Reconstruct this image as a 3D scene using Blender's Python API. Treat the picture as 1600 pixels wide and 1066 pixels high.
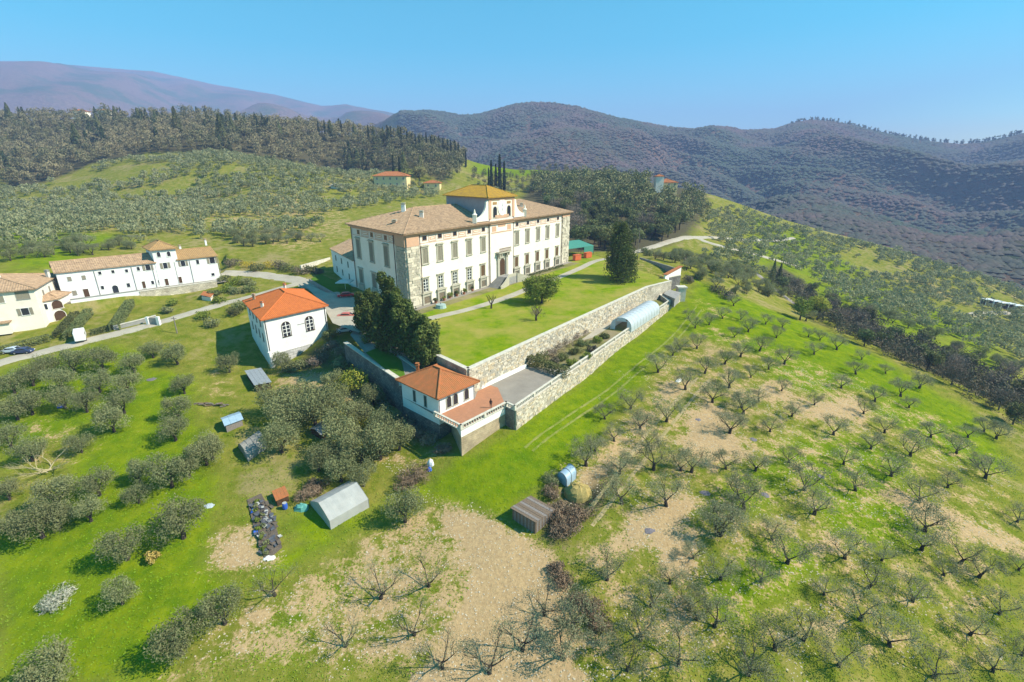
import bpy, math, random
import numpy as np
from mathutils import Vector, Matrix
random.seed(7); RNG = np.random.default_rng(7)
SC = bpy.context.scene
COL = SC.collection
for _o in list(bpy.data.objects): bpy.data.objects.remove(_o)

# ---------------------------------------------------------------- camera
CH = 34.0; FPX = 750.0; PITCH = math.radians(19.3)
cd = bpy.data.cameras.new('camera'); cam = bpy.data.objects.new('camera', cd); COL.objects.link(cam)
cam.location = (0, 0, CH); cam.rotation_euler = (math.radians(90) - PITCH, 0, 0)
cd.sensor_width = 36.0; cd.lens = 36.0 * FPX / 1600.0; cd.clip_start = 0.5; cd.clip_end = 30000
SC.camera = cam
# ---------------------------------------------------------------- sky + sun
SUN_AZ = math.radians(97); SUN_EL = math.radians(43)     # azimuth clockwise from +Y (camera forward)
w = bpy.data.worlds.new('World'); SC.world = w; w.use_nodes = True
nt = w.node_tree; bg = nt.nodes['Background']; sky = nt.nodes.new('ShaderNodeTexSky')
sky.sky_type = 'NISHITA'; sky.sun_disc = False; sky.sun_elevation = SUN_EL; sky.sun_rotation = SUN_AZ
sky.altitude = 300; sky.air_density = 1.0; sky.dust_density = 0.4; sky.ozone_density = 2.5
hsv = nt.nodes.new('ShaderNodeHueSaturation'); hsv.inputs['Saturation'].default_value = 1.68; hsv.inputs['Hue'].default_value = .452; hsv.inputs['Value'].default_value = 1.5
nt.links.new(sky.outputs[0], hsv.inputs['Color']); nt.links.new(hsv.outputs[0], bg.inputs[0]); bg.inputs[1].default_value = 0.066
sd = bpy.data.lights.new('sun', 'SUN'); sd.energy = 5.0; sd.angle = math.radians(0.53); sd.color = (1.0, 0.92, 0.77)
sun = bpy.data.objects.new('sun', sd); COL.objects.link(sun)
sv = Vector((math.sin(SUN_AZ)*math.cos(SUN_EL), math.cos(SUN_AZ)*math.cos(SUN_EL), math.sin(SUN_EL)))
sun.rotation_euler = sv.to_track_quat('Z', 'Y').to_euler(); sun.location = (60, 40, 120)
SC.view_settings.view_transform = 'Standard'; SC.view_settings.look = 'None'
SC.view_settings.exposure = 0.99; SC.view_settings.gamma = 1.0; SC.view_settings.use_curve_mapping = False
SC.render.engine = 'CYCLES'
SC.cycles.volume_bounces = 0; SC.cycles.max_bounces = 6; SC.cycles.volume_step_rate = 4

# ---------------------------------------------------------------- photo ray helpers (used to find real world positions)
_c, _s = math.cos(PITCH), math.sin(PITCH)
def ray(px, py):
    x = (px-800)/FPX; y = (533-py)/FPX
    return np.array([x, _c + y*_s, -_s + y*_c])
def P(px, py, z):
    d = ray(px, py); t = (z-CH)/d[2]; return np.array([d[0]*t, d[1]*t, z])
def Pt(px, py, t):
    d = ray(px, py); return np.array([d[0]*t, d[1]*t, CH + d[2]*t])
def proj(x, y, z):
    z = np.asarray(z) - CH
    zc = y*_c - z*_s; yc = y*_s + z*_c
    zc = np.where(zc < 0.1, 0.1, zc)
    return 800 + FPX*x/zc, 533 - FPX*yc/zc
def zat(px, py, X):      # height of the point above X=(x,y) that lies on the pixel row py
    d = ray(px, py); t = X[1]/d[1]; return CH + d[2]*t
# ---------------------------------------------------------------- numpy value noise
def _h(ix, iy, seed):
    n = (ix.astype(np.int64)*374761393 + iy.astype(np.int64)*668265263 + seed*974634777) & 0xffffffff
    n = ((n ^ (n >> 13)) * 1274126177) & 0xffffffff
    return ((n ^ (n >> 16)) & 0xffffff) / float(0xffffff)
def vn(x, y, s, seed=0):
    x = np.asarray(x, float)/s; y = np.asarray(y, float)/s
    ix = np.floor(x); iy = np.floor(y); fx = x-ix; fy = y-iy
    fx = fx*fx*(3-2*fx); fy = fy*fy*(3-2*fy)
    a = _h(ix, iy, seed); b = _h(ix+1, iy, seed); c = _h(ix, iy+1, seed); d = _h(ix+1, iy+1, seed)
    return (a*(1-fx)+b*fx)*(1-fy) + (c*(1-fx)+d*fx)*fy
def fbm(x, y, s, o=4, seed=0):
    r = 0; a = 1; t = 0
    for i in range(o):
        r = r + a*vn(np.asarray(x)+17.3*i, np.asarray(y)-9.1*i, s/(2**i), seed+i); t += a; a *= .5
    return r/t
def sstep(a, b, x):
    t = np.clip((x-a)/(b-a), 0, 1); return t*t*(3-2*t)
def inpoly(x, y, poly):
    x = np.asarray(x, float); y = np.asarray(y, float); r = np.zeros(x.shape, bool)
    n = len(poly)
    for i in range(n):
        x0, y0 = poly[i][:2]; x1, y1 = poly[(i+1) % n][:2]
        if y0 == y1: continue
        c = ((y0 > y) != (y1 > y)) & (x < (x1-x0)*(y-y0)/(y1-y0)+x0)
        r ^= c
    return r
def dseg(x, y, poly, closed=True):
    d = np.full(np.shape(x), 1e9); n = len(poly)
    for i in range(n if closed else n-1):
        ax, ay = poly[i][:2]; bx, by = poly[(i+1) % n][:2]
        L = (bx-ax)**2+(by-ay)**2 + 1e-9
        t = np.clip(((x-ax)*(bx-ax)+(y-ay)*(by-ay))/L, 0, 1)
        d = np.minimum(d, np.hypot(x-ax-t*(bx-ax), y-ay-t*(by-ay)))
    return d

# ---------------------------------------------------------------- key points of the place
B0 = P(641, 483.6, 0); B1 = P(887, 409, 0)                 # villa front corners
U = (B1-B0)/np.linalg.norm(B1-B0); VL = float(np.linalg.norm(B1-B0))
B3 = P(547, 348, 19.9); B3[2] = 0; V = (B3-B0)/np.linalg.norm(B3-B0); VD = float(np.linalg.norm(B3-B0))
B2 = B1 + V*VD
LA = P(731, 578, 0); LB = P(1011, 449, 0)                   # lawn wall
cF = P(719.8, 663.6, -4); cG = P(790.7, 627.6, -4); cD = P(804, 633.4, -4); cE = P(1063.8, 456.5, -4)
hN = P(686, 648.6, -5); hR = P(741.9, 623, -5); hL = P(627, 596, -1.9); hL[2] = -5
LC = P(1048, 441, -0.5); LL1 = P(684, 556, 0); LL2 = P(600, 520, -.3)
COURT_Z = -5.0

# ---------------------------------------------------------------- terrain
CPS = [  # pixel x, y, height of the ground there
 (-150,1060,-17),(30,1060,-16.5),(250,1060,-16),(500,1060,-15.5),(800,1060,-15),(1100,1060,-15),(1400,1060,-17),(1590,1060,-19),(1800,1060,-22),
 (180,880,-14),(60,800,-13.5),(250,600,-8),(100,620,-9),(20,1000,-16),(20,700,-11),(400,600,-9),(422,577,-8.4),(383,545,-7.5),
 (470,558,-7.6),(496,542,-5.6),(540,780,-12.3),(400,700,-11),(560,690,-10.8),(640,690,-10.4),(627,640,-9.3),(580,592,-8),(535,560,-6),
 (718,711,-9.7),(804,671,-8.7),(1064,471,-7.2),(906,598,-8.9),(987,533,-8.1),(1030,501,-7.7),(835,830,-12.5),(660,765,-12),(720,800,-12.4),(512,530,-3.8),
 (100,537,-5.6),(180,520,-4.6),(250,500,-3.6),(350,470,-2),(470,432,-.4),(20,560,-6.3),
 (126,489,-3.0),(198,482,-3.0),(260,470,-2.7),(320,455,-1.6),(150,500,-3.5),(260,475,-2.6),(52,503,-3.6),(5,520,-4),(90,505,-3.6),
 (20,420,4),(200,372,7),(300,330,13),(300,300,21),(330,385,4.5),(450,400,2.3),(500,395,2.3),
 (20,350,10),(500,340,10),(500,300,18),
 (50,300,21),(620,320,14),(560,350,8),
 (700,300,20),(900,385,-.6),(950,378,-1),(1000,400,-.6),(1030,420,-.8),
 (1100,600,-10),(1000,700,-11.4),(1300,700,-13.8),(1500,800,-16.5),(1200,900,-13.2),(900,900,-13.2),(1400,900,-15.5),
 (1100,480,-7),(1220,480,-14.5),(1350,540,-17),(1500,620,-21),(1590,680,-23),(1200,560,-11),(1350,620,-15),
 (1400,510,-25),(1560,590,-31),(1290,480,-21.5),(1130,430,-4.5),(1200,420,-14),(1300,440,-27),
 (1560,490,-46),(1450,500,-33),(1080,372,-2.5),(1100,330,6),(1700,640,-35),(1700,560,-52),
 (1700,800,-24),(1600,900,-19)]
CPT = [  # pixel x, y, distance along the ray
 (300,270,360),(300,240,420),(300,207,490),(300,188,550),(50,265,400),(50,225,480),(50,190,560),(-150,300,340),(-150,200,560),
 (450,262,400),(450,225,470),(450,205,530),(610,291,380),(650,262,420),(600,235,480),(620,219,520),(700,245,500),(722,262,500),
 (500,270,390),(150,215,500),(150,183,570),
 (780,262,560),(860,268,560),(760,300,390),(850,300,400),(1000,292,420),(1040,302,380),(950,330,310),(1130,314,420),
 (1242,352,420),(1360,379,420),(1480,413,400),(1600,458,360),(1720,500,350)]
CPX = [(-300,-60,-20),(0,-60,-18),(300,-60,-26),(0,0,-16),(-120,0,-18),(120,0,-20),(350,60,-45),(500,250,-75),(-350,100,-5),(-450,300,25),(-700,650,80),
       (-300,800,60),(-550,900,60),(0,750,0),(0,900,-40),(250,700,-40),(400,600,-75),(550,420,-85),(700,600,-85),(300,900,-70),(120,520,28),(-650,450,50),
       (600,200,-80),(800,900,-80),(-200,900,0)]
pts = [np.array(P(a, b, z)) for a, b, z in CPS] + [Pt(a, b, t) for a, b, t in CPT] + [np.array(q, float) for q in CPX]
pts = np.array(pts)
def _tps(x, y): # kernel on metres/100
    r2 = ((x[:, None]-pts[None, :, 0])**2 + (y[:, None]-pts[None, :, 1])**2)/1e4
    return 0.5*r2*np.log(r2+1e-9)
_n = len(pts); _K = _tps(pts[:, 0], pts[:, 1]) + np.eye(_n)*0.004
_Pm = np.c_[np.ones(_n), pts[:, 0]/100, pts[:, 1]/100]
_A = np.zeros((_n+3, _n+3)); _A[:_n, :_n] = _K; _A[:_n, _n:] = _Pm; _A[_n:, :_n] = _Pm.T
_W = np.linalg.solve(_A, np.r_[pts[:, 2], 0, 0, 0])
def tps(x, y):
    out = np.empty(len(x))
    for i in range(0, len(x), 20000):
        a = x[i:i+20000]; b = y[i:i+20000]
        out[i:i+20000] = _tps(a, b) @ _W[:_n] + _W[_n] + _W[_n+1]*a/100 + _W[_n+2]*b/100
    return out
# flat places: (polygon, level, blend distance)
def _xy(*q): return [tuple(P(a, b, z)[:2]) for a, b, z in q]
PAD_VILLA = [tuple((B0+U*-3-V*-1)[:2]), tuple((B0-V*1+U*-1)[:2]), tuple((B1+U*6-V*1)[:2]), tuple((B2+U*6)[:2]), tuple((B3-U*11)[:2]), tuple((B0-U*14+V*12)[:2])]
PAD_ROW = _xy((94, 478, 0), (346, 440, 0), (350, 410, 0), (110, 430, 0))
LAWN = [tuple(q[:2]) for q in (LA, LB, LC, B1+U*22-V*2, B1-V*1+U*1, B0-V*1, LL2, LL1)]
COURT = [tuple(q[:2]) for q in (hL, cF+(hN-cF)*0.0, cG, cD, cE, LC+V*0, LB, LA)]
STRIP = [tuple(q[:2]) for q in (LL1, LL2, P(556, 512, -1), P(548, 530, -1.8), P(572, 562, -3), P(627, 598, -3.4), hL, LA)]
def Z(x, y, detail=True):
    x = np.atleast_1d(np.asarray(x, float)).ravel(); y = np.atleast_1d(np.asarray(y, float)).ravel()
    z = tps(x, y)
    r = np.hypot(x, y)
    z = np.clip(z, -78, 160)
    soft = np.ones(len(x))
    for poly, lv, bd in ((PAD_VILLA, -0.06, 9.0), (PAD_ROW, 0.0, 1.3)):
        m = inpoly(x, y, poly); d = np.where(m, 0, dseg(x, y, poly)); k = 1-sstep(0, bd, d)
        z = z*(1-k)+lv*k; soft *= (1-k)
    if detail:
        z = z + soft*((fbm(x, y, 14, 3, 5)-.5)*0.8 + (fbm(x, y, 2.5, 2, 9)-.5)*.22) + soft*sstep(150, 420, r)*(fbm(x, y, 60, 3, 3)-.5)*6
    z = np.where(inpoly(x, y, LAWN), np.minimum(z, -0.06), z)
    z = np.where(inpoly(x, y, COURT), np.minimum(z, COURT_Z-0.06), z)
    z = np.where(inpoly(x, y, STRIP), np.minimum(z, -4.2), z)
    return z
def Z1(x, y): return float(Z([x], [y])[0])
def terr(px, py, off=0.0):      # where the photo ray meets the ground (or a level `off` above it)
    d = ray(px, py); t = np.exp(np.linspace(math.log(20), math.log(1500), 420))
    zz = Z(d[0]*t, d[1]*t) + off; f = (CH + d[2]*t) - zz
    i = np.argmax(f < 0)
    if f[i] >= 0: tt = 560.0
    elif i == 0: tt = t[0]
    else: tt = t[i-1] + (t[i]-t[i-1])*f[i-1]/(f[i-1]-f[i]+1e-9)
    q = np.array([d[0]*tt, d[1]*tt, 0.0]); q[2] = Z1(q[0], q[1]); return q, tt
def T(px, py, off=0.0): return terr(px, py, off)[0]
# ---------------------------------------------------------------- materials
MATS = {}
def mat(name, col, rough=0.85, col2=None, scale=3.0, bump=0.0, bscale=None, trans=0.0, metallic=0.0, rnd=0.0, attr=None, detail=4, alpha=None, subsurf=None):
    if name in MATS: return MATS[name]
    m = bpy.data.materials.new(name); m.use_nodes = True; MATS[name] = m
    t = m.node_tree; N = t.nodes; L = t.links; bs = N['Principled BSDF']
    bs.inputs['Roughness'].default_value = rough; bs.inputs['Metallic'].default_value = metallic
    bs.inputs['Specular IOR Level'].default_value = (0.04 if rough > .72 else .2) if rough > .5 else .5
    tc = N.new('ShaderNodeTexCoord')
    c1 = (*col, 1); c2 = (*(col2 or col), 1)
    cur = None
    if col2:
        nz = N.new('ShaderNodeTexNoise'); nz.inputs['Scale'].default_value = scale; nz.inputs['Detail'].default_value = detail; nz.inputs['Roughness'].default_value = .65
        L.new(tc.outputs['Object'], nz.inputs['Vector'])
        rp = N.new('ShaderNodeMapRange'); rp.inputs[1].default_value = .32; rp.inputs[2].default_value = .68
        L.new(nz.outputs['Fac'], rp.inputs[0])
        mx = N.new('ShaderNodeMix'); mx.data_type = 'RGBA'; mx.inputs[6].default_value = c1; mx.inputs[7].default_value = c2
        L.new(rp.outputs[0], mx.inputs[0]); cur = mx.outputs[2]
    if attr:                                   # per-plant or per-leaf natural tint
        at = N.new('ShaderNodeAttribute'); at.attribute_name = attr
        hs = N.new('ShaderNodeMix'); hs.data_type = 'RGBA'; hs.blend_type = 'MIX'
        if cur: L.new(cur, hs.inputs[6])
        else: hs.inputs[6].default_value = c1
        hs.inputs[7].default_value = c2; L.new(at.outputs['Fac'], hs.inputs[0]); cur = hs.outputs[2]
    if rnd > 0:
        oi = N.new('ShaderNodeObjectInfo'); hv = N.new('ShaderNodeHueSaturation')
        mr = N.new('ShaderNodeMapRange'); mr.inputs[3].default_value = 1-rnd; mr.inputs[4].default_value = 1+rnd
        L.new(oi.outputs['Random'], mr.inputs[0]); L.new(mr.outputs[0], hv.inputs['Value'])
        mh = N.new('ShaderNodeMapRange'); mh.inputs[3].default_value = .5-rnd*.06; mh.inputs[4].default_value = .5+rnd*.06
        mm = N.new('ShaderNodeMath'); mm.operation = 'MULTIPLY'; mm.inputs[1].default_value = 7.31; fr = N.new('ShaderNodeMath'); fr.operation = 'FRACT'
        L.new(oi.outputs['Random'], mm.inputs[0]); L.new(mm.outputs[0], fr.inputs[0]); L.new(fr.outputs[0], mh.inputs[0]); L.new(mh.outputs[0], hv.inputs['Hue'])
        if cur: L.new(cur, hv.inputs['Color'])
        else: hv.inputs['Color'].default_value = c1
        cur = hv.outputs[0]
    if cur: L.new(cur, bs.inputs['Base Color'])
    else: bs.inputs['Base Color'].default_value = c1
    if bump:
        nb = N.new('ShaderNodeTexNoise'); nb.inputs['Scale'].default_value = bscale or scale*3; nb.inputs['Detail'].default_value = 5
        L.new(tc.outputs['Object'], nb.inputs['Vector'])
        bp = N.new('ShaderNodeBump'); bp.inputs['Strength'].default_value = bump; bp.inputs['Distance'].default_value = 0.15
        L.new(nb.outputs['Fac'], bp.inputs['Height']); L.new(bp.outputs[0], bs.inputs['Normal'])
    if trans:
        tr = N.new('ShaderNodeBsdfTranslucent'); ms = N.new('ShaderNodeMixShader'); ms.inputs[0].default_value = trans
        if cur: L.new(cur, tr.inputs[0])
        else: tr.inputs[0].default_value = c1
        out = N['Material Output']; L.new(bs.outputs[0], ms.inputs[1]); L.new(tr.outputs[0], ms.inputs[2]); L.new(ms.outputs[0], out.inputs[0])
    if alpha is not None: bs.inputs['Alpha'].default_value = alpha
    return m
def stone_mat(name, c1, c2, mortar, bw, bh, scale=1.0):
    """coursed rubble: bricks distorted by noise, mortar recessed by bump"""
    m = bpy.data.materials.new(name); m.use_nodes = True; t = m.node_tree; N = t.nodes; L = t.links; bs = N['Principled BSDF']
    bs.inputs['Roughness'].default_value = .92; bs.inputs['Specular IOR Level'].default_value = .15
    uv = N.new('ShaderNodeUVMap'); nz = N.new('ShaderNodeTexNoise'); nz.inputs['Scale'].default_value = 1.1; nz.inputs['Detail'].default_value = 3
    L.new(uv.outputs[0], nz.inputs['Vector'])
    ad = N.new('ShaderNodeVectorMath'); ad.operation = 'MULTIPLY_ADD'; ad.inputs[1].default_value = (.35, .35, 0); L.new(nz.outputs['Color'], ad.inputs[0]); L.new(uv.outputs[0], ad.inputs[2])
    br = N.new('ShaderNodeTexBrick'); br.inputs['Scale'].default_value = scale; br.inputs['Brick Width'].default_value = bw; br.inputs['Row Height'].default_value = bh
    br.inputs['Mortar Size'].default_value = .035; br.inputs['Mortar Smooth'].default_value = .3; br.inputs['Bias'].default_value = 0
    br.inputs['Color1'].default_value = (*c1, 1); br.inputs['Color2'].default_value = (*c2, 1); br.inputs['Mortar'].default_value = (*mortar, 1)
    L.new(ad.outputs[0], br.inputs['Vector'])
    n2 = N.new('ShaderNodeTexNoise'); n2.inputs['Scale'].default_value = .35; n2.inputs['Detail'].default_value = 6; n2.inputs['Roughness'].default_value = .7; L.new(uv.outputs[0], n2.inputs['Vector'])
    mr = N.new('ShaderNodeMapRange'); mr.inputs[1].default_value = .3; mr.inputs[2].default_value = .7; mr.inputs[3].default_value = .55; mr.inputs[4].default_value = 1.3; L.new(n2.outputs['Fac'], mr.inputs[0])
    hv = N.new('ShaderNodeHueSaturation'); L.new(br.outputs['Color'], hv.inputs['Color']); L.new(mr.outputs[0], hv.inputs['Value'])
    L.new(hv.outputs[0], bs.inputs['Base Color'])
    bp = N.new('ShaderNodeBump'); bp.inputs['Strength'].default_value = .8; bp.inputs['Distance'].default_value = .08; bp.invert = True
    L.new(br.outputs['Fac'], bp.inputs['Height']); L.new(bp.outputs[0], bs.inputs['Normal'])
    MATS[name] = m; return m
M_WHITE = mat('white_plaster', (.78, .77, .73), .9, (.70, .69, .65), .7, .15, 6)
M_COOLW = mat('bright_white_plaster', (.76, .76, .75), .9, (.64, .64, .62), .35, .15, 6)
M_CREAM = mat('cream_plaster', (.79, .73, .63), .9, (.70, .64, .545), .3, .15, 5)
M_CREAM2 = mat('old_cream_plaster', (.68, .64, .57), .9, (.60, .56, .50), .3, .15, 5)
M_YELL = mat('yellow_plaster', (.72, .58, .30), .9, (.64, .50, .26), .5)
M_PINK = mat('pink_plaster', (.56, .35, .23), .9, (.50, .31, .21), 1.0)
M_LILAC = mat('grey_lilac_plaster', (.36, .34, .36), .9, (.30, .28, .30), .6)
M_GSTONE = mat('grey_window_stone', (.46, .43, .34), .9, (.35, .33, .26), 3.0, .3, 10)
M_SHUT = mat('grey_brown_shutter', (.27, .25, .19), .8, (.21, .19, .145), 5)
M_BROWN = mat('brown_shutter', (.16, .10, .05), .8, (.11, .07, .04), 5)
M_GREENS = mat('dark_green_shutter', (.03, .07, .06), .7)
M_DARK = mat('dark_glass', (.025, .028, .035), .15)
M_WOODD = mat('dark_wood', (.06, .035, .02), .8, (.10, .06, .035), 3)
M_WFRAME = mat('white_window_frame', (.75, .75, .72), .6)
M_PIPE = mat('brown_pipe', (.10, .06, .04), .6)
M_TILEO = mat('orange_tile', (.52, .155, .045), .85, (.40, .12, .04), 1.3, .4, 12, detail=8)
M_TILES = mat('terracotta_tile', (.42, .14, .055), .85, (.28, .13, .055), .9, .4, 12, detail=8)
M_TILEB = mat('old_brown_tile', (.50, .335, .205), .9, (.25, .17, .11), 1.1, .5, 10, detail=9)
M_TILEY = mat('lichen_yellow_tile', (.45, .27, .035), .9, (.30, .18, .05), .8, .5, 10, detail=9)
M_TILEY2 = mat('ochre_tile', (.40, .25, .11), .9, (.30, .19, .09), .8, .5, 10)
M_PAV = mat('terracotta_paving', (.42, .20, .115), .85, (.34, .17, .10), 1.5)
M_GRAVEL = mat('gravel', (.30, .27, .23), .95, (.23, .205, .175), .35, .4, 14, detail=9)
M_GRAVELW = mat('pale_gravel', (.42, .385, .31), .95, (.33, .295, .235), .3, .3, 10, detail=8)
M_ASPH = mat('asphalt', (.10, .10, .11), .9, (.075, .075, .085), .5)
M_LAWN = None
M_COPING = mat('pale_coping_stone', (.62, .58, .49), .9, (.46, .43, .36), 1.2, .4, 8)
M_CONC = mat('grey_concrete', (.32, .31, .29), .9, (.24, .235, .22), .8, .2)
M_RUB = stone_mat('rubble_stone', (.60, .54, .43), (.44, .39, .30), (.32, .28, .21), .9, .38)
M_RUB2 = stone_mat('tan_brick_stone', (.52, .41, .26), (.44, .34, .22), (.36, .29, .20), .5, .2)
M_RUBW = stone_mat('pale_block_stone', (.50, .47, .42), (.38, .36, .33), (.26, .25, .22), 1.2, .5)
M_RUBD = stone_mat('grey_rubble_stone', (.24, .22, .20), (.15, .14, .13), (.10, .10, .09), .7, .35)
M_QUOIN = mat('quoin_stone', (.52, .47, .37), .9, (.32, .29, .23), 2.2, .8, 7, detail=9)
M_BARK = mat('dark_bark', (.045, .035, .03), .95, (.07, .06, .05), 4)
M_BARKP = mat('pale_bark', (.24, .21, .18), .9, (.15, .13, .11), 3)
M_OLD = mat('olive_leaf_dense', (.11, .135, .05), .8, (.27, .28, .135), 2.2, trans=.3, rnd=.14, attr='tint')
M_OLV = mat('olive_leaf_sparse', (.145, .16, .075), .8, (.29, .29, .17), 2.2, trans=.3, rnd=.16, attr='tint')
M_CYP = mat('cypress_leaf', (.018, .032, .016), .8, (.045, .065, .025), 2, trans=.1, rnd=.2, attr='tint')
M_OAK = mat('holm_oak_leaf', (.07, .10, .035), .8, (.18, .19, .075), .8, trans=.2, rnd=.3, attr='tint')
M_CON = mat('conifer_leaf', (.035, .065, .018), .8, (.12, .15, .04), 1.2, trans=.15, rnd=.15, attr='tint')
M_BARE = mat('bare_twigs', (.17, .13, .10), .9, (.24, .19, .14), 2, rnd=.2, attr='tint')
M_BUSH = mat('bright_bush_leaf', (.12, .18, .025), .8, (.22, .26, .05), 2, trans=.25, rnd=.1, attr='tint')
M_YBUSH = mat('yellow_green_leaf', (.24, .28, .03), .8, (.36, .36, .06), 2, trans=.3, attr='tint')
M_YFLOW = mat('yellow_flower', (.55, .40, .02), .8, (.4, .3, .03), 3, trans=.2, attr='tint')
M_HEDGE = mat('hedge_leaf', (.05, .09, .02), .85, (.09, .14, .035), 1.5, .8, 6)
M_FOREST = mat('forest_crown', (.15, .09, .095), .95, (.065, .085, .06), .004, attr='tint')
M_REDC = mat('red_car_paint', (.45, .02, .015), .3); M_SALM = mat('faded_red_car_paint', (.50, .13, .09), .35)
M_WCAR = mat('white_paint', (.78, .78, .78), .4); M_TYRE = mat('tyre_rubber', (.02, .02, .02), .9); M_BLUEC = mat('dark_blue_paint', (.03, .05, .12), .35)
M_HAY = mat('straw', (.42, .33, .12), .95, (.32, .24, .09), 4, .8, 12)
M_BRUSH = mat('cut_brushwood', (.15, .10, .065), .95, (.25, .18, .12), 3, attr='tint')
M_PLASTW = mat('pale_plastic_sheet', (.40, .40, .375), .6, (.33, .33, .31), .6, .1)
M_PLASTG = mat('greenhouse_film', (.62, .68, .72), .3, (.50, .56, .60), 1.2, trans=.25)
M_TARP = mat('grey_tarp', (.34, .32, .28), .8, (.22, .21, .19), 2)
M_TIN = mat('grey_tin_sheet', (.34, .36, .37), .5, (.26, .28, .30), 1.5, metallic=.2)
M_TINB = mat('blue_tin_sheet', (.30, .42, .52), .5, (.24, .35, .44), 1.5)
M_BLUE = mat('blue_plastic', (.03, .10, .45), .5); M_TEAL = mat('teal_plastic', (.10, .30, .26), .7); M_ORP = mat('orange_plastic', (.55, .12, .04), .7)
M_PLANK = mat('weathered_plank', (.20, .15, .11), .9, (.13, .10, .075), 5); M_PLANKP = mat('grey_plank', (.25, .22, .20), .9, (.17, .15, .14), 5)
M_GCAN = mat('green_canopy', (.05, .20, .15), .7, (.06, .24, .18), 1)
M_ASH = mat('ash', (.13, .12, .14), .95, (.20, .18, .19), 3)
M_SOILD = mat('dark_soil', (.10, .08, .065), .95, (.16, .13, .10), 1.5, .8, 8)
M_STONEW = mat('field_stone', (.42, .38, .31), .95, (.30, .27, .22), 3)

# ---------------------------------------------------------------- mesh helpers
def tag(o, label=None, cat=None, group=None, kind=None):
    if label: o['label'] = label
    if cat: o['category'] = cat
    if group: o['group'] = group
    if kind: o['kind'] = kind
    return o
def thing(name, label, cat, loc=(0, 0, 0), group=None, rz=0.0):
    o = bpy.data.objects.new(name, None); COL.objects.link(o); o.location = tuple(float(a) for a in loc); o.rotation_euler.z = rz
    o.empty_display_size = .5; tag(o, label, cat, group); return o
def rloc(parent):
    return np.array(parent.location if parent.parent is None else parent.parent.location, float) if parent is not None else np.zeros(3)
class MB:
    def __init__(s): s.v = []; s.f = []; s.m = []; s.uv = []
    def add(s, vs, fs, mi=0):
        n = len(s.v); s.v += [tuple(float(c) for c in a) for a in vs]; s.f += [tuple(n+i for i in f) for f in fs]; s.m += [mi]*len(fs)
    def box(s, o, a, b, c, a0, a1, b0, b1, c0, c1, mi=0):
        o, a, b, c = map(np.array, (o, a, b, c)); vs = [o+a*x+b*y+c*z for z in (c0, c1) for y in (b0, b1) for x in (a0, a1)]
        fs = [(0, 2, 3, 1), (4, 5, 7, 6), (0, 1, 5, 4), (2, 6, 7, 3), (0, 4, 6, 2), (1, 3, 7, 5)]
        if np.dot(np.cross(a, b), c) < 0: fs = [f[::-1] for f in fs]
        s.add(vs, fs, mi)
    def lbox(s, x0, x1, y0, y1, z0, z1, mi=0): s.box((0, 0, 0), (1, 0, 0), (0, 1, 0), (0, 0, 1), x0, x1, y0, y1, z0, z1, mi)
    def prism(s, poly, z0, z1, mi=0, mtop=None):
        n = len(poly); A = sum(poly[i][0]*poly[(i+1) % n][1]-poly[(i+1) % n][0]*poly[i][1] for i in range(n))
        if A < 0: poly = poly[::-1]
        s.add([(p[0], p[1], z0) for p in poly]+[(p[0], p[1], z1) for p in poly], [tuple(range(n))[::-1]]+[(i, (i+1) % n, n+(i+1) % n, n+i) for i in range(n)], mi)
        s.add([(p[0], p[1], z1) for p in poly], [tuple(range(n))], mi if mtop is None else mtop)
    def tube(s, P_, R, n=6, mi=0, cap=True):
        P_ = [np.array(p, float) for p in P_]; base = len(s.v); k = len(P_)
        for i, p in enumerate(P_):
            d = P_[min(i+1, k-1)]-P_[max(i-1, 0)]; d = d/(np.linalg.norm(d)+1e-9)
            a = np.cross(d, (0, 0, 1.0)) if abs(d[2]) < .95 else np.cross(d, (1.0, 0, 0)); a /= np.linalg.norm(a); b = np.cross(d, a)
            for j in range(n):
                t = 2*math.pi*j/n; s.v.append(tuple(p+(a*math.cos(t)+b*math.sin(t))*R[i]))
        for i in range(k-1):
            for j in range(n):
                s.f.append((base+i*n+j, base+(i+1)*n+j, base+(i+1)*n+(j+1) % n, base+i*n+(j+1) % n)); s.m.append(mi)
        if cap:
            s.f.append(tuple(base+j for j in range(n))); s.m.append(mi); s.f.append(tuple(base+(k-1)*n+j for j in range(n))[::-1]); s.m.append(mi)
    def lathe(s, prof, n=8, o=(0, 0, 0), mi=0):
        base = len(s.v)
        for r, z in prof:
            for j in range(n): t = 2*math.pi*j/n; s.v.append((o[0]+r*math.cos(t), o[1]+r*math.sin(t), o[2]+z))
        for i in range(len(prof)-1):
            for j in range(n): s.f.append((base+i*n+j, base+i*n+(j+1) % n, base+(i+1)*n+(j+1) % n, base+(i+1)*n+j)); s.m.append(mi)
        s.f.append(tuple(base+j for j in range(n))[::-1]); s.m.append(mi); s.f.append(tuple(base+(len(prof)-1)*n+j for j in range(n))); s.m.append(mi)
    def mesh(s, name, mats, org=(0, 0, 0), smooth=False):
        me = bpy.data.meshes.new(name); org = np.array(org, float)
        me.from_pydata([tuple(np.array(v)-org) for v in s.v], [], s.f)
        for m in (mats if isinstance(mats, (list, tuple)) else [mats]): me.materials.append(m)
        me.polygons.foreach_set('material_index', s.m)
        if smooth: me.polygons.foreach_set('use_smooth', [True]*len(s.f))
        me.update(); return me
    def build(s, name, mats, parent=None, smooth=False, uv=None):
        me = s.mesh(name, mats, rloc(parent), smooth)
        if uv: facade_uv(me)
        o = bpy.data.objects.new(name, me); COL.objects.link(o); o.parent = parent; return o
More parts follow.
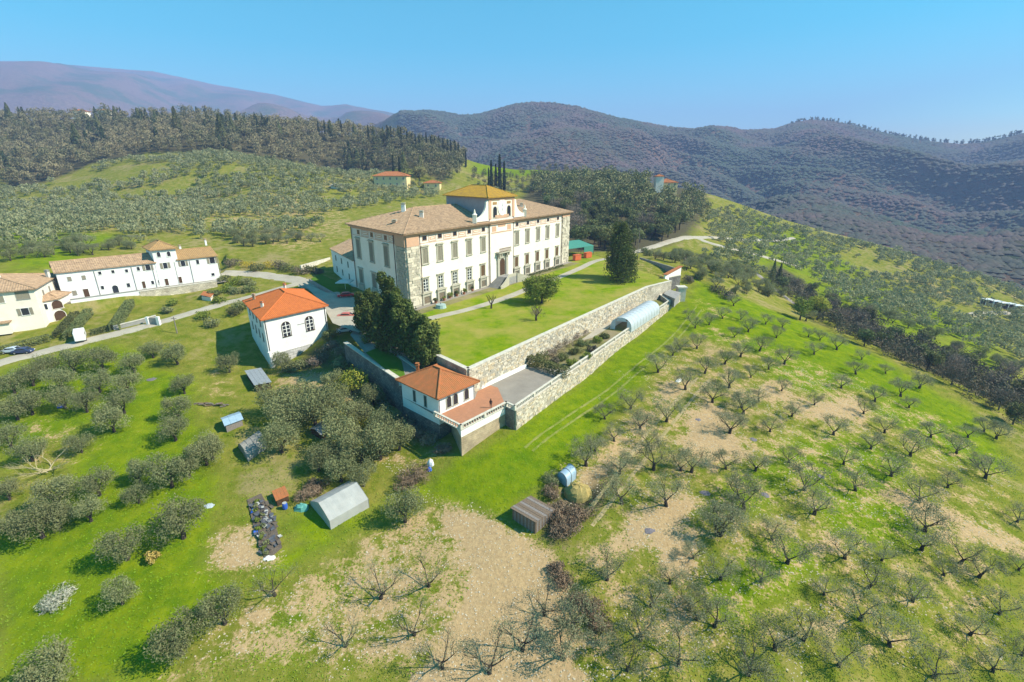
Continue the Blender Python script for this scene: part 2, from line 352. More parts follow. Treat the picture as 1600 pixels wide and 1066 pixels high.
def facade_uv(me):     # metres along the wall / height
    ul = me.uv_layers.new(name='UVMap'); d = ul.data
    for p in me.polygons:
        n = p.normal
        if abs(n.z) > .8:
            for li in p.loop_indices: c = me.vertices[me.loops[li].vertex_index].co; d[li].uv = (c.x, c.y)
        else:
            t = Vector((-n.y, n.x, 0)).normalized()
            for li in p.loop_indices: c = me.vertices[me.loops[li].vertex_index].co; d[li].uv = (c.dot(t), c.z)
def obj(name, me, parent=None, loc=(0, 0, 0), rz=0.0, sc=None):
    o = bpy.data.objects.new(name, me); COL.objects.link(o); o.parent = parent; o.location = tuple(float(a) for a in loc); o.rotation_euler.z = rz
    if sc is not None: o.scale = (sc,)*3 if not isinstance(sc, (tuple, list)) else sc
    return o
def copy_tree(o, parent=None):
    c = o.copy(); COL.objects.link(c); c.parent = parent
    for ch in list(o.children): copy_tree(ch, c)
    return c
def np_mesh(name, Vv, F, mats, tint=None, smooth=False, mi=None):
    me = bpy.data.meshes.new(name); k = F.shape[1]
    me.vertices.add(len(Vv)); me.vertices.foreach_set('co', np.ascontiguousarray(Vv, dtype=np.float32).ravel())
    me.loops.add(F.size); me.loops.foreach_set('vertex_index', np.ascontiguousarray(F, dtype=np.int32).ravel())
    me.polygons.add(len(F)); me.polygons.foreach_set('loop_start', np.arange(0, F.size, k, dtype=np.int32))
    for m in (mats if isinstance(mats, (list, tuple)) else [mats]): me.materials.append(m)
    if mi is not None: me.polygons.foreach_set('material_index', mi)
    if smooth: me.polygons.foreach_set('use_smooth', np.ones(len(F), bool))
    me.update(calc_edges=True)
    if tint is not None:
        a = me.attributes.new('tint', 'FLOAT', 'POINT'); a.data.foreach_set('value', np.ascontiguousarray(tint, dtype=np.float32))
    return me
def grid_mesh(name, xs, ys, zf, mats, sink=None):
    X, Y = np.meshgrid(xs, ys); Zz = zf(X.ravel(), Y.ravel())
    if sink is not None:
        m = (X.ravel() > sink[0]+6) & (X.ravel() < sink[1]-6) & (Y.ravel() > sink[2]+6) & (Y.ravel() < sink[3]-6); Zz = np.where(m, Zz-4, Zz)
    nx, ny = len(xs), len(ys); i = (np.arange(ny-1)[:, None]*nx+np.arange(nx-1)[None, :]).ravel()
    F = np.stack([i, i+1, i+nx+1, i+nx], 1)
    return np_mesh(name, np.c_[X.ravel(), Y.ravel(), Zz], F, mats, smooth=True), X.ravel(), Y.ravel(), Zz
# ---------------------------------------------------------------- ground sheets
def wp(l, off=0): return [tuple(T(a, b)[:2]) for a, b in l]
SOIL = [(wp(l), s) for l, s in [
 ([(1000, 560), (1100, 500), (1500, 660), (1600, 760), (1600, 1066), (1000, 1066), (900, 900), (960, 720)], .40),
 ([(255, 1066), (300, 1010), (400, 925), (520, 865), (600, 815), (668, 780), (720, 790), (800, 815), (870, 860), (915, 895), (960, 940), (1000, 1066)], .56),
 ([(690, 800), (760, 815), (850, 870), (880, 960), (900, 1066), (660, 1066), (720, 960), (740, 900)], 1.5),
 ([(330, 850), (370, 820), (400, 830), (420, 880), (400, 890), (345, 895), (325, 875)], .95),
 ([(900, 870), (940, 840), (990, 790), (1060, 760), (1105, 780), (1090, 830), (1110, 900), (1060, 930), (1000, 860), (930, 890)], .85),
 ([(890, 740), (960, 680), (1030, 600), (1075, 580), (1090, 600), (1040, 650), (990, 720), (930, 790), (880, 800)], .8),
 ([(1060, 640), (1100, 620), (1150, 640), (1160, 690), (1190, 700), (1170, 730), (1110, 740), (1050, 700)], .85),
 ([(1095, 575), (1140, 580), (1160, 600), (1230, 580), (1260, 620), (1320, 600), (1370, 640), (1380, 680), (1300, 670), (1230, 640), (1150, 620)], .7),
 ([(1180, 740), (1215, 720), (1230, 740), (1200, 780), (1160, 790)], .7),
 ([(1350, 730), (1420, 760), (1500, 800), (1600, 840), (1650, 900), (1600, 880), (1480, 850), (1400, 800), (1360, 770)], .75),
 ([(1380, 790), (1440, 770), (1600, 820), (1600, 860), (1470, 830)], .55),
 ([(1255, 840), (1290, 815), (1330, 840), (1310, 880), (1270, 880)], .8),
 ([(1430, 920), (1600, 960), (1600, 1066), (1500, 1066), (1350, 960)], .38),
 ([(1040, 860), (1110, 880), (1120, 1000), (1100, 1066), (1000, 1066), (960, 960)], .55),
 ([(1085, 460), (1130, 480), (1150, 500), (1100, 500)], .5),
 ([(440, 580), (520, 575), (600, 600), (560, 640), (480, 620), (430, 640), (415, 600)], .65),
 ([(600, 700), (700, 700), (700, 720), (640, 745), (560, 720)], .6),
 ([(0, 650), (90, 640), (200, 680), (120, 720), (30, 760), (0, 740)], .42),
 ([(0, 1075), (0, 1072), (5, 1072)], .0),
 ([(20, 330), (100, 320), (330, 290), (470, 300), (560, 330), (540, 370), (470, 400), (380, 380), (250, 350), (100, 380)], .42),
 ([(320, 560), (372, 560), (380, 620), (330, 650), (300, 620)], .42),
 ([(1000, 400), (1060, 420), (1070, 450), (1010, 450), (930, 440), (960, 420)], .35),
 ([(870, 440), (1010, 430), (1010, 447), (905, 500), (860, 480)], .45)]]
LUSH = [(wp(l), s) for l, s in [
 ([(0, 830), (250, 700), (330, 780), (330, 870), (360, 920), (250, 1066), (0, 1066)], 1.0),
 ([(150, 600), (230, 570), (300, 590), (330, 700), (330, 800), (220, 800), (100, 780), (140, 690)], 1.0),
 ([(0, 580), (150, 540), (250, 555), (230, 640), (60, 700), (0, 760)], .9),
 ([(655, 765), (720, 715), (808, 675), (930, 580), (1066, 470), (1080, 490), (1000, 600), (900, 710), (870, 745), (790, 800), (730, 790)], 1.0),
 ([(600, 800), (520, 850), (420, 900), (380, 910), (450, 860), (560, 810), (650, 760)], .9),
 ([(1090, 440), (1300, 520), (1500, 640), (1480, 660), (1300, 600), (1200, 560), (1060, 520), (1070, 480)], .95),
 ([(1190, 540), (1320, 560), (1300, 620), (1200, 600)], 1.0),
 ([(1380, 600), (1500, 630), (1560, 700), (1590, 740), (1480, 720), (1360, 640)], .95),
 ([(1300, 660), (1450, 720), (1420, 820), (1340, 850), (1200, 840), (1100, 900), (1080, 960), (1150, 1000), (1300, 900), (1250, 760), (1180, 690)], .75),
 ([(1430, 740), (1350, 790), (1340, 850), (1440, 850)], .95),
 ([(430, 820), (520, 770), (600, 800), (480, 860)], .8),
 ([(1130, 740), (1250, 660), (1300, 720), (1200, 800), (1080, 820)], .7),
 ([(640, 860), (720, 860), (700, 950), (600, 1010), (560, 960)], .5),
 ([(430, 960), (560, 880), (640, 850), (600, 900), (470, 990), (380, 1040)], .8), ([(300, 1066), (420, 1000), (520, 990), (480, 1066)], .5),
 ([(0, 360), (60, 350), (200, 370), (120, 420), (0, 440)], .8),
 ([(1160, 330), (1250, 360), (1560, 520), (1600, 620), (1480, 580), (1300, 500), (1190, 440), (1160, 400)], .55),
 ([(740, 245), (860, 255), (860, 275), (740, 270)], .95)]]
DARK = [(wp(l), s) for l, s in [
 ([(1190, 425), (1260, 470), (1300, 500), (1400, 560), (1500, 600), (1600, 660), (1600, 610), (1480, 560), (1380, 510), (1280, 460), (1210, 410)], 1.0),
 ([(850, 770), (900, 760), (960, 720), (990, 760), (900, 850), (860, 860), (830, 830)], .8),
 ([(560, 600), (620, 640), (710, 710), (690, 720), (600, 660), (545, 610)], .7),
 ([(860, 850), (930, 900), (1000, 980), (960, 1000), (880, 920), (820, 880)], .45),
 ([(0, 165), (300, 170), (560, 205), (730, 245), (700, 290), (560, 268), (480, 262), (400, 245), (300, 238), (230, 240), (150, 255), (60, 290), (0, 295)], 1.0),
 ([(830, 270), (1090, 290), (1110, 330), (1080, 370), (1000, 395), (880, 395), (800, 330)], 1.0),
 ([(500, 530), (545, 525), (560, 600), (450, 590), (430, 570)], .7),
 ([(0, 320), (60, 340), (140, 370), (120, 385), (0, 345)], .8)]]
def field(x, y, L_, soft=2.5):
    out = np.zeros(len(x))
    for poly, s in L_:
        if s <= 0: continue
        px = [p[0] for p in poly]; py = [p[1] for p in poly]; R_ = 12+0*soft
        m = (x > min(px)-R_) & (x < max(px)+R_) & (y > min(py)-R_) & (y < max(py)+R_)
        if not m.any(): continue
        xm, ym = x[m], y[m]; ins = inpoly(xm, ym, poly); d = dseg(xm, ym, poly)
        sf = soft*(1+np.hypot(xm, ym)/120)
        v = np.where(ins, .5+.5*np.clip(d/sf, 0, 1), .5-.5*np.clip(d/sf, 0, 1))*s
        out[m] = np.maximum(out[m], v)
    return out
def ground_material():
    m = bpy.data.materials.new('meadow'); m.use_nodes = True; t = m.node_tree; N = t.nodes; L = t.links; bs = N['Principled BSDF']
    bs.inputs['Roughness'].default_value = .95; bs.inputs['Specular IOR Level'].default_value = 0
    tc = N.new('ShaderNodeTexCoord'); at = N.new('ShaderNodeAttribute'); at.attribute_name = 'mask'; sp = N.new('ShaderNodeSeparateColor'); L.new(at.outputs['Color'], sp.inputs[0])
    def noise(sc, det=6, ro=.65):
        n = N.new('ShaderNodeTexNoise'); n.inputs['Scale'].default_value = sc; n.inputs['Detail'].default_value = det; n.inputs['Roughness'].default_value = ro; L.new(tc.outputs['Object'], n.inputs['Vector']); return n.outputs['Fac']
    def rng(v, a, b, c=0., d=1.):
        r = N.new('ShaderNodeMapRange'); r.inputs[1].default_value = a; r.inputs[2].default_value = b; r.inputs[3].default_value = c; r.inputs[4].default_value = d; L.new(v, r.inputs[0]); return r.outputs[0]
    def mixc(f, a, b):
        r = N.new('ShaderNodeMix'); r.data_type = 'RGBA'; L.new(f, r.inputs[0])
        for i, c in ((6, a), (7, b)):
            if isinstance(c, tuple): r.inputs[i].default_value = (*c, 1)
            else: L.new(c, r.inputs[i])
        return r.outputs[2]
    def math_(op, a, b):
        r = N.new('ShaderNodeMath'); r.operation = op
        for i, c in enumerate((a, b)):
            if isinstance(c, (int, float)): r.inputs[i].default_value = c
            else: L.new(c, r.inputs[i])
        return r.outputs[0]
    big = noise(.045, 5, .6); mid = noise(.35, 8, .7); fine = noise(2.2, 8, .75)
    olive = mixc(rng(mid, .35, .65), (.11, .145, .010), (.24, .215, .045))
    lush = mixc(rng(mid, .35, .65), (.085, .155, .003), (.185, .23, .006))
    dry = mixc(rng(fine, .3, .7), (.31, .245, .11), (.20, .18, .06))
    soil = mixc(rng(fine, .3, .7), (.29, .20, .105), (.49, .35, .185))
    lushf = math_('ADD', sp.outputs[1], math_('MULTIPLY', math_('SUBTRACT', mid, .5), 1.4))
    lushf = math_('ADD', lushf, math_('MULTIPLY', math_('SUBTRACT', big, .5), 1.0))
    c = mixc(rng(lushf, .3, .65), olive, lush)
    dryf = math_('SUBTRACT', math_('ADD', big, math_('MULTIPLY', math_('SUBTRACT', mid, .5), .8)), math_('MULTIPLY', sp.outputs[1], .35))
    c = mixc(rng(dryf, .5, .68), c, dry)
    sf = math_('ADD', sp.outputs[0], math_('MULTIPLY', math_('SUBTRACT', mid, .5), 1.5)); sf = math_('ADD', sf, math_('MULTIPLY', math_('SUBTRACT', fine, .5), 1.3))
    c = mixc(rng(sf, .42, .62), c, soil)
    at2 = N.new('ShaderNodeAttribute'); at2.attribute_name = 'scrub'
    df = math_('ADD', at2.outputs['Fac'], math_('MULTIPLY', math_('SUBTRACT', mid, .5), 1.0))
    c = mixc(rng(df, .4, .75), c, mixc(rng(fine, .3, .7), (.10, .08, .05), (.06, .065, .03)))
    L.new(c, bs.inputs['Base Color'])
    bp = N.new('ShaderNodeBump'); bp.inputs['Strength'].default_value = .7; bp.inputs['Distance'].default_value = .35
    L.new(math_('ADD', math_('MULTIPLY', mid, 1.0), math_('MULTIPLY', fine, .35)), bp.inputs['Height']); L.new(bp.outputs[0], bs.inputs['Normal'])
    return m
M_GROUND = ground_material()
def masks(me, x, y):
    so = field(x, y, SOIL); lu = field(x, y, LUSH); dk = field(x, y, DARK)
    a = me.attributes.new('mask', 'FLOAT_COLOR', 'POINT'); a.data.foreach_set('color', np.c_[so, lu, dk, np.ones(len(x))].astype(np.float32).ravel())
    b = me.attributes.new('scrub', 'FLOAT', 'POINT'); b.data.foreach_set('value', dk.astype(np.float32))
NR = (-150, 175, 20, 265)
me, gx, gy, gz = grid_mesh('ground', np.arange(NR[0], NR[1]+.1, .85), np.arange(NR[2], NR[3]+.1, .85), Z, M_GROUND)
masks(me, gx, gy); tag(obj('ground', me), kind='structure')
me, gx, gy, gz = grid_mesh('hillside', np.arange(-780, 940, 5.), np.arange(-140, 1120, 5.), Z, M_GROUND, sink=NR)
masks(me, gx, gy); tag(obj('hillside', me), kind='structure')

# ---------------------------------------------------------------- mountains
def mountain_material():
    m = bpy.data.materials.new('wooded_mountain'); m.use_nodes = True; t = m.node_tree; N = t.nodes; L = t.links; bs = N['Principled BSDF']
    bs.inputs['Roughness'].default_value = 1; bs.inputs['Specular IOR Level'].default_value = 0
    tc = N.new('ShaderNodeTexCoord')
    def noise(sc, det=8, ro=.65):
        n = N.new('ShaderNodeTexNoise'); n.inputs['Scale'].default_value = sc; n.inputs['Detail'].default_value = det; n.inputs['Roughness'].default_value = ro; L.new(tc.outputs['Object'], n.inputs['Vector']); return n.outputs['Fac']
    def rng(v, a, b):
        r = N.new('ShaderNodeMapRange'); r.inputs[1].default_value = a; r.inputs[2].default_value = b; L.new(v, r.inputs[0]); return r.outputs[0]
    def mixc(f, a, b):
        r = N.new('ShaderNodeMix'); r.data_type = 'RGBA'; L.new(f, r.inputs[0])
        for i, c in ((6, a), (7, b)):
            if isinstance(c, tuple): r.inputs[i].default_value = (*c, 1)
            else: L.new(c, r.inputs[i])
        return r.outputs[2]
    c = mixc(rng(noise(.06, 5), .35, .65), (.12, .075, .06), (.20, .135, .10))
    c = mixc(rng(noise(.0035, 7), .48, .6), c, (.06, .085, .04))
    c = mixc(rng(noise(.0021, 6), .66, .70), c, (.13, .16, .06))
    L.new(c, bs.inputs['Base Color'])
    bp = N.new('ShaderNodeBump'); bp.inputs['Strength'].default_value = 1; bp.inputs['Distance'].default_value = 9
    L.new(noise(.05, 6, .8), bp.inputs['Height']); L.new(bp.outputs[0], bs.inputs['Normal'])
    return m
M_MTN = mountain_material()
def ridge_fn(pix):
    az = []; el = []
    for a, b in pix:
        d = ray(a, b); az.append(math.atan2(d[0], d[1])); el.append(d[2]/math.hypot(d[0], d[1]))
    return np.array(az), np.array(el)
RA = ridge_fn([(440, 262), (520, 235), (560, 212), (590, 192), (620, 181), (640, 175), (660, 172), (690, 174), (720, 180), (750, 178), (780, 170), (805, 163), (830, 160), (865, 161), (900, 166), (930, 175), (960, 183), (1000, 191), (1050, 200), (1085, 203), (1110, 197), (1140, 199), (1160, 204), (1210, 202), (1235, 194), (1270, 188), (1300, 190), (1330, 196), (1370, 206), (1400, 212), (1450, 219), (1500, 224), (1530, 222), (1560, 216), (1600, 207)])
RB = ridge_fn([(0, 95), (40, 95), (100, 100), (170, 106), (240, 111), (290, 122), (330, 131), (380, 140), (430, 148), (470, 158), (505, 166), (540, 163), (580, 171), (620, 181), (660, 186), (760, 200)])
def mtn(x, y, R0, foot, AZ, EL, amp, seed, fz):
    r = np.hypot(x, y); az = np.arctan2(x, y)
    e = np.interp(az, AZ, EL, left=EL[0], right=EL[-1])
    e = e + np.where((az > AZ[-1]) & (AZ[-1] > 0), np.minimum((az-AZ[-1])*.25, .06), 0)
    Rr = R0*(1+.12*np.sin(az*5+seed)); zr = CH+e*Rr
    ft = foot*(1+.05*np.sin(az*7))
    q = (r-ft)/(Rr-ft)
    base = fz+(zr-fz)*np.where(q < 1, np.clip(q, 0, 1)**.92, 1-(np.clip(q-1, 0, 3))*.55)
    n = fbm(x, y, R0*.34, 6, seed)-.5; g = np.abs(fbm(x*1.0+y*.35, y*.45, R0*.13, 3, seed+20)-.5)*2
    win = np.clip(q*3, 0, 1)*np.clip(np.abs(1-q)*4, .03, 1)
    return base+win*amp*(n*1.2+g-.35)+np.where(q < 0, -30*np.clip(-q*4, 0, 1), 0)
fA = lambda x, y: mtn(x, y, 2100, 560-190*sstep(.35, .8, np.arctan2(x, y)), RA[0], RA[1], 125, 4, -80+45*(1-sstep(.1, .5, np.arctan2(x, y))))
fB = lambda x, y: mtn(x, y, 5600, 1900, RB[0], RB[1], 240, 11, -40)-300*sstep(-.12, .05, np.arctan2(x, y))
me, mx_, my_, mz_ = grid_mesh('mountain_range', np.arange(-1500, 4200, 22.), np.arange(-200, 3600, 20.), fA, M_MTN); tag(obj('mountain_range', me), kind='structure')
me, *_ = grid_mesh('distant_mountain_range', np.arange(-9500, 400, 50.), np.arange(700, 7800, 50.), fB, M_MTN); tag(obj('distant_mountain_range', me), kind='structure')

# ---------------------------------------------------------------- roads and paths (gravel ribbons lying on the ground)
def ribbon(name, px, width, m, lift=.10, zl=None, world=False):
    Q = [np.array(p[:2], float) for p in (px if world else [T(*p) for p in px])]
    if zl is not None and not world: Q = [P(p[0], p[1], zl)[:2] for p in px]
    # catmull-rom resample
    R_ = []
    for i in range(len(Q)-1):
        p0, p1, p2, p3 = Q[max(i-1, 0)], Q[i], Q[i+1], Q[min(i+2, len(Q)-1)]; n = max(2, int(np.linalg.norm(p2-p1)/2))
        for k in range(n):
            t = k/n; R_.append(.5*((2*p1)+(-p0+p2)*t+(2*p0-5*p1+4*p2-p3)*t*t+(-p0+3*p1-3*p2+p3)*t**3))
    R_.append(Q[-1]); R_ = np.array(R_); d = np.gradient(R_, axis=0); d /= np.linalg.norm(d, axis=1)[:, None]; nn = np.c_[-d[:, 1], d[:, 0]]
    W = width*(1+.12*(vn(R_[:, 0], R_[:, 1], 6, 3)-.5)); cols = np.linspace(-.5, .5, 5)
    V_ = np.concatenate([R_+nn*(W*c)[:, None] for c in cols]); z = (Z(V_[:, 0], V_[:, 1]) if zl is None else np.full(len(V_), zl))+lift
    z[:len(R_)] -= lift*1.2; z[-len(R_):] -= lift*1.2
    n = len(R_); F = []
    for c in range(4):
        for i in range(n-1): F.append((c*n+i, (c+1)*n+i, (c+1)*n+i+1, c*n+i+1)[::-1])
    me = np_mesh(name, np.c_[V_, z], np.array(F), m, smooth=True)
    return tag(obj(name, me), kind='structure')
ribbon('road', [(-60, 590), (0, 567), (60, 552), (130, 534), (200, 517), (260, 501), (330, 480), (400, 462), (440, 450), (470, 442)], 4.0, M_GRAVELW, .12)
ribbon('driveway', [(345, 428), (390, 428), (440, 434), (470, 440), (505, 455), (530, 470), (545, 485)], 7, M_GRAVELW, .14)
ribbon('lane', [(955, 404), (1000, 392), (1040, 380), (1082, 371), (1120, 383), (1200, 403), (1250, 418)], 5, M_GRAVELW, .35)
ribbon('upper_lane', [(1082, 371), (1130, 372), (1180, 375), (1240, 372)], 4, M_GRAVELW, .35)
ribbon('farm_track', [(1180, 425), (1215, 455), (1260, 490)], 3, M_GRAVEL, .25)
for nm_, l_, w__, m_ in (('mown_track', [(820, 700), (880, 655), (960, 600), (1040, 535), (1088, 480)], .5, 0), ('mown_track', [(832, 705), (892, 660), (972, 604), (1050, 538), (1096, 484)], .5, 0), ('soil_track', [(905, 815), (960, 745), (1015, 672), (1060, 622), (1090, 590)], .7, 1), ('soil_track', [(925, 822), (982, 750), (1038, 678), (1080, 625), (1110, 592)], .7, 1)):
    ribbon(nm_, l_, w__, [mat('dry_track_grass', (.26, .25, .08), .95, (.14, .19, .02), .8), mat('bare_track_soil', (.42, .32, .18), .95, (.22, .20, .08), .5)][m_], .03)
# yard in front of the white house and side of the villa
def sheet(name, poly, z, m, kind='structure', th=0.0, tess=0):
    mb = MB(); A = sum(poly[i][0]*poly[(i+1) % len(poly)][1]-poly[(i+1) % len(poly)][0]*poly[i][1] for i in range(len(poly)))
    if A < 0: poly = poly[::-1]
    zs = z if callable(z) else (lambda x, y: z)
    mb.add([(p[0], p[1], zs(p[0], p[1])) for p in poly], [tuple(range(len(poly)))]); o = mb.build(name, m); tag(o, kind=kind); return o
def sheet_px(name, px, z, m, **k): return sheet(name, [tuple(P(a, b, z)[:2]) for a, b in px], z, m, **k)
# ---------------------------------------------------------------- terraces
def lawn_material(name='mown_lawn', a=(.10, .19, .003), b=(.20, .255, .008), d=(.30, .26, .06), dv=(.40, .64)):
    m = bpy.data.materials.new(name); m.use_nodes = True; t = m.node_tree; N = t.nodes; L = t.links; bs = N['Principled BSDF']; bs.inputs['Roughness'].default_value = .95; bs.inputs['Specular IOR Level'].default_value = 0
    tc = N.new('ShaderNodeTexCoord')
    def nz(sc, det): n = N.new('ShaderNodeTexNoise'); n.inputs['Scale'].default_value = sc; n.inputs['Detail'].default_value = det; n.inputs['Roughness'].default_value = .7; L.new(tc.outputs['Object'], n.inputs['Vector']); return n.outputs['Fac']
    def rg(v, x, y): r = N.new('ShaderNodeMapRange'); r.inputs[1].default_value = x; r.inputs[2].default_value = y; L.new(v, r.inputs[0]); return r.outputs[0]
    m1 = N.new('ShaderNodeMix'); m1.data_type = 'RGBA'; m1.inputs[6].default_value = (*a, 1); m1.inputs[7].default_value = (*b, 1); L.new(rg(nz(.5, 8), .35, .65), m1.inputs[0])
    m2 = N.new('ShaderNodeMix'); m2.data_type = 'RGBA'; L.new(m1.outputs[2], m2.inputs[6]); m2.inputs[7].default_value = (*d, 1); L.new(rg(nz(.09, 9), *dv), m2.inputs[0])
    L.new(m2.outputs[2], bs.inputs['Base Color'])
    bp = N.new('ShaderNodeBump'); bp.inputs['Strength'].default_value = .5; bp.inputs['Distance'].default_value = .15; L.new(nz(3, 6), bp.inputs['Height']); L.new(bp.outputs[0], bs.inputs['Normal']); return m
M_LAWN = lawn_material(); M_LAWND = lawn_material('thin_lawn', (.12, .14, .03), (.19, .17, .075), (.26, .22, .12), (.42, .62)); M_GARD = lawn_material('garden_ground', (.13, .15, .03), (.20, .18, .07), (.24, .20, .12), (.45, .6))
sheet('lawn', LAWN, 0.0, M_LAWN)
def along(a, b, n): return [a+(b-a)*i/n for i in range(n+1)]
# forecourt path in front of the villa
ribbon('gravel_path', [tuple((B0+U*s-V*d)[:2]) for s, d in [(-12, 10), (0, 10.5), (12, 13), (28, 14), (45, 13), (62, 12.5), (80, 11), (98, 9), (112, 12)]], 3.2, M_GRAVELW, .012, zl=0.0, world=True)
ribbon('villa_forecourt', [tuple((B0+U*s-V*3.6)[:2]) for s in (-3, 0, 20, 45, 70, 88)], 4.4, M_LAWND, .008, zl=0.0, world=True)
ribbon('villa_pavement', [tuple((B0+U*s-V*1.2)[:2]) for s in (-3, 0, 20, 45, 70, 88)], 2.3, M_GRAVEL, .016, zl=0.0, world=True)
# lower court: terracotta part, gravel part, garden
def onl(a, b, t): return a+(b-a)*t
q1 = P(822, 573, -5); q2 = cD+(cE-cD)*.215; q2[2] = -5      # hedge line (wall side, balustrade side)
tcA = P(784, 618, -5); tcB = P(745, 600, -5)
mb = MB()
sheet('terracotta_terrace', [tuple(p[:2]) for p in (hN-(hR-hN)*.06, cF, cG, P(778, 606, -5), P(752, 598, -5), hR)], COURT_Z+.02, M_PAV)
sheet('gravel_court', [tuple(p[:2]) for p in (hL, cF, cG, cD, q2, q1, LA)], COURT_Z, M_GRAVEL)
sheet('garden_terrace', [tuple(p[:2]) for p in (q2, cE, LC, LB, q1)], COURT_Z, M_GARD)
stripz = lambda x, y: -3.4+2.6*float(np.clip((np.dot(np.array([x, y])-hL[:2], LL2[:2]-hL[:2]))/np.dot(LL2[:2]-hL[:2], LL2[:2]-hL[:2]), 0, 1))
sheet('tree_strip', STRIP, stripz, M_GRAVEL)
M_LAWN_SHADE = lawn_material('strip_lawn', (.06, .14, .01), (.09, .16, .02), (.12, .12, .05), (.6, .75))  # darker copy of the mown lawn, shade put into the greens
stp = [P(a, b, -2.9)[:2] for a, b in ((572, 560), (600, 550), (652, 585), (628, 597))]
sheet('strip_lawn', [tuple(p) for p in stp], lambda x, y: stripz(x, y)+.03, M_LAWN_SHADE)

def wall_seg(mb, a, b, zt, zb, th=.6, mi=0, side=0):
    a = np.array(a[:2], float); b = np.array(b[:2], float); d = b-a; L_ = np.linalg.norm(d); d /= L_; n = np.array([d[1], -d[0]])
    if isinstance(zt, (int, float)): zt = (zt, zt)
    if isinstance(zb, (int, float)): zb = (zb, zb)
    o0, o1 = (-th/2, th/2) if side == 0 else ((0, th) if side > 0 else (-th, 0))
    vs = []
    for p, t, bt in ((a, zt[0], zb[0]), (b, zt[1], zb[1])):
        for o in (o0, o1):
            q = p+n*o; vs += [(q[0], q[1], bt), (q[0], q[1], t)]
    mb.add(vs, [(2, 6, 7, 3), (4, 0, 1, 5), (1, 3, 7, 5), (0, 4, 6, 2), (0, 2, 3, 1), (6, 4, 5, 7)], mi)
def wall_thing(name, label, cat, segs, zt, zb, th, m, coping=None, cop_h=.18, cop_o=.12, side=0, group=None, partname='stonework'):
    t = thing(name, label, cat, (segs[0][0], segs[0][1], 0), group)
    mb = MB(); mc = MB()
    for i in range(len(segs)-1):
        za = zt[i] if isinstance(zt, list) else zt; zc = zt[i+1] if isinstance(zt, list) else zt
        zbi = (zb[i], zb[i+1]) if isinstance(zb, list) else zb
        wall_seg(mb, segs[i], segs[i+1], (za, zc), zbi, th, side=side)
        if coping:
            wall_seg(mc, segs[i], segs[i+1], (za+cop_h, zc+cop_h), (za+.002, zc+.002), th+2*cop_o, side=side if side == 0 else side)
    mb.build(partname, m, t, uv=True)
    if coping: mc.build('coping', coping, t)
    return t
wt = wall_thing('retaining_wall', 'long pale stone retaining wall holding up the mown lawn', 'wall', [LL1, LA, LB, LC], [.12, .12, .12, -.1], -7, .7, M_RUB, M_COPING)
# proud stones in the long wall face, laid in courses on the near half
def stone_course(parent, a, b, z0, z1, n_out, w_, h_, mats, name='stone', lim=150, seed=1, stuff=False):
    r = random.Random(seed); a = np.array(a[:2]); b = np.array(b[:2]); d = b-a; L_ = np.linalg.norm(d); d /= L_; n = np.array(n_out[:2]); n /= np.linalg.norm(n)
    mb = MB(); z = z0
    while z < z1-.1:
        h = h_*r.uniform(.8, 1.2); s = r.uniform(0, w_)
        while s < L_-w_:
            ww = w_*r.uniform(.6, 1.4)
            if r.random() < .62:
                o = np.array([*(a+d*s), z]); mb.box(o, (*d, 0), (*n, 0), (0, 0, 1), .03, ww-.04, -.1, r.uniform(.03, .11), .02, h-.03, r.randrange(len(mats)))
            s += ww
        z += h
    o = mb.build(name, mats, parent); tag(o, kind='stuff'); return o
M_ST1 = mat('wall_stone_pale', (.66, .60, .48), .92, (.50, .45, .35), 2.5, .5, 8); M_ST2 = mat('wall_stone_tan', (.56, .46, .31), .92, (.42, .35, .24), 2.5, .5, 8); M_ST3 = mat('wall_stone_grey', (.42, .39, .32), .92, (.30, .28, .23), 2.5, .5, 8)
nrm = np.array([(LB-LA)[1], -(LB-LA)[0]]); nrm /= np.linalg.norm(nrm)
o1 = np.array([*nrm, 0])*.35
stone_course(wt, LA+o1, LB+o1, -5.3, -.1, nrm, .9, .42, [M_ST1, M_ST2, M_ST3], 'stones', seed=3)
# low white wall beside the court
lw0 = P(745, 611, -5); lw1 = P(822, 574.5, -5)
wall_thing('low_wall', 'low white wall edging the gravel court under the retaining wall', 'wall', [lw0, lw1], COURT_Z+.75, COURT_Z-.3, .35, M_WHITE, partname='masonry')
nz_ = COURT_Z
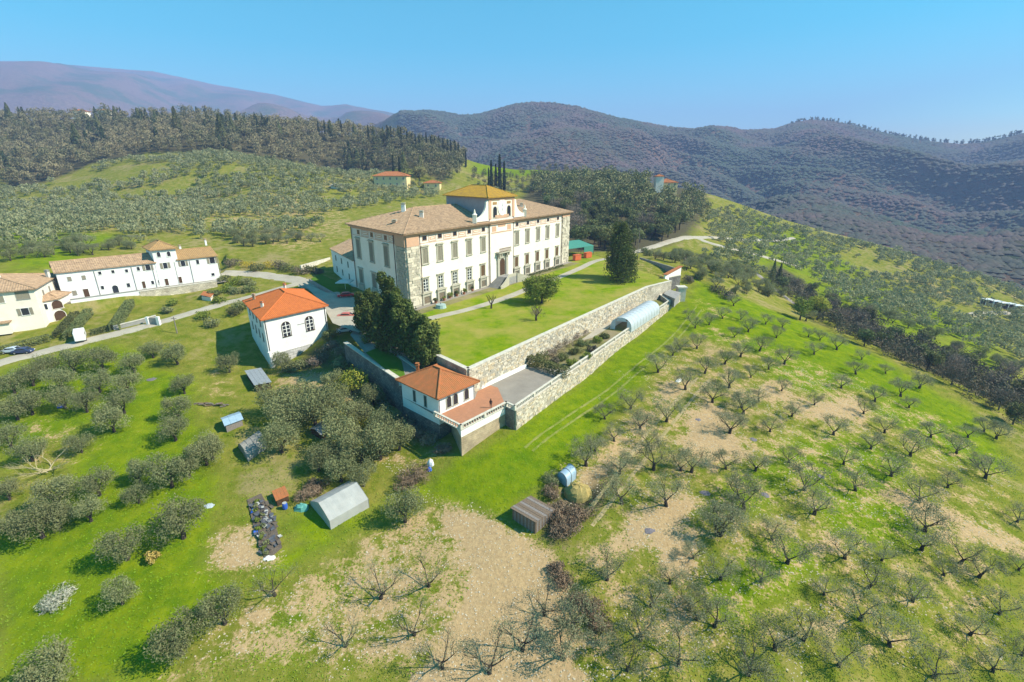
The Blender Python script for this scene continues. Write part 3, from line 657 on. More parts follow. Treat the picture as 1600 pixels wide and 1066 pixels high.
# outer walls with balustrade
def balustrade(name, label, A, Bp, m=M_COPING, h=1.0, z=None, spacing=.55, group='stone balustrades round the lower terrace'):
    z = COURT_Z if z is None else z; A = np.array(A[:2]); Bp = np.array(Bp[:2]); d = Bp-A; L_ = np.linalg.norm(d); d /= L_
    t = thing(name, label, 'balustrade', (A[0], A[1], z), group, rz=math.atan2(d[1], d[0]))
    mb = MB(); mb.lbox(-.2, L_+.2, -.19, .19, h-.16, h); obj('handrail', mb.mesh('handrail', m), t)
    mb = MB(); mb.lbox(-.15, L_+.15, -.16, .16, 0, .14); obj('plinth', mb.mesh('plinth', m), t)
    mb = MB(); mb.lathe([(.08, .141), (.055, .22), (.12, .42), (.06, .66), (.09, h-.162)], 6); bm_ = mb.mesh('baluster', m)
    mb = MB(); mb.lbox(-.24, .24, -.24, .24, .141, h-.161); pm = mb.mesh('pedestal', m)
    n = int(L_/spacing); pn = max(1, round(L_/6.5))
    for i in range(pn+1): obj('pedestal', pm, t, (L_*i/pn, 0, 0))
    k = 0; rest = MB()
    for i in range(1, n):
        x = L_*i/n
        if min(abs(x-L_*j/pn) for j in range(pn+1)) < .3: continue
        if k < 290: obj('baluster', bm_, t, (x, 0, 0))
        else: rest.lathe([(.08, .141), (.055, .22), (.12, .42), (.06, .66), (.09, h-.162)], 5, (x, 0, 0))
        k += 1
    if rest.v: tag(obj('balusters', rest.mesh('balusters', m), t), kind='stuff')
    return t
zF = Z1(*(cF[:2]+[-.5, -.8])); 
ow = wall_thing('terrace_wall', 'long mossy rubble wall under the balustrade beside the bright grass strip', 'wall', [cD, cE], COURT_Z+.0, [-11, -9], .8, M_RUB, None)
dE = (cE-cD)/np.linalg.norm(cE-cD); nE = np.array([dE[1], -dE[0]])
stone_course(ow, cD+np.array([*nE, 0])*.4, cE+np.array([*nE, 0])*.4, -9.5, COURT_Z-.2, nE, .8, .38, [M_ST1, M_ST2, M_ST3], 'stones', seed=8)
t = thing('terrace_bastion', 'projecting corner terrace with white band over tan stone base', 'wall', (cF[0], cF[1], 0))
dFG = (cG-cF)/np.linalg.norm(cG-cF); nFG = np.array([dFG[1], -dFG[0]])
hLf = hL; dLF = (cF-hL)/np.linalg.norm(cF-hL); nLF = np.array([dLF[1], -dLF[0]])
mb = MB(); mb.prism([tuple(p[:2]) for p in (cF, cG, cG+(hR-cG)*.3, hN+(hR-hN)*.3)], COURT_Z-1.35, COURT_Z-.0); mb.build('white_band', M_WHITE, t)
mb = MB(); mb.prism([tuple(p[:2]) for p in (cF-dLF*.04+dFG*.04, cG, cG+(hR-cG)*.3, hN+(hR-hN)*.3)], -12, COURT_Z-1.352)
sb = mb.build('stone_base', M_RUB2, t, uv=True)
mb = MB(); wall_seg(mb, cG, cD, COURT_Z-.02, -11, .5); mb.build('return_wall', M_RUBD, t, uv=True)
sheet_px('pale_paving', [(905, 533), (925, 519), (1010, 461), (1016, 465), (960, 503), (952, 512), (925, 528)], COURT_Z+.02, M_GRAVELW)
balustrade('balustrade', 'pale balustrade on the shaded left edge of the corner terrace', hN-(hR-hN)*.1+(hR-hN)*0+np.array([*(-nFG*0), 0]), cF)
balustrade('balustrade', 'pale balustrade on the sunlit front edge of the corner terrace', cF, cG)
balustrade('balustrade', 'short balustrade where the corner terrace steps out to the long wall', cG, cD)
balustrade('balustrade', 'long stone balustrade running past the gravel court and greenhouse', cD, cE, spacing=.5)
# outer left wall, in shade
w0 = P(540, 538, -1.8); w1 = P(572, 562, -3.0); w2 = P(627, 598, -3.3)
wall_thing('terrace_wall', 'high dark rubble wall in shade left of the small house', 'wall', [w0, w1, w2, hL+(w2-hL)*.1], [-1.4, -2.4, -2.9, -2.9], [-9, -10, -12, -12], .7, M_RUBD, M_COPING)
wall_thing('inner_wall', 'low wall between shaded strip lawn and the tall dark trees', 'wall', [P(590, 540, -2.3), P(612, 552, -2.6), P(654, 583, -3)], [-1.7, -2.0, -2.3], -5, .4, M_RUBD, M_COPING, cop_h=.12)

# ---------------------------------------------------------------- building kit
def tiles(mb, a, b, c, d, sp=.42, amp=.07, mi=0):
    """barrel-tiled roof plane: eave a-b, ridge d-c (may coincide)"""
    a, b, c, d = [np.array(p, float) for p in (a, b, c, d)]; eu = b-a; LU = np.linalg.norm(eu); eu /= LU
    n = np.cross(eu, (c+d)/2-(a+b)/2); n /= np.linalg.norm(n)
    if n[2] < 0: n = -n
    ev = np.cross(n, eu); 
    if np.dot(ev, (c+d)/2-(a+b)/2) < 0: ev = -ev
    W = np.dot(d-a, ev); ud = np.dot(d-a, eu); uc = np.dot(c-a, eu); wv = max(3, int(LU/sp)); off = [0, .75, 1, .75]
    us = []; hs = []
    for i in range(wv*4+1): us.append(LU*i/(wv*4)); hs.append(off[i % 4]*amp)
    for brk in (ud, uc):
        if 0 < brk < LU: us.append(brk); hs.append(amp*.5)
    o_ = np.argsort(us); us = [us[i] for i in o_]; hs = [hs[i] for i in o_]
    def wm(u):
        w_ = W
        if ud > 1e-6: w_ = min(w_, W*u/ud)
        if uc < LU-1e-6: w_ = min(w_, W*(LU-u)/(LU-uc))
        return max(w_, 0)
    vs = []
    for u, h in zip(us, hs): vs += [a+eu*u+n*h, a+eu*u+ev*wm(u)+n*h]
    fs = []
    for i in range(len(us)-1): fs.append((2*i, 2*i+2, 2*i+3, 2*i+1))
    # soffit
    if np.dot(np.cross(eu, ev), n) < 0: fs = [f[::-1] for f in fs]
    mb.add(vs, fs, mi)
    dn = np.array([0, 0, -.16]); mb.add([a+dn, b+dn, c+dn, d+dn], [(0, 3, 2, 1)], mi)
    mb.add([a, b, b+dn, a+dn], [(0, 1, 2, 3), (3, 2, 1, 0)][:1], mi)
def window_part(kind, w_, h_, depth=.12):
    """meshes for one window seen from outside; local x along the wall, -y outward, z up from the sill"""
    fr, pn = MB(), MB()
    if kind in ('stone', 'stonelow', 'stonepane', 'portal_window'):
        f = .38; pn.lbox(0, w_, -.03, .05, 0, h_)
        fr.lbox(-f, 0, -.16, .0, -.1, h_+.002); fr.lbox(w_, w_+f, -.16, 0, -.1, h_+.002); fr.lbox(-f, w_+f, -.16, 0, h_+.004, h_+.45)
        fr.lbox(-f-.22, w_+f+.22, -.42, 0, h_+.454, h_+.66); fr.lbox(-f-.12, w_+f+.12, -.3, 0, -.32, -.102)
        if kind == 'stone': fr.lbox(-f+.1, w_+f-.1, -.2, 0, h_+.664, h_+.86)
        return fr, pn
    if kind == 'arch':
        n = 10; r = w_/2; zc = h_-r; pts = [(0, 0), (w_, 0)]+[(r+r*math.cos(math.pi*i/n), zc+r*math.sin(math.pi*i/n)) for i in range(n+1)]
        pn.add([(x, -.03, z) for x, z in pts], [tuple(range(len(pts)))])
        ro = r+.14; zo = [( -.14, 0), (w_+.14, 0)]
        for i in range(n): 
            t0, t1 = math.pi*i/n, math.pi*(i+1)/n
            vs = [(r+rr*math.cos(t), y, zc+rr*math.sin(t)) for t in (t0, t1) for rr in (r, ro) for y in (-.1, 0)]
            fr.add(vs, [(0, 2, 6, 4), (2, 3, 7, 6), (1, 0, 4, 5)], 0)
        fr.lbox(-.14, 0, -.1, 0, 0, zc); fr.lbox(w_, w_+.14, -.1, 0, 0, zc); fr.lbox(-.2, w_+.2, -.18, 0, -.12, -.002)
        return fr, pn
    pn.lbox(0, w_, -.03, .05, 0, h_)
    fr.lbox(-.1, 0, -.07, 0, 0, h_); fr.lbox(w_, w_+.1, -.07, 0, 0, h_); fr.lbox(-.1, w_+.1, -.07, 0, h_+.002, h_+.1); fr.lbox(-.14, w_+.14, -.14, 0, -.1, -.002)
    return fr, pn
_wc = {}
def window(root, A, du, s, z, w_, h_, kind='plain', mp=None, mf=None, name='window', extra=None):
    mp = mp or M_DARK; mf = mf or M_WFRAME
    key = (kind, round(w_, 2), round(h_, 2), mp.name, mf.name, name, extra)
    if key not in _wc:
        fr, pn = window_part(kind, w_, h_); subs = [('frame' if kind not in ('stone', 'stonelow', 'stonepane') else 'stone_surround', fr.mesh('frame', mf))]
        if extra == 'muntins':
            mu = MB(); mu.lbox(w_/2-.09, w_/2+.09, -.075, -.032, 0, h_); 
            for i in (1, 2, 3): mu.lbox(.002, w_-.002, -.07, -.032, h_*i/4-.06, h_*i/4+.06)
            mu.lbox(.002, .12, -.065, -.032, 0, h_); mu.lbox(w_-.12, w_-.002, -.065, -.032, 0, h_); subs.append(('muntins', mu.mesh('muntins', M_WFRAME)))
        if extra == 'louvres':
            mu = MB(); mu.lbox(w_/2-.04, w_/2+.04, -.09, -.032, 0, h_)
            for i in range(12): mu.lbox(.06, w_-.06, -.065, -.032, h_*(i+.25)/12, h_*(i+.6)/12)
            subs.append(('louvres', mu.mesh('louvres', mp)))
        if extra == 'open':
            mu = MB(); mu.lbox(-.75, -.12, -.1, -.02, .02, h_); subs.append(('shutter', mu.mesh('shutter', M_SHUT))); mu = MB(); mu.lbox(w_+.12, w_+.75, -.1, -.02, .02, h_); subs.append(('shutter', mu.mesh('shutter', M_SHUT)))
        _wc[key] = (pn.mesh(name, mp), subs)
    pm, subs = _wc[key]; du = np.array(du[:2], float); du /= np.linalg.norm(du); R0 = rloc(root)
    p = np.array([A[0]+du[0]*s, A[1]+du[1]*s, z])-R0
    o = obj(name, pm, root, p, math.atan2(du[1], du[0]))
    for nme, sm in subs: obj(nme, sm, o)
    return o
def hip_roof(root, Q, ze, zr, ov, m, sp=.42, amp=.07, inset=None, name='roof', ridge=True, ridge_m=None):
    """Q: four corners (xy) in order front-left, front-right, back-right, back-left; ridge along the longer axis"""
    Q = [np.array(q[:2], float) for q in Q]; c = sum(Q)/4
    u = (Q[1]-Q[0]); lu = np.linalg.norm(u); u /= lu; v = Q[3]-Q[0]; lv = np.linalg.norm(v); v /= lv
    E_ = [Q[0]-u*ov-v*ov, Q[1]+u*ov-v*ov, Q[2]+u*ov+v*ov, Q[3]-u*ov+v*ov]
    if lu >= lv:
        ins = inset if inset is not None else lv/2
        r0 = (Q[0]+Q[3])/2+u*min(ins, lu/2); r1 = (Q[1]+Q[2])/2-u*min(ins, lu/2)
    else:
        ins = inset if inset is not None else lu/2
        r0 = (Q[0]+Q[1])/2+v*min(ins, lv/2); r1 = (Q[3]+Q[2])/2-v*min(ins, lv/2)
    e = [np.array([*p, ze]) for p in E_]; r0 = np.array([*r0, zr]); r1 = np.array([*r1, zr]); mb = MB()
    if lu >= lv: tiles(mb, e[0], e[1], r1, r0, sp, amp); tiles(mb, e[2], e[3], r0, r1, sp, amp); tiles(mb, e[1], e[2], r1, r1, sp, amp); tiles(mb, e[3], e[0], r0, r0, sp, amp); hips = [(e[0], r0), (e[3], r0), (e[1], r1), (e[2], r1), (r0, r1)]
    else: tiles(mb, e[0], e[1], r0, r0, sp, amp); tiles(mb, e[2], e[3], r1, r1, sp, amp); tiles(mb, e[1], e[2], r1, r0, sp, amp); tiles(mb, e[3], e[0], r0, r1, sp, amp); hips = [(e[0], r0), (e[1], r0), (e[3], r1), (e[2], r1), (r0, r1)]
    ro = mb.build(name, m, root)
    if ridge:
        mb = MB()
        for a, b in hips:
            if np.linalg.norm(a-b) < .5: continue
            mb.tube([a+[0, 0, .06], b+[0, 0, .06]], [.17, .17], 6)
        mb.build('ridge_tiles', ridge_m or m, ro)
    return ro
def gable_roof(root, Q, ze, zr, ov, m, sp=.42, amp=.06, name='roof', mono=False):
    Q = [np.array(q[:2], float) for q in Q]; u = Q[1]-Q[0]; u /= np.linalg.norm(u); v = Q[3]-Q[0]; v /= np.linalg.norm(v)
    e = [np.array([*p, ze]) for p in (Q[0]-u*ov-v*ov, Q[1]+u*ov-v*ov, Q[2]+u*ov+v*ov, Q[3]-u*ov+v*ov)]; mb = MB()
    if mono:
        e[2][2] = e[3][2] = zr; tiles(mb, e[0], e[1], e[2], e[3], sp, amp); ro = mb.build(name, m, root); return ro
    r0 = (e[0]+e[3])/2; r1 = (e[1]+e[2])/2; r0[2] = r1[2] = zr
    tiles(mb, e[0], e[1], r1, r0, sp, amp); tiles(mb, e[2], e[3], r0, r1, sp, amp); ro = mb.build(name, m, root)
    mb = MB(); mb.tube([r0+[0, 0, .05], r1+[0, 0, .05]], [.16, .16], 6); mb.build('ridge_tiles', m, ro); return ro
def chimney(parent, x, y, z0, z1, w_=.7, m=None, capm=None, name='chimney'):
    mb = MB(); h = w_/2; mb.lbox(x-h, x+h, y-h, y+h, z0, z1, 0); mb.lbox(x-h-.12, x+h+.12, y-h-.12, y+h+.12, z1+.002, z1+.16, 1)
    mb.lbox(x-h*.7, x+h*.7, y-h*.7, y+h*.7, z1+.162, z1+.4, 0); mb.lbox(x-h-.1, x+h+.1, y-h-.1, y+h+.1, z1+.402, z1+.5, 1)
    return mb.build(name, [m or M_WHITE, capm or M_TILES], parent)
def pipe(root, p, z0, z1, r=.09, m=None):
    mb = MB(); mb.tube([(p[0], p[1], z0), (p[0], p[1], z1)], [r, r], 6); return mb.build('downpipe', m or M_PIPE, root)
def xyz(A, du, s, z, out=0.0):
    du = np.array(du[:2], float); du /= np.linalg.norm(du); return np.array([A[0]+du[0]*s+du[1]*out, A[1]+du[1]*s-du[0]*out, z])

# ---------------------------------------------------------------- the villa
vil = thing('villa', 'very large cream villa with central clock gable and long tiled roofs above the lawn', 'villa', (B0[0], B0[1], 0))
ZE = 19.6
mb = MB(); mb.prism([tuple(q[:2]) for q in (B0, B1, B2, B3)], -1.5, 16.6); mb.build('wall', M_CREAM, vil)
mb = MB(); mb.prism([tuple(q[:2]) for q in (B0, B1, B2, B3)], 16.603, ZE-.2); mb.build('frieze_wall', M_CREAM2, vil)
def fbox(mb, A, du, s0, s1, z0, z1, o0, o1, mi=0):
    du = np.array([du[0], du[1], 0.]); n = np.array([du[1], -du[0], 0.]); mb.box((A[0], A[1], 0), du, n, (0, 0, 1), s0, s1, o0, o1, z0, z1, mi)
nF = np.array([U[1], -U[0], 0]); SD = -V; nS = np.array([SD[1], -SD[0], 0])
mb = MB()   # cornice all round
for A, du, L_ in ((B0, U, VL), (B3, SD, VD)):
    fbox(mb, A, du, -.5, L_+.5, ZE-.75, ZE-.2, .0, .55); fbox(mb, A, du, -.8, L_+.8, ZE-.198, ZE+.02, .0, .9)
mb.build('cornice', M_PINK, vil)
# pink bands of the frieze
mb = MB(); fbox(mb, B0, U, 4.6, VL-6.4, 18.55, 18.85, .0, .05); fbox(mb, B0, U, 4.6, VL-6.4, 16.5, 16.62, 0, .06)
fbox(mb, B3, SD, 1.0, VD-5.5, 18.5, 18.85, 0, .05); fbox(mb, B3, SD, 1.0, VD-5.5, 16.45, 16.6, 0, .06); 
fbox(mb, B0, U, 0.02, 4.4, 16.2, 18.85, .3, .36); fbox(mb, B3, SD, VD-5.2, VD-.02, 16.2, 18.85, .0, .36); fbox(mb, B0, U, VL-6.2, VL, 18.0, 18.85, .0, .3)
mb.build('pink_band', M_PINK, vil)
att = [6.8, 12.7, 18.9, 25.3, 32.1, 50.5, 57.2, 63.9, 70.9, 78.3]
def panel(A, du, s0, s1, z0, z1):
    mb = MB(); f = .13
    fbox(mb, A, du, s0, s1, z0, z0+f, 0, .07); fbox(mb, A, du, s0, s1, z1-f, z1, 0, .07); fbox(mb, A, du, s0, s0+f, z0+f+.001, z1-f-.001, 0, .07); fbox(mb, A, du, s1-f, s1, z0+f+.001, z1-f-.001, 0, .07)
    fbox(mb, A, du, s0+.45, s1-.45, z0+.45, z1-.45, 0, .04); fbox(mb, A, du, s0+.8, s1-.8, z0+.7, z1-.7, .041, .06, 1); mb.build('frieze_panel', [M_PINK, M_CREAM], vil)
for i, s_ in enumerate(att):
    window(vil, B0, U, s_-.75, 17.3, 1.5, 1.05, 'plain', M_DARK, M_PINK)
    if i not in (4, 9): panel(B0, U, s_+1.5, att[i+1]-1.5, 16.75, 18.4)
for s_ in (4.6, 13.5, 22.0): window(vil, B3, SD, s_, 17.0, 1.6, 1.2, 'plain', M_DARK, M_PINK)
for a, b in ((7.4, 12.3), (16.4, 20.8), (24.6, 27.6)): panel(B3, SD, a, b, 16.75, 18.4)
up = [6.6, 12.4, 18.6, 25.0, 31.8, 50.4, 57.0, 64.0, 70.7, 78.2]
for i, s_ in enumerate(up):
    window(vil, B0, U, s_-.95, 11.2, 1.9, 4.0, 'stone', M_SHUT, M_GSTONE, extra='louvres')
for i, s_ in enumerate([6.2, 12.1, 18.2, 24.8, 31.4, 50.1, 56.8, 63.7, 70.5, 78.1]):
    pane = i < 4
    wo = window(vil, B0, U, s_-.95, 3.7, 1.9, 3.3, 'stonepane' if pane else 'stonelow', M_DARK if pane else M_BROWN, M_GSTONE, extra='muntins' if pane else 'louvres')
    mb = MB()   # kneeling basement window box
    fbox(mb, B0, U, s_-1.75, s_-1.3, .0, 3.1, .002, .5); fbox(mb, B0, U, s_+1.3, s_+1.75, .0, 3.1, .002, .5); fbox(mb, B0, U, s_-1.95, s_+1.95, 3.101, 3.36, .002, .72)
    fbox(mb, B0, U, s_-1.3, s_+1.3, 2.3, 3.099, .002, .4); fbox(mb, B0, U, s_-1.3, s_+1.3, 0, .35, .002, .42); fbox(mb, B0, U, s_-1.28, s_+1.28, .36, 2.29, .002, .1, 1)
    for q in range(-3, 4): fbox(mb, B0, U, s_+q*.35-.04, s_+q*.35+.04, .352, 2.298, .3, .36, 2)
    mb.build('basement_window', [M_GSTONE, M_BROWN, M_GSTONE], vil)
for s_ in (2.9, 11.8, 21.0):
    window(vil, B3, SD, s_+.4, 9.9, 2.3, 5.4, 'stone', M_SHUT, M_GSTONE, extra='louvres')
    window(vil, B3, SD, s_+.4, 2.2, 2.3, 4.2, 'stonelow', M_SHUT, M_GSTONE, extra='louvres')
    mb = MB(); fbox(mb, B3, SD, s_-.2, s_+3.3, 0, 1.8, .002, .45); mb.build('basement_window', M_GSTONE, vil)
# quoins: rusticated blocks, uneven
rq = random.Random(4)
for A, du, s0, s1, seed in ((B0, U, .05, 4.3, 1), (B3, SD, VD-5.2, VD-.05, 2), (B1, V, .05, 1.0, 9), (B0, U, VL-5.9, VL-.05, 3)):
    mb = MB(); z = 0.; 
    top = 16.2 if s0 < VL-10 or True else 16
    top = 18.0 if (s0 > 50) else 16.2
    while z < top-.3:
        h = rq.uniform(.55, .8); h = min(h, top-z); s_ = s0
        while s_ < s1-.15:
            w_ = min(rq.uniform(.7, 1.7), s1-s_); dz_ = rq.uniform(.18, .42) if A is not B1 else .2
            fbox(mb, A, du, s_+.02, s_+w_-.02, z+.02, z+h-.02, -.05, dz_, rq.randrange(2)); s_ += w_
        z += h
    q = mb.build('quoin_stones', [M_QUOIN, M_ST1 if A is B0 else M_ST3], vil); tag(q, kind='stuff')
# central bay
mb = MB(); fbox(mb, B0, U, 35.0, 47.4, 0, ZE-.9, .003, .4); fbox(mb, B0, U, 35.0, 47.4, ZE-.02, 20.6, -.6, .4, 1); mb.build('central_bay', [M_CREAM, M_CREAM2], vil)
mb = MB(); fbox(mb, B0, U, 35.6, 46.8, 16.2, 16.5, .401, .5); fbox(mb, B0, U, 36.0, 38.2, 16.7, 18.3, .401, .45); fbox(mb, B0, U, 44.2, 46.4, 16.7, 18.3, .401, .45); fbox(mb, B0, U, 39.2, 43.2, 17.9, 19.6, .401, .46); fbox(mb, B0, U, 34.6, 47.8, ZE-.7, ZE-.1, .401, .9)
mb.build('bay_panel', M_PINK, vil)
C_ = 41.2
window(vil, B0, U+0, C_-.85, 11.6, 1.7, 4.3, 'stone', M_BROWN, M_GSTONE, name='balcony_door')
for o_ in [vil.children[-1]]: o_.location = tuple(np.array(o_.location)+nF*.42)
dr = window(vil, B0, U, C_-1.5, 2.4, 3.0, 5.4, 'arch', M_WOODD, M_GSTONE, name='door'); dr.location = tuple(np.array(dr.location)+nF*.42)
mb = MB()
for sg in (-1, 1):
    a, b = sorted((C_+sg*1.8, C_+sg*2.9)); fbox(mb, B0, U, a, b, 2.3, 9.4, .402, .85)
fbox(mb, B0, U, C_-1.6, C_+1.6, 7.95, 9.4, .402, .7); mb.build('portal_surround', M_GSTONE, vil)
mb = MB(); fbox(mb, B0, U, C_-3.4, C_+3.4, 9.75, 10.1, .402, 1.9)
for s_ in (-2.6, -1.6, 1.6, 2.6): fbox(mb, B0, U, C_+s_-.22, C_+s_+.22, 8.7, 9.748, .86, 1.6)
bal = mb.build('balcony', M_GSTONE, vil)
mb = MB(); fbox(mb, B0, U, C_-3.3, C_+3.3, 11.2, 11.35, 1.7, 1.85)
for i in range(23): fbox(mb, B0, U, C_-3.2+i*.29, C_-3.12+i*.29, 10.102, 11.198, 1.74, 1.8)
mb.build('railing', M_PIPE, bal)
for s_ in (34.6, 47.9, 4.75, VL-6.3): pipe(vil, xyz(B0, U, s_, 0, .3), .3, ZE-.3, .11)
for s_ in (.6, VD-6.0): pipe(vil, xyz(B3, SD, s_, 0, .25), .3, ZE-.3, .11)
# main roof: two wings either side of the tower
ZR = 24.3
hip = hip_roof(vil, [B0[:2], B1[:2], B2[:2], B3[:2]], ZE, ZR, 1.3, M_TILEB, .9, .17, inset=15.0)
# belvedere
TB = 27.0
t0 = xyz(B0, U, 34.4, 0, .3); t1 = xyz(B0, U, 48.2, 0, .3); TD = 23.0
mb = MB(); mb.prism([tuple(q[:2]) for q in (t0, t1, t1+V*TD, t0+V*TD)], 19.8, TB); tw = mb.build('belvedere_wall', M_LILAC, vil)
mb = MB(); fbox(mb, t0, U, .0, 13.8, 20.62, TB, .003, .12); fbox(mb, t1, V, 0, TD, 20.2, TB, .003, .1); mb.build('belvedere_front', M_CREAM, vil)
mb = MB()
for a, b in ((0., 1.3), (12.5, 13.8)): fbox(mb, t0, U, a, b, 20.62, TB-.9, .121, .25)
fbox(mb, t0, U, 0, 13.8, TB-.9, TB-.3, .121, .35); fbox(mb, t0, U, 3.2, 10.6, 20.63, 21.6, .121, .22)
mb.build('belvedere_band', M_PINK, vil)
for s_ in (2.2, 9.7): wd = window(vil, t0, U, s_, 21.0, 1.9, 3.2, 'arch', M_DARK, M_GSTONE); wd.location = tuple(np.array(wd.location)+nF*.13)
for s_ in (2.2, 9.7):
    mb = MB(); fbox(mb, t0, U, s_-.1, s_+2.0, 24.8, 25.6, .121, .2); mb.build('frieze_panel', M_TILEY2, vil)
mb = MB(); cx = 6.9; ring = [(cx+2.2*math.cos(a), 23.9+2.55*math.sin(a)) for a in np.linspace(0, 2*math.pi, 29)[:-1]]
def P3(s_, z, o): return xyz(t0, U, s_, z, o)
mb.add([P3(a, z, .122) for a, z in ring]+[P3(a, z, .3) for a, z in ring], [tuple(range(28, 56))[::1]]+[(i, (i+1) % 28, 28+(i+1) % 28, 28+i) for i in range(28)])
ck = mb.build('clock', M_WHITE, vil)
mb = MB()
for k in range(12):
    a = math.radians(30*k); fbox(mb, t0, U, cx+1.75*math.sin(a)-.09, cx+1.75*math.sin(a)+.09, 23.9+2.05*math.cos(a)-.14, 23.9+2.05*math.cos(a)+.14, .301, .33)
mb.build('hour_marks', M_PINK, ck)
mb = MB(); fbox(mb, t0, U, cx-.07, cx+.07, 22.6, 25.3, .331, .36); fbox(mb, t0, U, cx-.5, cx+.5, 24.4, 24.55, .331, .36); fbox(mb, t0, U, cx-.35, cx+.35, 23.2, 23.32, .331, .36); mb.build('clock_hand', mat('clock_grey', (.3, .33, .38), .5), ck)
for sg in (-1, 1):        # concave volutes with a pinnacle at the foot
    mb = MB(); n = 12; base = 0. if sg < 0 else 13.8; pr = []
    for i in range(n+1):
        a = math.pi/2*i/n; pr.append((base+sg*(6.3-5.2*math.sin(a)-.0), 20.6+.7+4.4*(1-math.cos(a)) if True else 0))
    prof = [(base+sg*.02, 20.2), (base+sg*6.4, 20.2)]+pr+[(base+sg*.02, pr[-1][1]+.6)]
    m_ = len(prof); vs = [P3(a, z, -.45) for a, z in prof]+[P3(a, z, .1) for a, z in prof]
    mb.add(vs, [tuple(range(m_)), tuple(range(m_, 2*m_))[::-1]]+[(i, m_+i, m_+(i+1) % m_, (i+1) % m_) for i in range(m_)]); mb.build('volute', M_CREAM, vil)
    mb = MB(); c0 = P3(base+sg*6.6, 0, -.1); mb.lbox(c0[0]-.6, c0[0]+.6, c0[1]-.6, c0[1]+.6, 20.0, 22.3); mb.lathe([(.75, 0), (.8, .15), (.35, .5), (.25, 1.1), (.08, 1.7)], 8, (c0[0], c0[1], 22.302)); mb.build('pinnacle', M_CREAM, vil)
hip_roof(vil, [t0[:2], t1[:2], (t1+V*TD)[:2], (t0+V*TD)[:2]], TB, 30.2, 1.0, M_TILEY, .62, .1, inset=7.5, name='belvedere_roof')
mb = MB(); a_ = t1+V*6+U*-4; mb.tube([(a_[0], a_[1], 28), (a_[0], a_[1], 33.2)], [.06, .05], 5); mb.tube([(a_[0]-.6, a_[1], 32.6), (a_[0]+.6, a_[1], 32.6)], [.04, .04], 4); mb.build('roof_aerial', M_PIPE, vil)
for s_, d_, h_, mm in ((11.5, 17.5, 25.3, M_WHITE), (12.3, 8.5, 23.6, M_CREAM2), (3.6, 11, 21.6, M_PINK), (64, 9, 23.2, M_CREAM2)):
    q = B0+U*s_+V*d_; chimney(hip, q[0], q[1], 19.8, h_, 1.1, mm, M_GSTONE)
# double stairs before the portal
mb = MB()
fbox(mb, B0, U, C_-2.4, C_+2.4, 0, 2.3, .41, 4.6)
for sg in (-1, 1):
    n = 12
    for i in range(n):
        a, b = sorted((C_+sg*(2.402+i*.52), C_+sg*(2.402+(i+1)*.52))); fbox(mb, B0, U, a, b, 0, 2.3*(n-i-.5)/n, .55+.02*i, 3.6+.12*i)
st = mb.build('entrance_stairs', M_CONC, vil)
for sg in (-1, 1):
    mb = MB(); k = 8
    prev = None
    for i in range(k+1):
        tt_ = i/k; s_ = C_+sg*(2.4+6.4*tt_); o_ = 4.7+1.4*math.sin(tt_*math.pi*.5); h_ = 3.2-2.3*tt_
        p = xyz(B0, U, s_, 0, o_)
        if prev is not None: wall_seg(mb, prev[0], p, (prev[1], h_), 0, .35)
        prev = (p, h_)
    mb.build('parapet', M_GSTONE, st)
mb = MB(); fbox(mb, B0, U, C_-2.4, C_+2.4, 2.302, 3.2, 4.25, 4.6); mb.build('parapet', M_GSTONE, st)
# lower annex on the left
aw = B3
ax0 = B3+U*.0+V*1.5; an = thing('annex', 'low white annex with a brown tiled roof joined to the villa left side', 'annex', (ax0[0], ax0[1], 0))
AL = P(517, 388, 8.6); 
AB = B3+V*.3; AU = (AL-AB); AU[2] = 0; ALn = float(np.linalg.norm(AU)); AU /= ALn
aC = [AL, AB-U*0, AB+U*9+V*0, AL+U*9]
aC = [np.array([AL[0], AL[1], 0]), np.array([AB[0], AB[1], 0]), np.array([*(AB+U*8)[:2], 0]), np.array([*(AL+U*8)[:2], 0])]
mb = MB(); mb.prism([tuple(q[:2]) for q in aC], -1, 8.5); mb.build('wall', M_WHITE, an)
gable_roof(an, [q[:2] for q in aC], 8.55, 11.2, .6, M_TILEB, .5, .08, mono=True)
dA = (aC[1]-aC[0]); lA = float(np.linalg.norm(dA))
for f_ in (.2, .46, .74):
    window(an, aC[0], dA, f_*lA-.5, 5.2, 1.1, 1.7, 'plain', M_GREENS, M_GSTONE); window(an, aC[0], dA, f_*lA-.5, 1.2, 1.1, 1.8, 'plain', M_GREENS, M_GSTONE)
# ---------------------------------------------------------------- small house on the corner terrace
EZ = -1.55
sh = thing('garden_house', 'small white house with orange hipped roof on the corner terrace', 'house', (hN[0], hN[1], -5))
hB = hL+(hR-hN)
Q = [hL[:2], hN[:2], hR[:2], hB[:2]]      # note: order left, near, right, back
qs = [np.array(q) for q in Q]
mb = MB(); mb.prism([tuple(q) for q in Q], -6.9, EZ-.1); mb.build('wall', M_COOLW, sh)
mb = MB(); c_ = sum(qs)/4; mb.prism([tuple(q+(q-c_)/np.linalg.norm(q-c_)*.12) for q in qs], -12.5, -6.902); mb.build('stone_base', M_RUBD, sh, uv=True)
hip_roof(sh, [hL[:2], hN[:2], hR[:2], hB[:2]], EZ, EZ+2.5, .75, M_TILES, .34, .06)
dL_ = hN-hL; lL = float(np.linalg.norm(dL_)); dR_ = hR-hN; lR = float(np.linalg.norm(dR_))
for f_ in (.36, .66): window(sh, hL, dL_, lL*f_-.3, -4.6, .6, 2.0, 'plain', M_GREENS, M_CONC)
for f_ in (.27, .45, .76): window(sh, hN, dR_, lR*f_-.5, -4.35, .95, 2.0, 'arch', M_DARK, M_GSTONE)
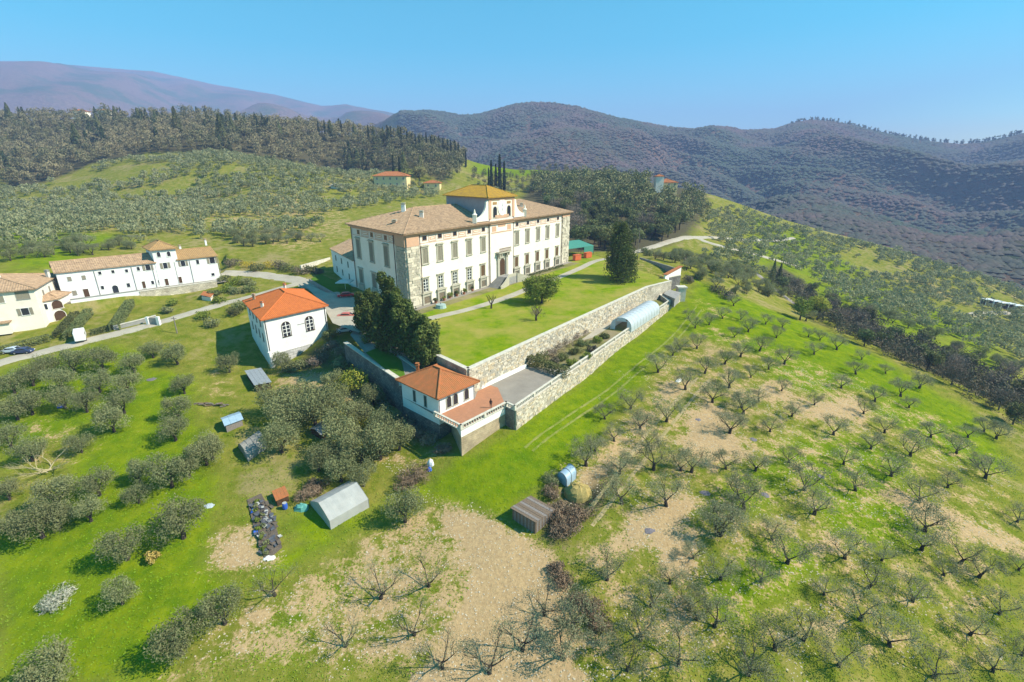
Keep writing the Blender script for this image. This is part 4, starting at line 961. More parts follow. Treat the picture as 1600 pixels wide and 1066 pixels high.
pipe(sh, xyz(hN, dR_, .15, 0, .1), -5, EZ, .05); pipe(sh, xyz(hN, dR_, lR-.2, 0, .1), -5, EZ, .05)
q = hL+(hB-hL)*.3+(hN-hL)*.45; q = hL+(hN-hL)*.42+(hB-hL)*.55
chimney(sh, *P(653, 583, EZ+.8)[:2], EZ+.2, EZ+2.3, .5, M_TILES, M_TILES)
# ---------------------------------------------------------------- tall white house by the yard
wN = P(424, 574, -8.4); ez = zat(422, 499, wN); wR = P(508, 477.5, ez); wL = P(384, 470.5, ez); wR[2] = wL[2] = -8.4
wB = wL+(wR-wN)
wh = thing('white_house', 'tall bright white house with orange hipped roof below the yard', 'house', tuple(wN))
mb = MB(); mb.prism([tuple(q[:2]) for q in (wL, wN, wR, wB)], -11, ez-.1); mb.build('wall', M_COOLW, wh)
hip_roof(wh, [wL[:2], wN[:2], wR[:2], wB[:2]], ez, ez+3.2, .7, M_TILEO, .38, .06)
dW = wN-wL; lW = float(np.linalg.norm(dW)); dX = wR-wN; lX = float(np.linalg.norm(dX))
for f_ in (.16, .36, .56, .77): window(wh, wL, dW, lW*f_, ez-2.7, .95, 1.9, 'plain', M_GREENS, M_CONC)
for f_ in (.20, .40, .60, .80): window(wh, wL, dW, lW*f_, ez-6.2, .95, 1.9, 'plain', M_GREENS, M_CONC)
for f_ in (.31, .69): window(wh, wN, dX, lX*f_-.85, ez-5.2, 1.9, 3.4, 'arch', M_DARK, M_WOODD, extra='muntins')
mb = MB(); fbox(mb, wN, dX/lX, .5, lX-.1, -11, -5.4, .002, .25); mb.build('plinth', stone_mat('patchy_rendered_stone', (.55, .54, .52), (.44, .43, .41), (.36, .35, .33), 1.4, .6), wh, uv=True)
mb = MB(); fbox(mb, wN, dX/lX, -.3, .35, -11, -4.6, .003, .9); fbox(mb, wN, dX/lX, 1.5, 1.9, -11, -7.0, .26, 1.0); fbox(mb, wN, dX/lX, -.3, 1.9, -7.0, -6.7, .26, 1.05); mb.build('buttress', M_COOLW, wh)
mb = MB(); fbox(mb, wN, dX/lX, lX*.5, lX*.62, ez-3.2, ez-3.05, .002, .06); mb.build('wall_lettering', M_CONC, wh)
pipe(wh, xyz(wN, dX, .3, 0, .12), -8, ez-.2, .07); pipe(wh, xyz(wN, dX, lX-.35, 0, .12), -4, ez-.2, .07)
ca = P(410, 479, ez+1.0); chimney(wh.children[1], ca[0], ca[1], ez-.3, ez+1.9, .55, M_CREAM2, M_TILEO)
ca = P(397, 466, ez+1.2); chimney(wh.children[1], ca[0], ca[1], ez-.3, ez+1.9, .5, M_TILEB, M_TILEB)
ca = P(445, 449, ez+3.0); chimney(wh.children[1], ca[0], ca[1], ez+1.5, ez+3.6, .5, M_CREAM2, M_TILEO)
# ---------------------------------------------------------------- long row house on the left
rA = P(100, 469, 0); rB = P(345, 436, 0); rU = (rB-rA); rLn = float(np.linalg.norm(rU)); rU /= rLn; rV = np.array([-rU[1], rU[0], 0]); rD = 12.0
ezr = zat(96, 425.5, rA); 
def sat(px, py): # position along the row facade
    n = np.array([rU[1], -rU[0], 0]); d = ray(px, py); o = np.array([0, 0, CH]); t = np.dot(rA-o, n)/np.dot(d, n); q = o+d*t; return float(np.dot(q-rA, rU)), float(q[2])
s_tw0, z_tw = sat(236.5, 391); s_tw1, _ = sat(274, 391); _, er2 = sat(345, 399); _, er0 = sat(97, 425.5); _, er1 = sat(236, 408.5); _, er3 = sat(277, 406)
rw = thing('row_house', 'long low white row house with a raised tower bay behind terraced gardens', 'house', tuple(rA))
mb = MB(); mb.prism([tuple(q[:2]) for q in (rA, rA+rU*(s_tw0-.02), rA+rU*(s_tw0-.02)+rV*rD, rA+rV*rD)], -3, er0-.1); mb.build('left_wall', M_COOLW, rw)
mb = MB(); mb.prism([tuple(q[:2]) for q in (rA+rU*(s_tw1+.02), rB, rB+rV*rD, rA+rU*(s_tw1+.02)+rV*rD)], -3, er2-.1); mb.build('right_wall', M_COOLW, rw)
mb = MB(); mb.prism([tuple(q[:2]) for q in (rA+rU*s_tw0-rV*.1, rA+rU*s_tw1-rV*.1, rA+rU*s_tw1+rV*9, rA+rU*s_tw0+rV*9)], -3, z_tw); mb.build('tower_wall', M_COOLW, rw)
gable_roof(rw, [rA[:2], (rA+rU*s_tw0)[:2], (rA+rU*s_tw0+rV*rD)[:2], (rA+rV*rD)[:2]], er0, er0+2.3, .45, M_TILEB, .5, .07)
gable_roof(rw, [(rA+rU*s_tw1)[:2], rB[:2], (rB+rV*rD)[:2], (rA+rU*s_tw1+rV*rD)[:2]], er2, er2+2.3, .45, M_TILEY2, .5, .07)
hip_roof(rw, [(rA+rU*s_tw0-rV*.1)[:2], (rA+rU*s_tw1-rV*.1)[:2], (rA+rU*s_tw1+rV*9)[:2], (rA+rU*s_tw0+rV*9)[:2]], z_tw+.02, z_tw+2.2, .7, M_TILEY2, .45, .07, name='tower_roof')
k3 = (180, 360, 16/3.0)
def rwin(x0, y0, x1, y1, kx, kind='plain', mp=None, mf=None, **k):
    a = sat(kx[0]+x0/kx[2], kx[1]+(y0+y1)/2/kx[2]); b = sat(kx[0]+x1/kx[2], kx[1]+(y0+y1)/2/kx[2]); t = sat(kx[0]+(x0+x1)/2/kx[2], kx[1]+y0/kx[2])[1]; bo = sat(kx[0]+(x0+x1)/2/kx[2], kx[1]+y1/kx[2])[1]
    off = .0
    o = window(rw, rA, rU, a[0], bo, round(b[0]-a[0], 1), round(t-bo, 1), kind, mp, mf, **k)
    if s_tw0 < a[0] < s_tw1: o.location = tuple(np.array(o.location)-rV*.11)
k4 = (0, 360, 4.444)
for q in [(470, 325, 492, 350), (570, 315, 592, 340), (505, 422, 530, 448)]: rwin(*q, k4, mp=M_SHUT, mf=M_CONC)
for q in [(682, 287, 704, 308), (773, 277, 795, 298), (868, 270, 890, 292), (950, 255, 970, 280), (880, 368, 903, 395), (700, 385, 722, 410), (1050, 350, 1068, 375), (1098, 345, 1116, 370), (1362, 205, 1382, 235), (1468, 298, 1490, 316)]: rwin(*q, k4)
for q in [(1010, 238, 1045, 278), (1132, 225, 1162, 265), (1255, 212, 1285, 250), (1455, 188, 1490, 230)]: rwin(*q, k4, extra='open')
for q in [(1088, 150, 1112, 185), (1158, 145, 1183, 180)]: rwin(*q, k4, kind='arch')
rwin(780, 380, 822, 435, k4, kind='arch', mp=M_DARK, name='arched_door')
for q in [(580, 405, 620, 462), (988, 355, 1012, 402), (1145, 335, 1168, 382), (1240, 322, 1262, 366)]: rwin(*q, k4, mp=M_WOODD, name='door')
for x_ in (640, 908, 1055, 1215, 1322, 1522): s_ = sat(x_/4.444, 360+250/4.444)[0]; pipe(rw, xyz(rA, rU, s_, 0, .15), 0, er0-.5, .07, M_CONC)
for s_, z_ in ((s_tw0*.32, er0+1.2), (s_tw0*.78, er0+1.6), (s_tw1+4, er2+1.6)): q = rA+rU*s_+rV*4.5; chimney(rw.children[3], q[0], q[1], er0+.2, z_+.5, .6, M_WHITE, M_TILEB)
# walkway and retaining walls in front
def off(s_, o_): q = rA+rU*s_-rV*o_; return q
sheet('terrace_walk', [tuple(off(a, b)[:2]) for a, b in ((0, .2), (rLn, .2), (rLn, 6.2), (0, 6.2))], .06, M_GRAVEL)
wall_thing('garden_wall', 'white rendered garden wall below the left half of the row house', 'wall', [off(1, 6.3), off(s_tw0*.72, 6.3)], 1.0, -6, .4, M_COOLW, M_CONC, partname='masonry')
wall_thing('garden_wall', 'rubble stone garden wall below the tower end of the row house', 'wall', [off(s_tw0*.72, 6.4), off(rLn-3, 6.4)], .65, -6, .5, M_RUB, M_COPING)
# farmhouse at the left edge
fC = P(38, 508, -3.4)     # its front right corner
fz = zat(52, 451, fC); fdir = P(0, 456, fz)-P(51.6, 451, fz); fdir[2] = 0; fdir /= np.linalg.norm(fdir); fC = P(51.6, 451, fz); fC[2] = 0
fback = P(90, 428.5, fz)-P(51.6, 451, fz); fback[2] = 0; fbl = float(np.linalg.norm(fback)); fback /= fbl
fA_ = fC+fdir*26
fh = thing('farmhouse', 'cream farmhouse with brown hipped roof at the far left edge', 'house', (fC[0], fC[1], -3.4))
fq = [fA_, fC, fC+fback*min(fbl, 22), fA_+fback*min(fbl, 22)]
mb = MB(); mb.prism([tuple(q[:2]) for q in fq], -7, fz-.1); mb.build('wall', M_CREAM, fh)
hip_roof(fh, [q[:2] for q in fq], fz, fz+3.0, .7, M_TILEB, .5, .07)
def fwin(px, py, w_, h_, **k):
    n = np.array([-fdir[1], fdir[0], 0]); d = ray(px, py); o = np.array([0, 0, CH]); t = np.dot(fC-o, n)/np.dot(d, n); q = o+d*t; s_ = float(np.dot(q[:2]-fA_[:2], -fdir[:2])); return window(fh, fA_, -fdir, s_-w_/2, q[2]-h_/2, w_, h_, **k)
fwin(35, 461.5, 2.4, 2.0, kind='plain', mp=M_SHUT, mf=M_CONC); fwin(0, 468, 1.4, 1.8, mp=M_SHUT); fwin(39.5, 487, 1.4, 1.8, extra='open')
for f_ in (.25, .5, .75): window(fh, fC, fback, fbl*f_, fz-3.6, .9, 2.0, 'plain', M_SHUT, M_CONC)
chimney(fh.children[1], *(fC+fdir*8+fback*8)[:2], fz+1, fz+4.0, .7, M_CREAM2, M_TILEB)
q_ = P(73, 424, fz+2); chimney(fh.children[1], q_[0], q_[1], fz-.5, fz+1.9, .7, M_CREAM2, M_CONC)
wg = P(-2, 497, -2); pz = thing('porch', 'small brown door canopy on the farmhouse front', 'porch', (wg[0], wg[1], -4)); mb = MB()
pq = fA_+(-fdir)*14; fbox(mb, pq, -fdir, 0, 6, -4, -1.2, .05, 2.0); mb.build('wall', M_CREAM, pz); mb = MB(); fbox(mb, pq, -fdir, -.3, 6.3, -1.198, -1.0, .05, 2.5); mb.build('roof', M_TILEB, pz)
# annex with arches between farmhouse and row
aR = P(99.4, 499.5, -3.6); az_ = zat(97, 467, aR); aL_ = P(56, 472.5, az_); aL_[2] = -3.6
aB2 = P(111, 456, az_); abk = aB2-aR; abk[2] = 0; abk /= np.linalg.norm(abk)
ah = thing('loggia_house', 'small cream house with two arched openings beside the farmhouse', 'house', tuple(aR))
aq = [aL_, aR, aR+abk*7, aL_+abk*7]
mb = MB(); mb.prism([tuple(q[:2]) for q in aq], -7, az_-.08); mb.build('wall', M_CREAM, ah)
hip_roof(ah, [q[:2] for q in aq], az_, az_+1.5, .5, M_TILEB, .42, .06)
dAh = aR-aL_; lAh = float(np.linalg.norm(dAh)); hh = az_+3.6
window(ah, aL_, dAh, lAh*.24, -3.6+hh*.6, .9, 1.5, 'plain'); window(ah, aL_, dAh, lAh*.66, -3.6+hh*.56, 2.2, 2.2, 'arch', M_WOODD, M_CREAM2); window(ah, aL_, dAh, lAh*.62, -3.55, 2.4, 2.6, 'arch', M_WOODD, M_CREAM2)
window(ah, aR, abk, 2.2, -2.6, .8, 1.8, 'plain')
# ---------------------------------------------------------------- far houses
def far_house(name, label, pxl, pxr, py_base, h_px, depth, wallm, roofm, nwin=3, storeys=2, kind='hip', off_=0.0, skew=0.0, t_=None):
    a, t = terr(pxl, py_base) if t_ is None else (Pt(pxl, py_base, t_), t_); t = t if t_ is None else t_
    b = Pt(pxr, py_base+skew, t); zb = a[2]; b[2] = zb
    du = b-a; du[2] = 0; L_ = float(np.linalg.norm(du)); du /= L_; dv = np.array([-du[1], du[0], 0]); hgt = h_px*t/FPX
    hs = thing(name, label, 'house', (a[0], a[1], zb)); q4 = [a, b, b+dv*depth, a+dv*depth]
    mb = MB(); mb.prism([tuple(q[:2]) for q in q4], zb-5, zb+hgt-.1); mb.build('wall', wallm, hs)
    (hip_roof if kind == 'hip' else gable_roof)(hs, [q[:2] for q in q4], zb+hgt, zb+hgt+depth*.2, .8, roofm, .9, .12)
    for r_ in range(storeys):
        for i in range(nwin):
            window(hs, a, du, L_*(i+.5)/nwin-.6, zb+hgt*(r_+.35)/storeys, 1.3, hgt*.34/storeys*1.2, 'plain', M_SHUT, M_CREAM2)
    return hs, q4, zb+hgt
far_house('country_house', 'yellow country house with red roof standing below the cypress wood', 585, 636, 293, 17, 16, M_YELL, M_TILES, 5, 2)
far_house('country_cottage', 'small yellow cottage with red roof right of the yellow country house', 663, 687, 295, 8.5, 10, M_YELL, M_TILES, 2, 1)
far_house('farm_shed', 'low pale shed roof in the olive hillside left of the yellow house', 517, 532, 294, 3.5, 8, M_WHITE, M_CONC, 1, 1)
vh, vq, vz = far_house('hill_villa', 'distant yellow villa with a little tower on the wooded ridge', 1030, 1058, 298, 12, 14, M_YELL, M_TILES, 3, 2)
c0 = np.array(vq[0]); tq = Pt(1024, 296, 372); tq2 = Pt(1036, 296, 372); mb = MB(); dd = tq2-tq; dd[2] = 0; dv = np.array([-dd[1], dd[0], 0])
mb.prism([tuple((tq+a*dd+b*dv)[:2]) for a, b in ((0, 0), (1, 0), (1, 1), (0, 1))], 10, vz+4.6); mb.build('tower_wall', M_CREAM, vh)
hip_roof(vh, [(tq+a*dd+b*dv)[:2] for a, b in ((0, 0), (1, 0), (1, 1), (0, 1))], vz+4.65, vz+6.2, .6, M_TILES, .9, .12, name='tower_roof')
far_house('ridge_house', 'tiny pale house on the skyline of the left wood, left one of two', 113, 130, 181, 7, 12, M_PINK if False else M_CREAM, M_TILES, 3, 1, t_=585)
far_house('ridge_house', 'tiny pale gabled house on the skyline of the left wood, right one of two', 153, 168, 179, 6, 12, M_CREAM, M_TILEY2, 2, 1, t_=585)

# ---------------------------------------------------------------- huts and tunnels in the allotments
def gq(px, py): q = T(px, py); return q
def frame3(N, L_, R_):
    n, l, r = gq(*N), gq(*L_), gq(*R_); return n, l, r
def hut(name, label, N, L_, R_, h, roof='mono', wm=None, rm=None, rise=.5, over=.25, planks=False, group=None, cat='shed'):
    n, l, r = frame3(N, L_, R_); zb = min(n[2], l[2], r[2]); zt = n[2]+h; b = l+r-n; t = thing(name, label, cat, tuple(n), group)
    Q4 = [l[:2], n[:2], r[:2], b[:2]]
    mb = MB(); cc = sum(np.array(q) for q in Q4)/4
    mb.prism([tuple(q) for q in Q4], zb-.4, zt-.05); mb.build('wall', wm, t)
    u = (r-n)[:2]; lu = np.linalg.norm(u); u = u/lu; v = (l-n)[:2]; lv = np.linalg.norm(v); v = v/lv; o = over
    E4 = [np.array([*(n[:2]-u*o-v*o), zt]), np.array([*(r[:2]+u*o-v*o), zt]), np.array([*(b[:2]+u*o+v*o), zt]), np.array([*(l[:2]-u*o+v*o), zt])]
    def sheets(parent, a, b_, c, d, k, nm, m, mats2=None):      # corrugated or planked roof sheets, one object each
        for i in range(k):
            f0, f1 = i/k+.004, (i+1)/k-.004; mb = MB(); A0 = a+(b_-a)*f0; A1 = a+(b_-a)*f1; D0 = d+(c-d)*f0; D1 = d+(c-d)*f1; up = np.array([0, 0, .04+.02*(i % 2)]); 
            mb.add([A0, A1, D1, D0, A0+up, A1+up, D1+up, D0+up], [(0, 3, 2, 1), (4, 5, 6, 7), (0, 1, 5, 4), (1, 2, 6, 5), (2, 3, 7, 6), (3, 0, 4, 7)]); mb.build(nm, m if not mats2 else mats2[i % len(mats2)], parent)
    if roof == 'mono':
        E4[2][2] += rise; E4[3][2] += rise; sheets(t, E4[0], E4[1], E4[2], E4[3], 9 if planks else 4, 'roof_board' if planks else 'roof_sheet', rm, [M_PLANK, M_PLANKP, M_PLANK] if planks else None)
    elif roof == 'gable':
        r0 = (E4[0]+E4[3])/2; r1 = (E4[1]+E4[2])/2; r0[2] += rise; r1[2] += rise
        sheets(t, E4[0], E4[1], r1, r0, 3, 'roof_sheet', rm); sheets(t, E4[2], E4[3], r0, r1, 3, 'roof_sheet', rm)
        mb = MB(); 
        for (p0, p1, tp) in ((n, l, r0), (r, b, r1)): mb.add([(p0[0], p0[1], zt-.05), (p1[0], p1[1], zt-.05), tuple(tp-[0, 0, .05])], [(0, 1, 2), (2, 1, 0)][:1])
        mb.build('gable', wm, t)
    if planks:
        for (p0, p1) in ((n, r), (l, n)):
            d = (p1-p0)[:2]; ld = np.linalg.norm(d); k = int(ld/.28)
            for i in range(k):
                mb = MB(); fbox(mb, p0, d/ld, ld*i/k+.01, ld*(i+1)/k-.01, zb-.2, zt-.08-.1*random.random()*0, .012, .05+.02*random.random()); mb.build('plank', [M_PLANK, M_PLANKP][i % 2], t)
    return t, n, l, r, zt
def tunnel(name, label, N, L_, R_, h, side, m, n_arc=10, hoops=8, z=None, open_end=False, cat='polytunnel', ribm=None, group=None, gable=False):
    if z is None: n, l, r = frame3(N, L_, R_)
    else: n, l, r = P(*N, z), P(*L_, z), P(*R_, z)
    t = thing(name, label, cat, tuple(n), group); ax = (r-n); ax[2] = 0; La = np.linalg.norm(ax); ax /= La; cr_ = (l-n); cr_[2] = 0; W_ = np.linalg.norm(cr_); cr_ /= W_; zb = min(n[2], l[2])
    def prof(sc=1.0, o=0):
        pts_ = [(0-o, 0)]
        if gable: pts_ += [(0-o, side), (W_*.25, side+(h-side)*.56+o), (W_*.5, h+o), (W_*.75, side+(h-side)*.56+o), (W_+o, side)]
        else: pts_ += [(W_/2-(W_/2+o)*math.cos(math.pi*i/n_arc), side+(h-side+o)*math.sin(math.pi*i/n_arc)) for i in range(n_arc+1)]
        pts_.append((W_+o, 0)); return pts_
    pr = prof(); k = len(pr); sec = hoops*2; vs = []; rr = random.Random(5)
    dr_ = (r[2]-n[2])
    for j in range(sec+1):
        sag = -.05*(j % 2)*(0.35 if gable else 1)
        for a, zz in pr: q = n+cr_*a+ax*La*j/sec; vs.append((q[0], q[1], zb+dr_*j/sec+zz*(1+sag*.6)+(0 if zz > 0 else -.3)))
    mb = MB(); mb.add(vs, [(j*k+i, (j+1)*k+i, (j+1)*k+i+1, j*k+i+1) for j in range(sec) for i in range(k-1)]); cv = mb.build('cover', m, t, smooth=not gable)
    for j in ((0, hoops) if gable else range(hoops+1)):
        mb = MB(); po = prof(o=.03); mb.tube([(*(n+cr_*a+ax*La*j/hoops)[:2], zb+dr_*j/hoops+max(zz, -.2)) for a, zz in po], [.02 if gable else .045]*len(po), 5, cap=False); mb.build('hoop', ribm or M_CONC, t)
    for j, od in ((0, 1), (sec, 0)):
        ids = [v for v in vs[j*k:(j+1)*k]]; mb = MB()
        if open_end and od:
            half = W_*.28; mid = W_/2
            lft = [v for (a, z_), v in zip(pr, ids) if a <= mid-half+1e-6]; rgt = [v for (a, z_), v in zip(pr, ids) if a >= mid+half-1e-6]
            def atw(a, zz): q = n+cr_*a+ax*La*j/sec; return (q[0], q[1], zb+zz)
            mb.add([atw(mid-half, 0), atw(mid-half, h*.7)]+lft[::-1], [tuple(range(len(lft)+2))]); mb.add([atw(mid+half, 0), atw(mid+half, h*.7)]+rgt, [tuple(range(len(rgt)+2))[::-1]])
            top = [v for (a, z_), v in zip(pr, ids) if mid-half-1e-6 <= a <= mid+half+1e-6]; mb.add([atw(mid-half, h*.7), atw(mid+half, h*.7)]+top[::-1], [tuple(range(len(top)+2))])
        elif gable and j == 0: mb.add(ids, [tuple(range(len(ids)))])
        else: mb.add(ids, [tuple(range(len(ids)))])
        mb.build('end_panel', m, t)
    return t
tunnel('greenhouse', 'arched film greenhouse on the walled garden terrace', (986, 518), (954, 514), (1030, 489), 3.4, 1.0, M_PLASTG, hoops=10, z=-5, open_end=True, ribm=M_WFRAME)
tunnel('polytunnel', 'large pale grey polytunnel with gabled cover by the tan field', (517, 828), (486, 790), (577, 793), 2.9, 1.5, M_PLASTW, hoops=5, gable=True)
tunnel('polytunnel', 'small weathered grey tarp tunnel among the allotments left of the bushes', (388, 722), (373, 700), (418, 700), 1.9, .5, M_TARP, hoops=4)
hut('shed', 'grey flat-roofed shed at the foot of the tall white house', (401, 613), (386, 588), (424, 607), 1.7, 'mono', M_WOODD, M_TIN, rise=.3)
hut('shed', 'little shed with pale blue-grey gabled sheet roof on stilts in the allotments', (355, 676), (349, 663), (380, 665), 1.5, 'gable', M_PLANKP, M_TINB, rise=.5)
hut('shed', 'low lean-to of grey sheets half hidden under the dense olive trees', (503, 688), (487, 678), (524, 673), 1.2, 'gable', M_WOODD, M_TIN, rise=.6)
hut('shed', 'wooden plank shed with sloping board roof above the tan track', (836, 834), (801, 811), (864, 810), 2.1, 'mono', M_WOODD, M_PLANK, rise=.25, planks=True)
tunnel('hen_house', 'tiny round-roofed blue-grey hut by the straw heap', (885, 762), (871, 750), (900, 748), 2.0, 1.2, M_TINB, hoops=2, cat='hut')
hut('tool_box', 'small dark box shed with orange tiled lid beside the polytunnel', (434, 792), (428, 778), (452, 783), 1.1, 'mono', M_WOODD, M_TILES, rise=.35, over=.12, cat='box shed')
q = gq(446, 795); t = thing('barrel', 'blue plastic water barrel beside the orange-lidded box shed', 'barrel', tuple(q)); mb = MB(); mb.lathe([(.3, 0), (.36, .2), (.36, .8), (.3, 1.0)], 10, tuple(q)); mb.build('drum', M_BLUE, t); mb = MB(); mb.lathe([(.31, 1.002), (.31, 1.06)], 10, tuple(q)); mb.build('lid', M_PLASTW, t)
def lump(name, label, cat, px, py, w_, d_, h_, m, seed=1, rz=0., n=14, kind=None, rough=.35, z=None):
    q = gq(px, py) if z is None else P(px, py, z); r = random.Random(seed); mb = MB(); rings = 5; vs = []
    for i in range(rings):
        f = i/(rings-1); rr = math.cos(f*math.pi/2*.92)
        for j in range(n): a = 2*math.pi*j/n; k = 1+rough*(r.random()-.5); x = math.cos(a)*w_/2*rr*k; y = math.sin(a)*d_/2*rr*k; vs.append((q[0]+x*math.cos(rz)-y*math.sin(rz), q[1]+x*math.sin(rz)+y*math.cos(rz), q[2]-.15+(h_+.15)*math.sin(f*math.pi/2)*(1+rough*.6*(r.random()-.5))))
    fs = [(i*n+j, i*n+(j+1) % n, (i+1)*n+(j+1) % n, (i+1)*n+j) for i in range(rings-1) for j in range(n)]+[tuple((rings-1)*n+j for j in range(n))]
    mb.add(vs, fs); o = mb.build(name, m); o.location = tuple(q); 
    for v in o.data.vertices: v.co -= Vector(q)
    return tag(o, label, cat, kind=kind)
lump('straw_heap', 'golden straw heap just right of the tiny blue-grey hut', 'straw heap', 903, 773, 4.0, 3.6, 1.7, M_HAY, 3)
lump('tarp_heap', 'crumpled teal tarpaulin beside the pale polytunnel', 'tarpaulin', 471, 795, 2.3, 1.5, .8, M_TEAL, 4)
lump('blue_crate', 'bright blue plastic crate on the grass in the left olive grove', 'crate', 96, 636, 1.5, 1.2, .6, M_BLUE, 6, n=6)
lump('white_sack', 'white sack with a blue side by the big brush heap under the terrace', 'sack', 673, 727, 1.3, 1.0, 1.1, M_WCAR, 7, n=7)
lump('blue_tub', 'blue tub standing against the white sack', 'tub', 671, 735, .9, .8, .6, M_BLUE, 17, n=8)
lump('film_scrap', 'pale blue plastic sheet lying alone on the allotment grass', 'plastic sheet', 327, 790, 1.9, 1.4, .12, M_PLASTG, 8, n=8)
lump('film_scrap', 'white plastic sheet at the lower end of the planted bed', 'plastic sheet', 421, 872, 2.0, 1.1, .2, M_WCAR, 9, n=8)
lump('white_bin', 'white box lying on the tan soil under bare olives right of the grass strip', 'box', 1060, 596, 2.0, 1.0, .7, M_WCAR, 10, n=6, rz=.6)
for px, py, w_, lb in ((240, 592, 3.4, 'round grey ash patch in the meadow of the left grove'), (1014, 827, 1.9, 'grey ash patch on the bare tan soil below the shed'), (1098, 770, 2.0, 'grey ash patch at the top of the tan clearing'), (1193, 773, 1.9, 'grey ash patch in green grass right of the tan clearing'), (1280, 744, 1.8, 'grey ash patch highest up in the middle of the orchard'), (1175, 686, 2.0, 'grey ash patch near a leaning olive above the clearing'), (1090, 655, 1.6, 'small brown ash patch on the tan soil by the farm track')):
    lump('ash_patch', lb, 'ash patch', px, py, w_, w_*.8, .05, M_ASH, px, n=12, rough=.5)
# planted bed with torn dark film and rows
bd = [T(*p) for p in ((386, 782), (408, 772), (424, 800), (441, 856), (416, 878), (398, 830))]
cb = sum(bd)/len(bd); t = thing('planting_bed', 'long dark planting bed covered with torn plastic film in the allotment', 'planting bed', tuple(cb))
mb = MB(); mb.add([(q[0], q[1], q[2]+.12) for q in bd]+[(q[0], q[1], q[2]-.3) for q in bd], [tuple(range(6))]+[(i, 6+i, 6+(i+1) % 6, (i+1) % 6) for i in range(6)]); mb.build('soil', M_SOILD, t)
M_FILM = mat('dark_film', (.06, .06, .075), .35, (.12, .12, .13), 3)
rr = random.Random(3); A_ = T(405, 785); Bq = T(426, 862); dd = (Bq-A_); Lb = float(np.linalg.norm(dd[:2])); dd = dd/Lb; pp = np.array([-dd[1], dd[0], 0])
t_bed = t
for i in range(80):
    s_ = rr.uniform(0, Lb*.96); o_ = rr.uniform(-1.35, 1.35); q = A_+dd*s_+pp*o_; q[2] = Z1(q[0], q[1]); w_ = rr.uniform(.25, .6); l_ = rr.uniform(.5, 1.3); mb = MB(); a = math.atan2(dd[1], dd[0])+rr.uniform(-.5, .5)
    u_ = np.array([math.cos(a), math.sin(a), 0]); v_ = np.array([-math.sin(a), math.cos(a), 0]); z0 = .16+rr.uniform(0, .05)
    P8 = [q+u_*l_*x+v_*w_*y+np.array([0, 0, z0+rr.uniform(0, .22)]) for x in (-.5, 0, .5) for y in (-.5, .5)]
    mb.add(P8, [(0, 2, 3, 1), (2, 4, 5, 3)]); mb.build('film_strip', [M_FILM, M_FILM, M_PLASTW, M_SOILD, M_BLUE][rr.choice([0, 0, 0, 1, 2, 3, 3, 4 if o_ < -.9 else 0])], t)
# ---------------------------------------------------------------- cars
def car(name, label, px, py, ang, m, z=None, L_=4.0, group='parked cars'):
    q = P(px, py, z) if z is not None else gq(px, py); t = thing(name, label, 'car', tuple(q), group, rz=ang); W_ = 1.66
    pr = [(-.5, .35), (-.5, .72), (-.47, .84), (-.33, .9), (-.2, 1.36), (-.02, 1.43), (.2, 1.38), (.36, .95), (.48, .85), (.5, .6), (.5, .35)]
    def sect(y, k, top): return [(x*L_, y*(.86 if z_ > 1 else 1), z_) for x, z_ in pr]
    mb = MB(); n = len(pr); ys = (-W_/2, W_/2); vs = sect(ys[0], 1, 1)+sect(ys[1], 1, 1)
    mb.add(vs, [tuple(range(n)), tuple(range(n, 2*n))[::-1]]+[(i, n+i, n+(i+1) % n, (i+1) % n) for i in range(n)]); b = obj('body', mb.mesh('body', m), t)
    bv = b.modifiers.new('b', 'BEVEL'); bv.width = .06; bv.segments = 2
    for nm, a, c in (('windscreen', (.355, .97), (.215, 1.33)), ('rear_window', (-.325, .95), (-.215, 1.3))):
        mb = MB(); o_ = .02 if nm == 'windscreen' else -.02; mb.add([(a[0]*L_+o_, -.62, a[1]), (a[0]*L_+o_, .62, a[1]), (c[0]*L_+o_, .58, c[1]), (c[0]*L_+o_, -.58, c[1])], [(0, 1, 2, 3), (3, 2, 1, 0)][:1]); obj(nm, mb.mesh(nm, M_DARK), t)
    for sy in (-1, 1):
        mb = MB(); mb.add([(x*L_, sy*(W_/2*.93+.05), z_) for x, z_ in ((-.29, .93), (.3, .93), (.17, 1.3), (-.19, 1.3))], [(0, 1, 2, 3)]); obj('side_window', mb.mesh('side_window', M_DARK), t)
        mb = MB(); mb.lbox(.497*L_, .505*L_, sy*.6-.15, sy*.6+.15, .62, .75); obj('headlight', mb.mesh('headlight', M_WFRAME), t)
        for sx in (-.31, .31):
            mb = MB(); mb.tube([(sx*L_, sy*(W_/2-.16), .32), (sx*L_, sy*(W_/2+.02), .32)], [.32, .32], 12); w_ = obj('wheel', mb.mesh('wheel', M_TYRE), t)
            mb = MB(); mb.tube([(sx*L_, sy*(W_/2+.021), .32), (sx*L_, sy*(W_/2+.035), .32)], [.19, .19], 10); obj('rim', mb.mesh('rim', M_CONC), w_)
    return t
car('parked_car', 'deep red car parked in shade beside the villa', 540.5, 464, .35, M_REDC, z=0, L_=4.6)
car('parked_car', 'faded orange-red car on the sunlit yard by the tall trees', 541, 497, .1, M_SALM, L_=4.4)
car('parked_car', 'silver car in the tree shade below the yard', 539, 519, .4, mat('silver_paint', (.5, .52, .58), .35))
car('parked_car', 'dark blue car under the trees by the far left road', 37, 552, .2, M_BLUEC); car('parked_car', 'pale car half hidden by shrubs at the far left road edge', 20, 551, .3, mat('pale_blue_paint', (.45, .52, .6), .35))
q = gq(127, 531); t = thing('van', 'white camper van parked between the clipped hedges', 'van', tuple(q), rz=2.25)
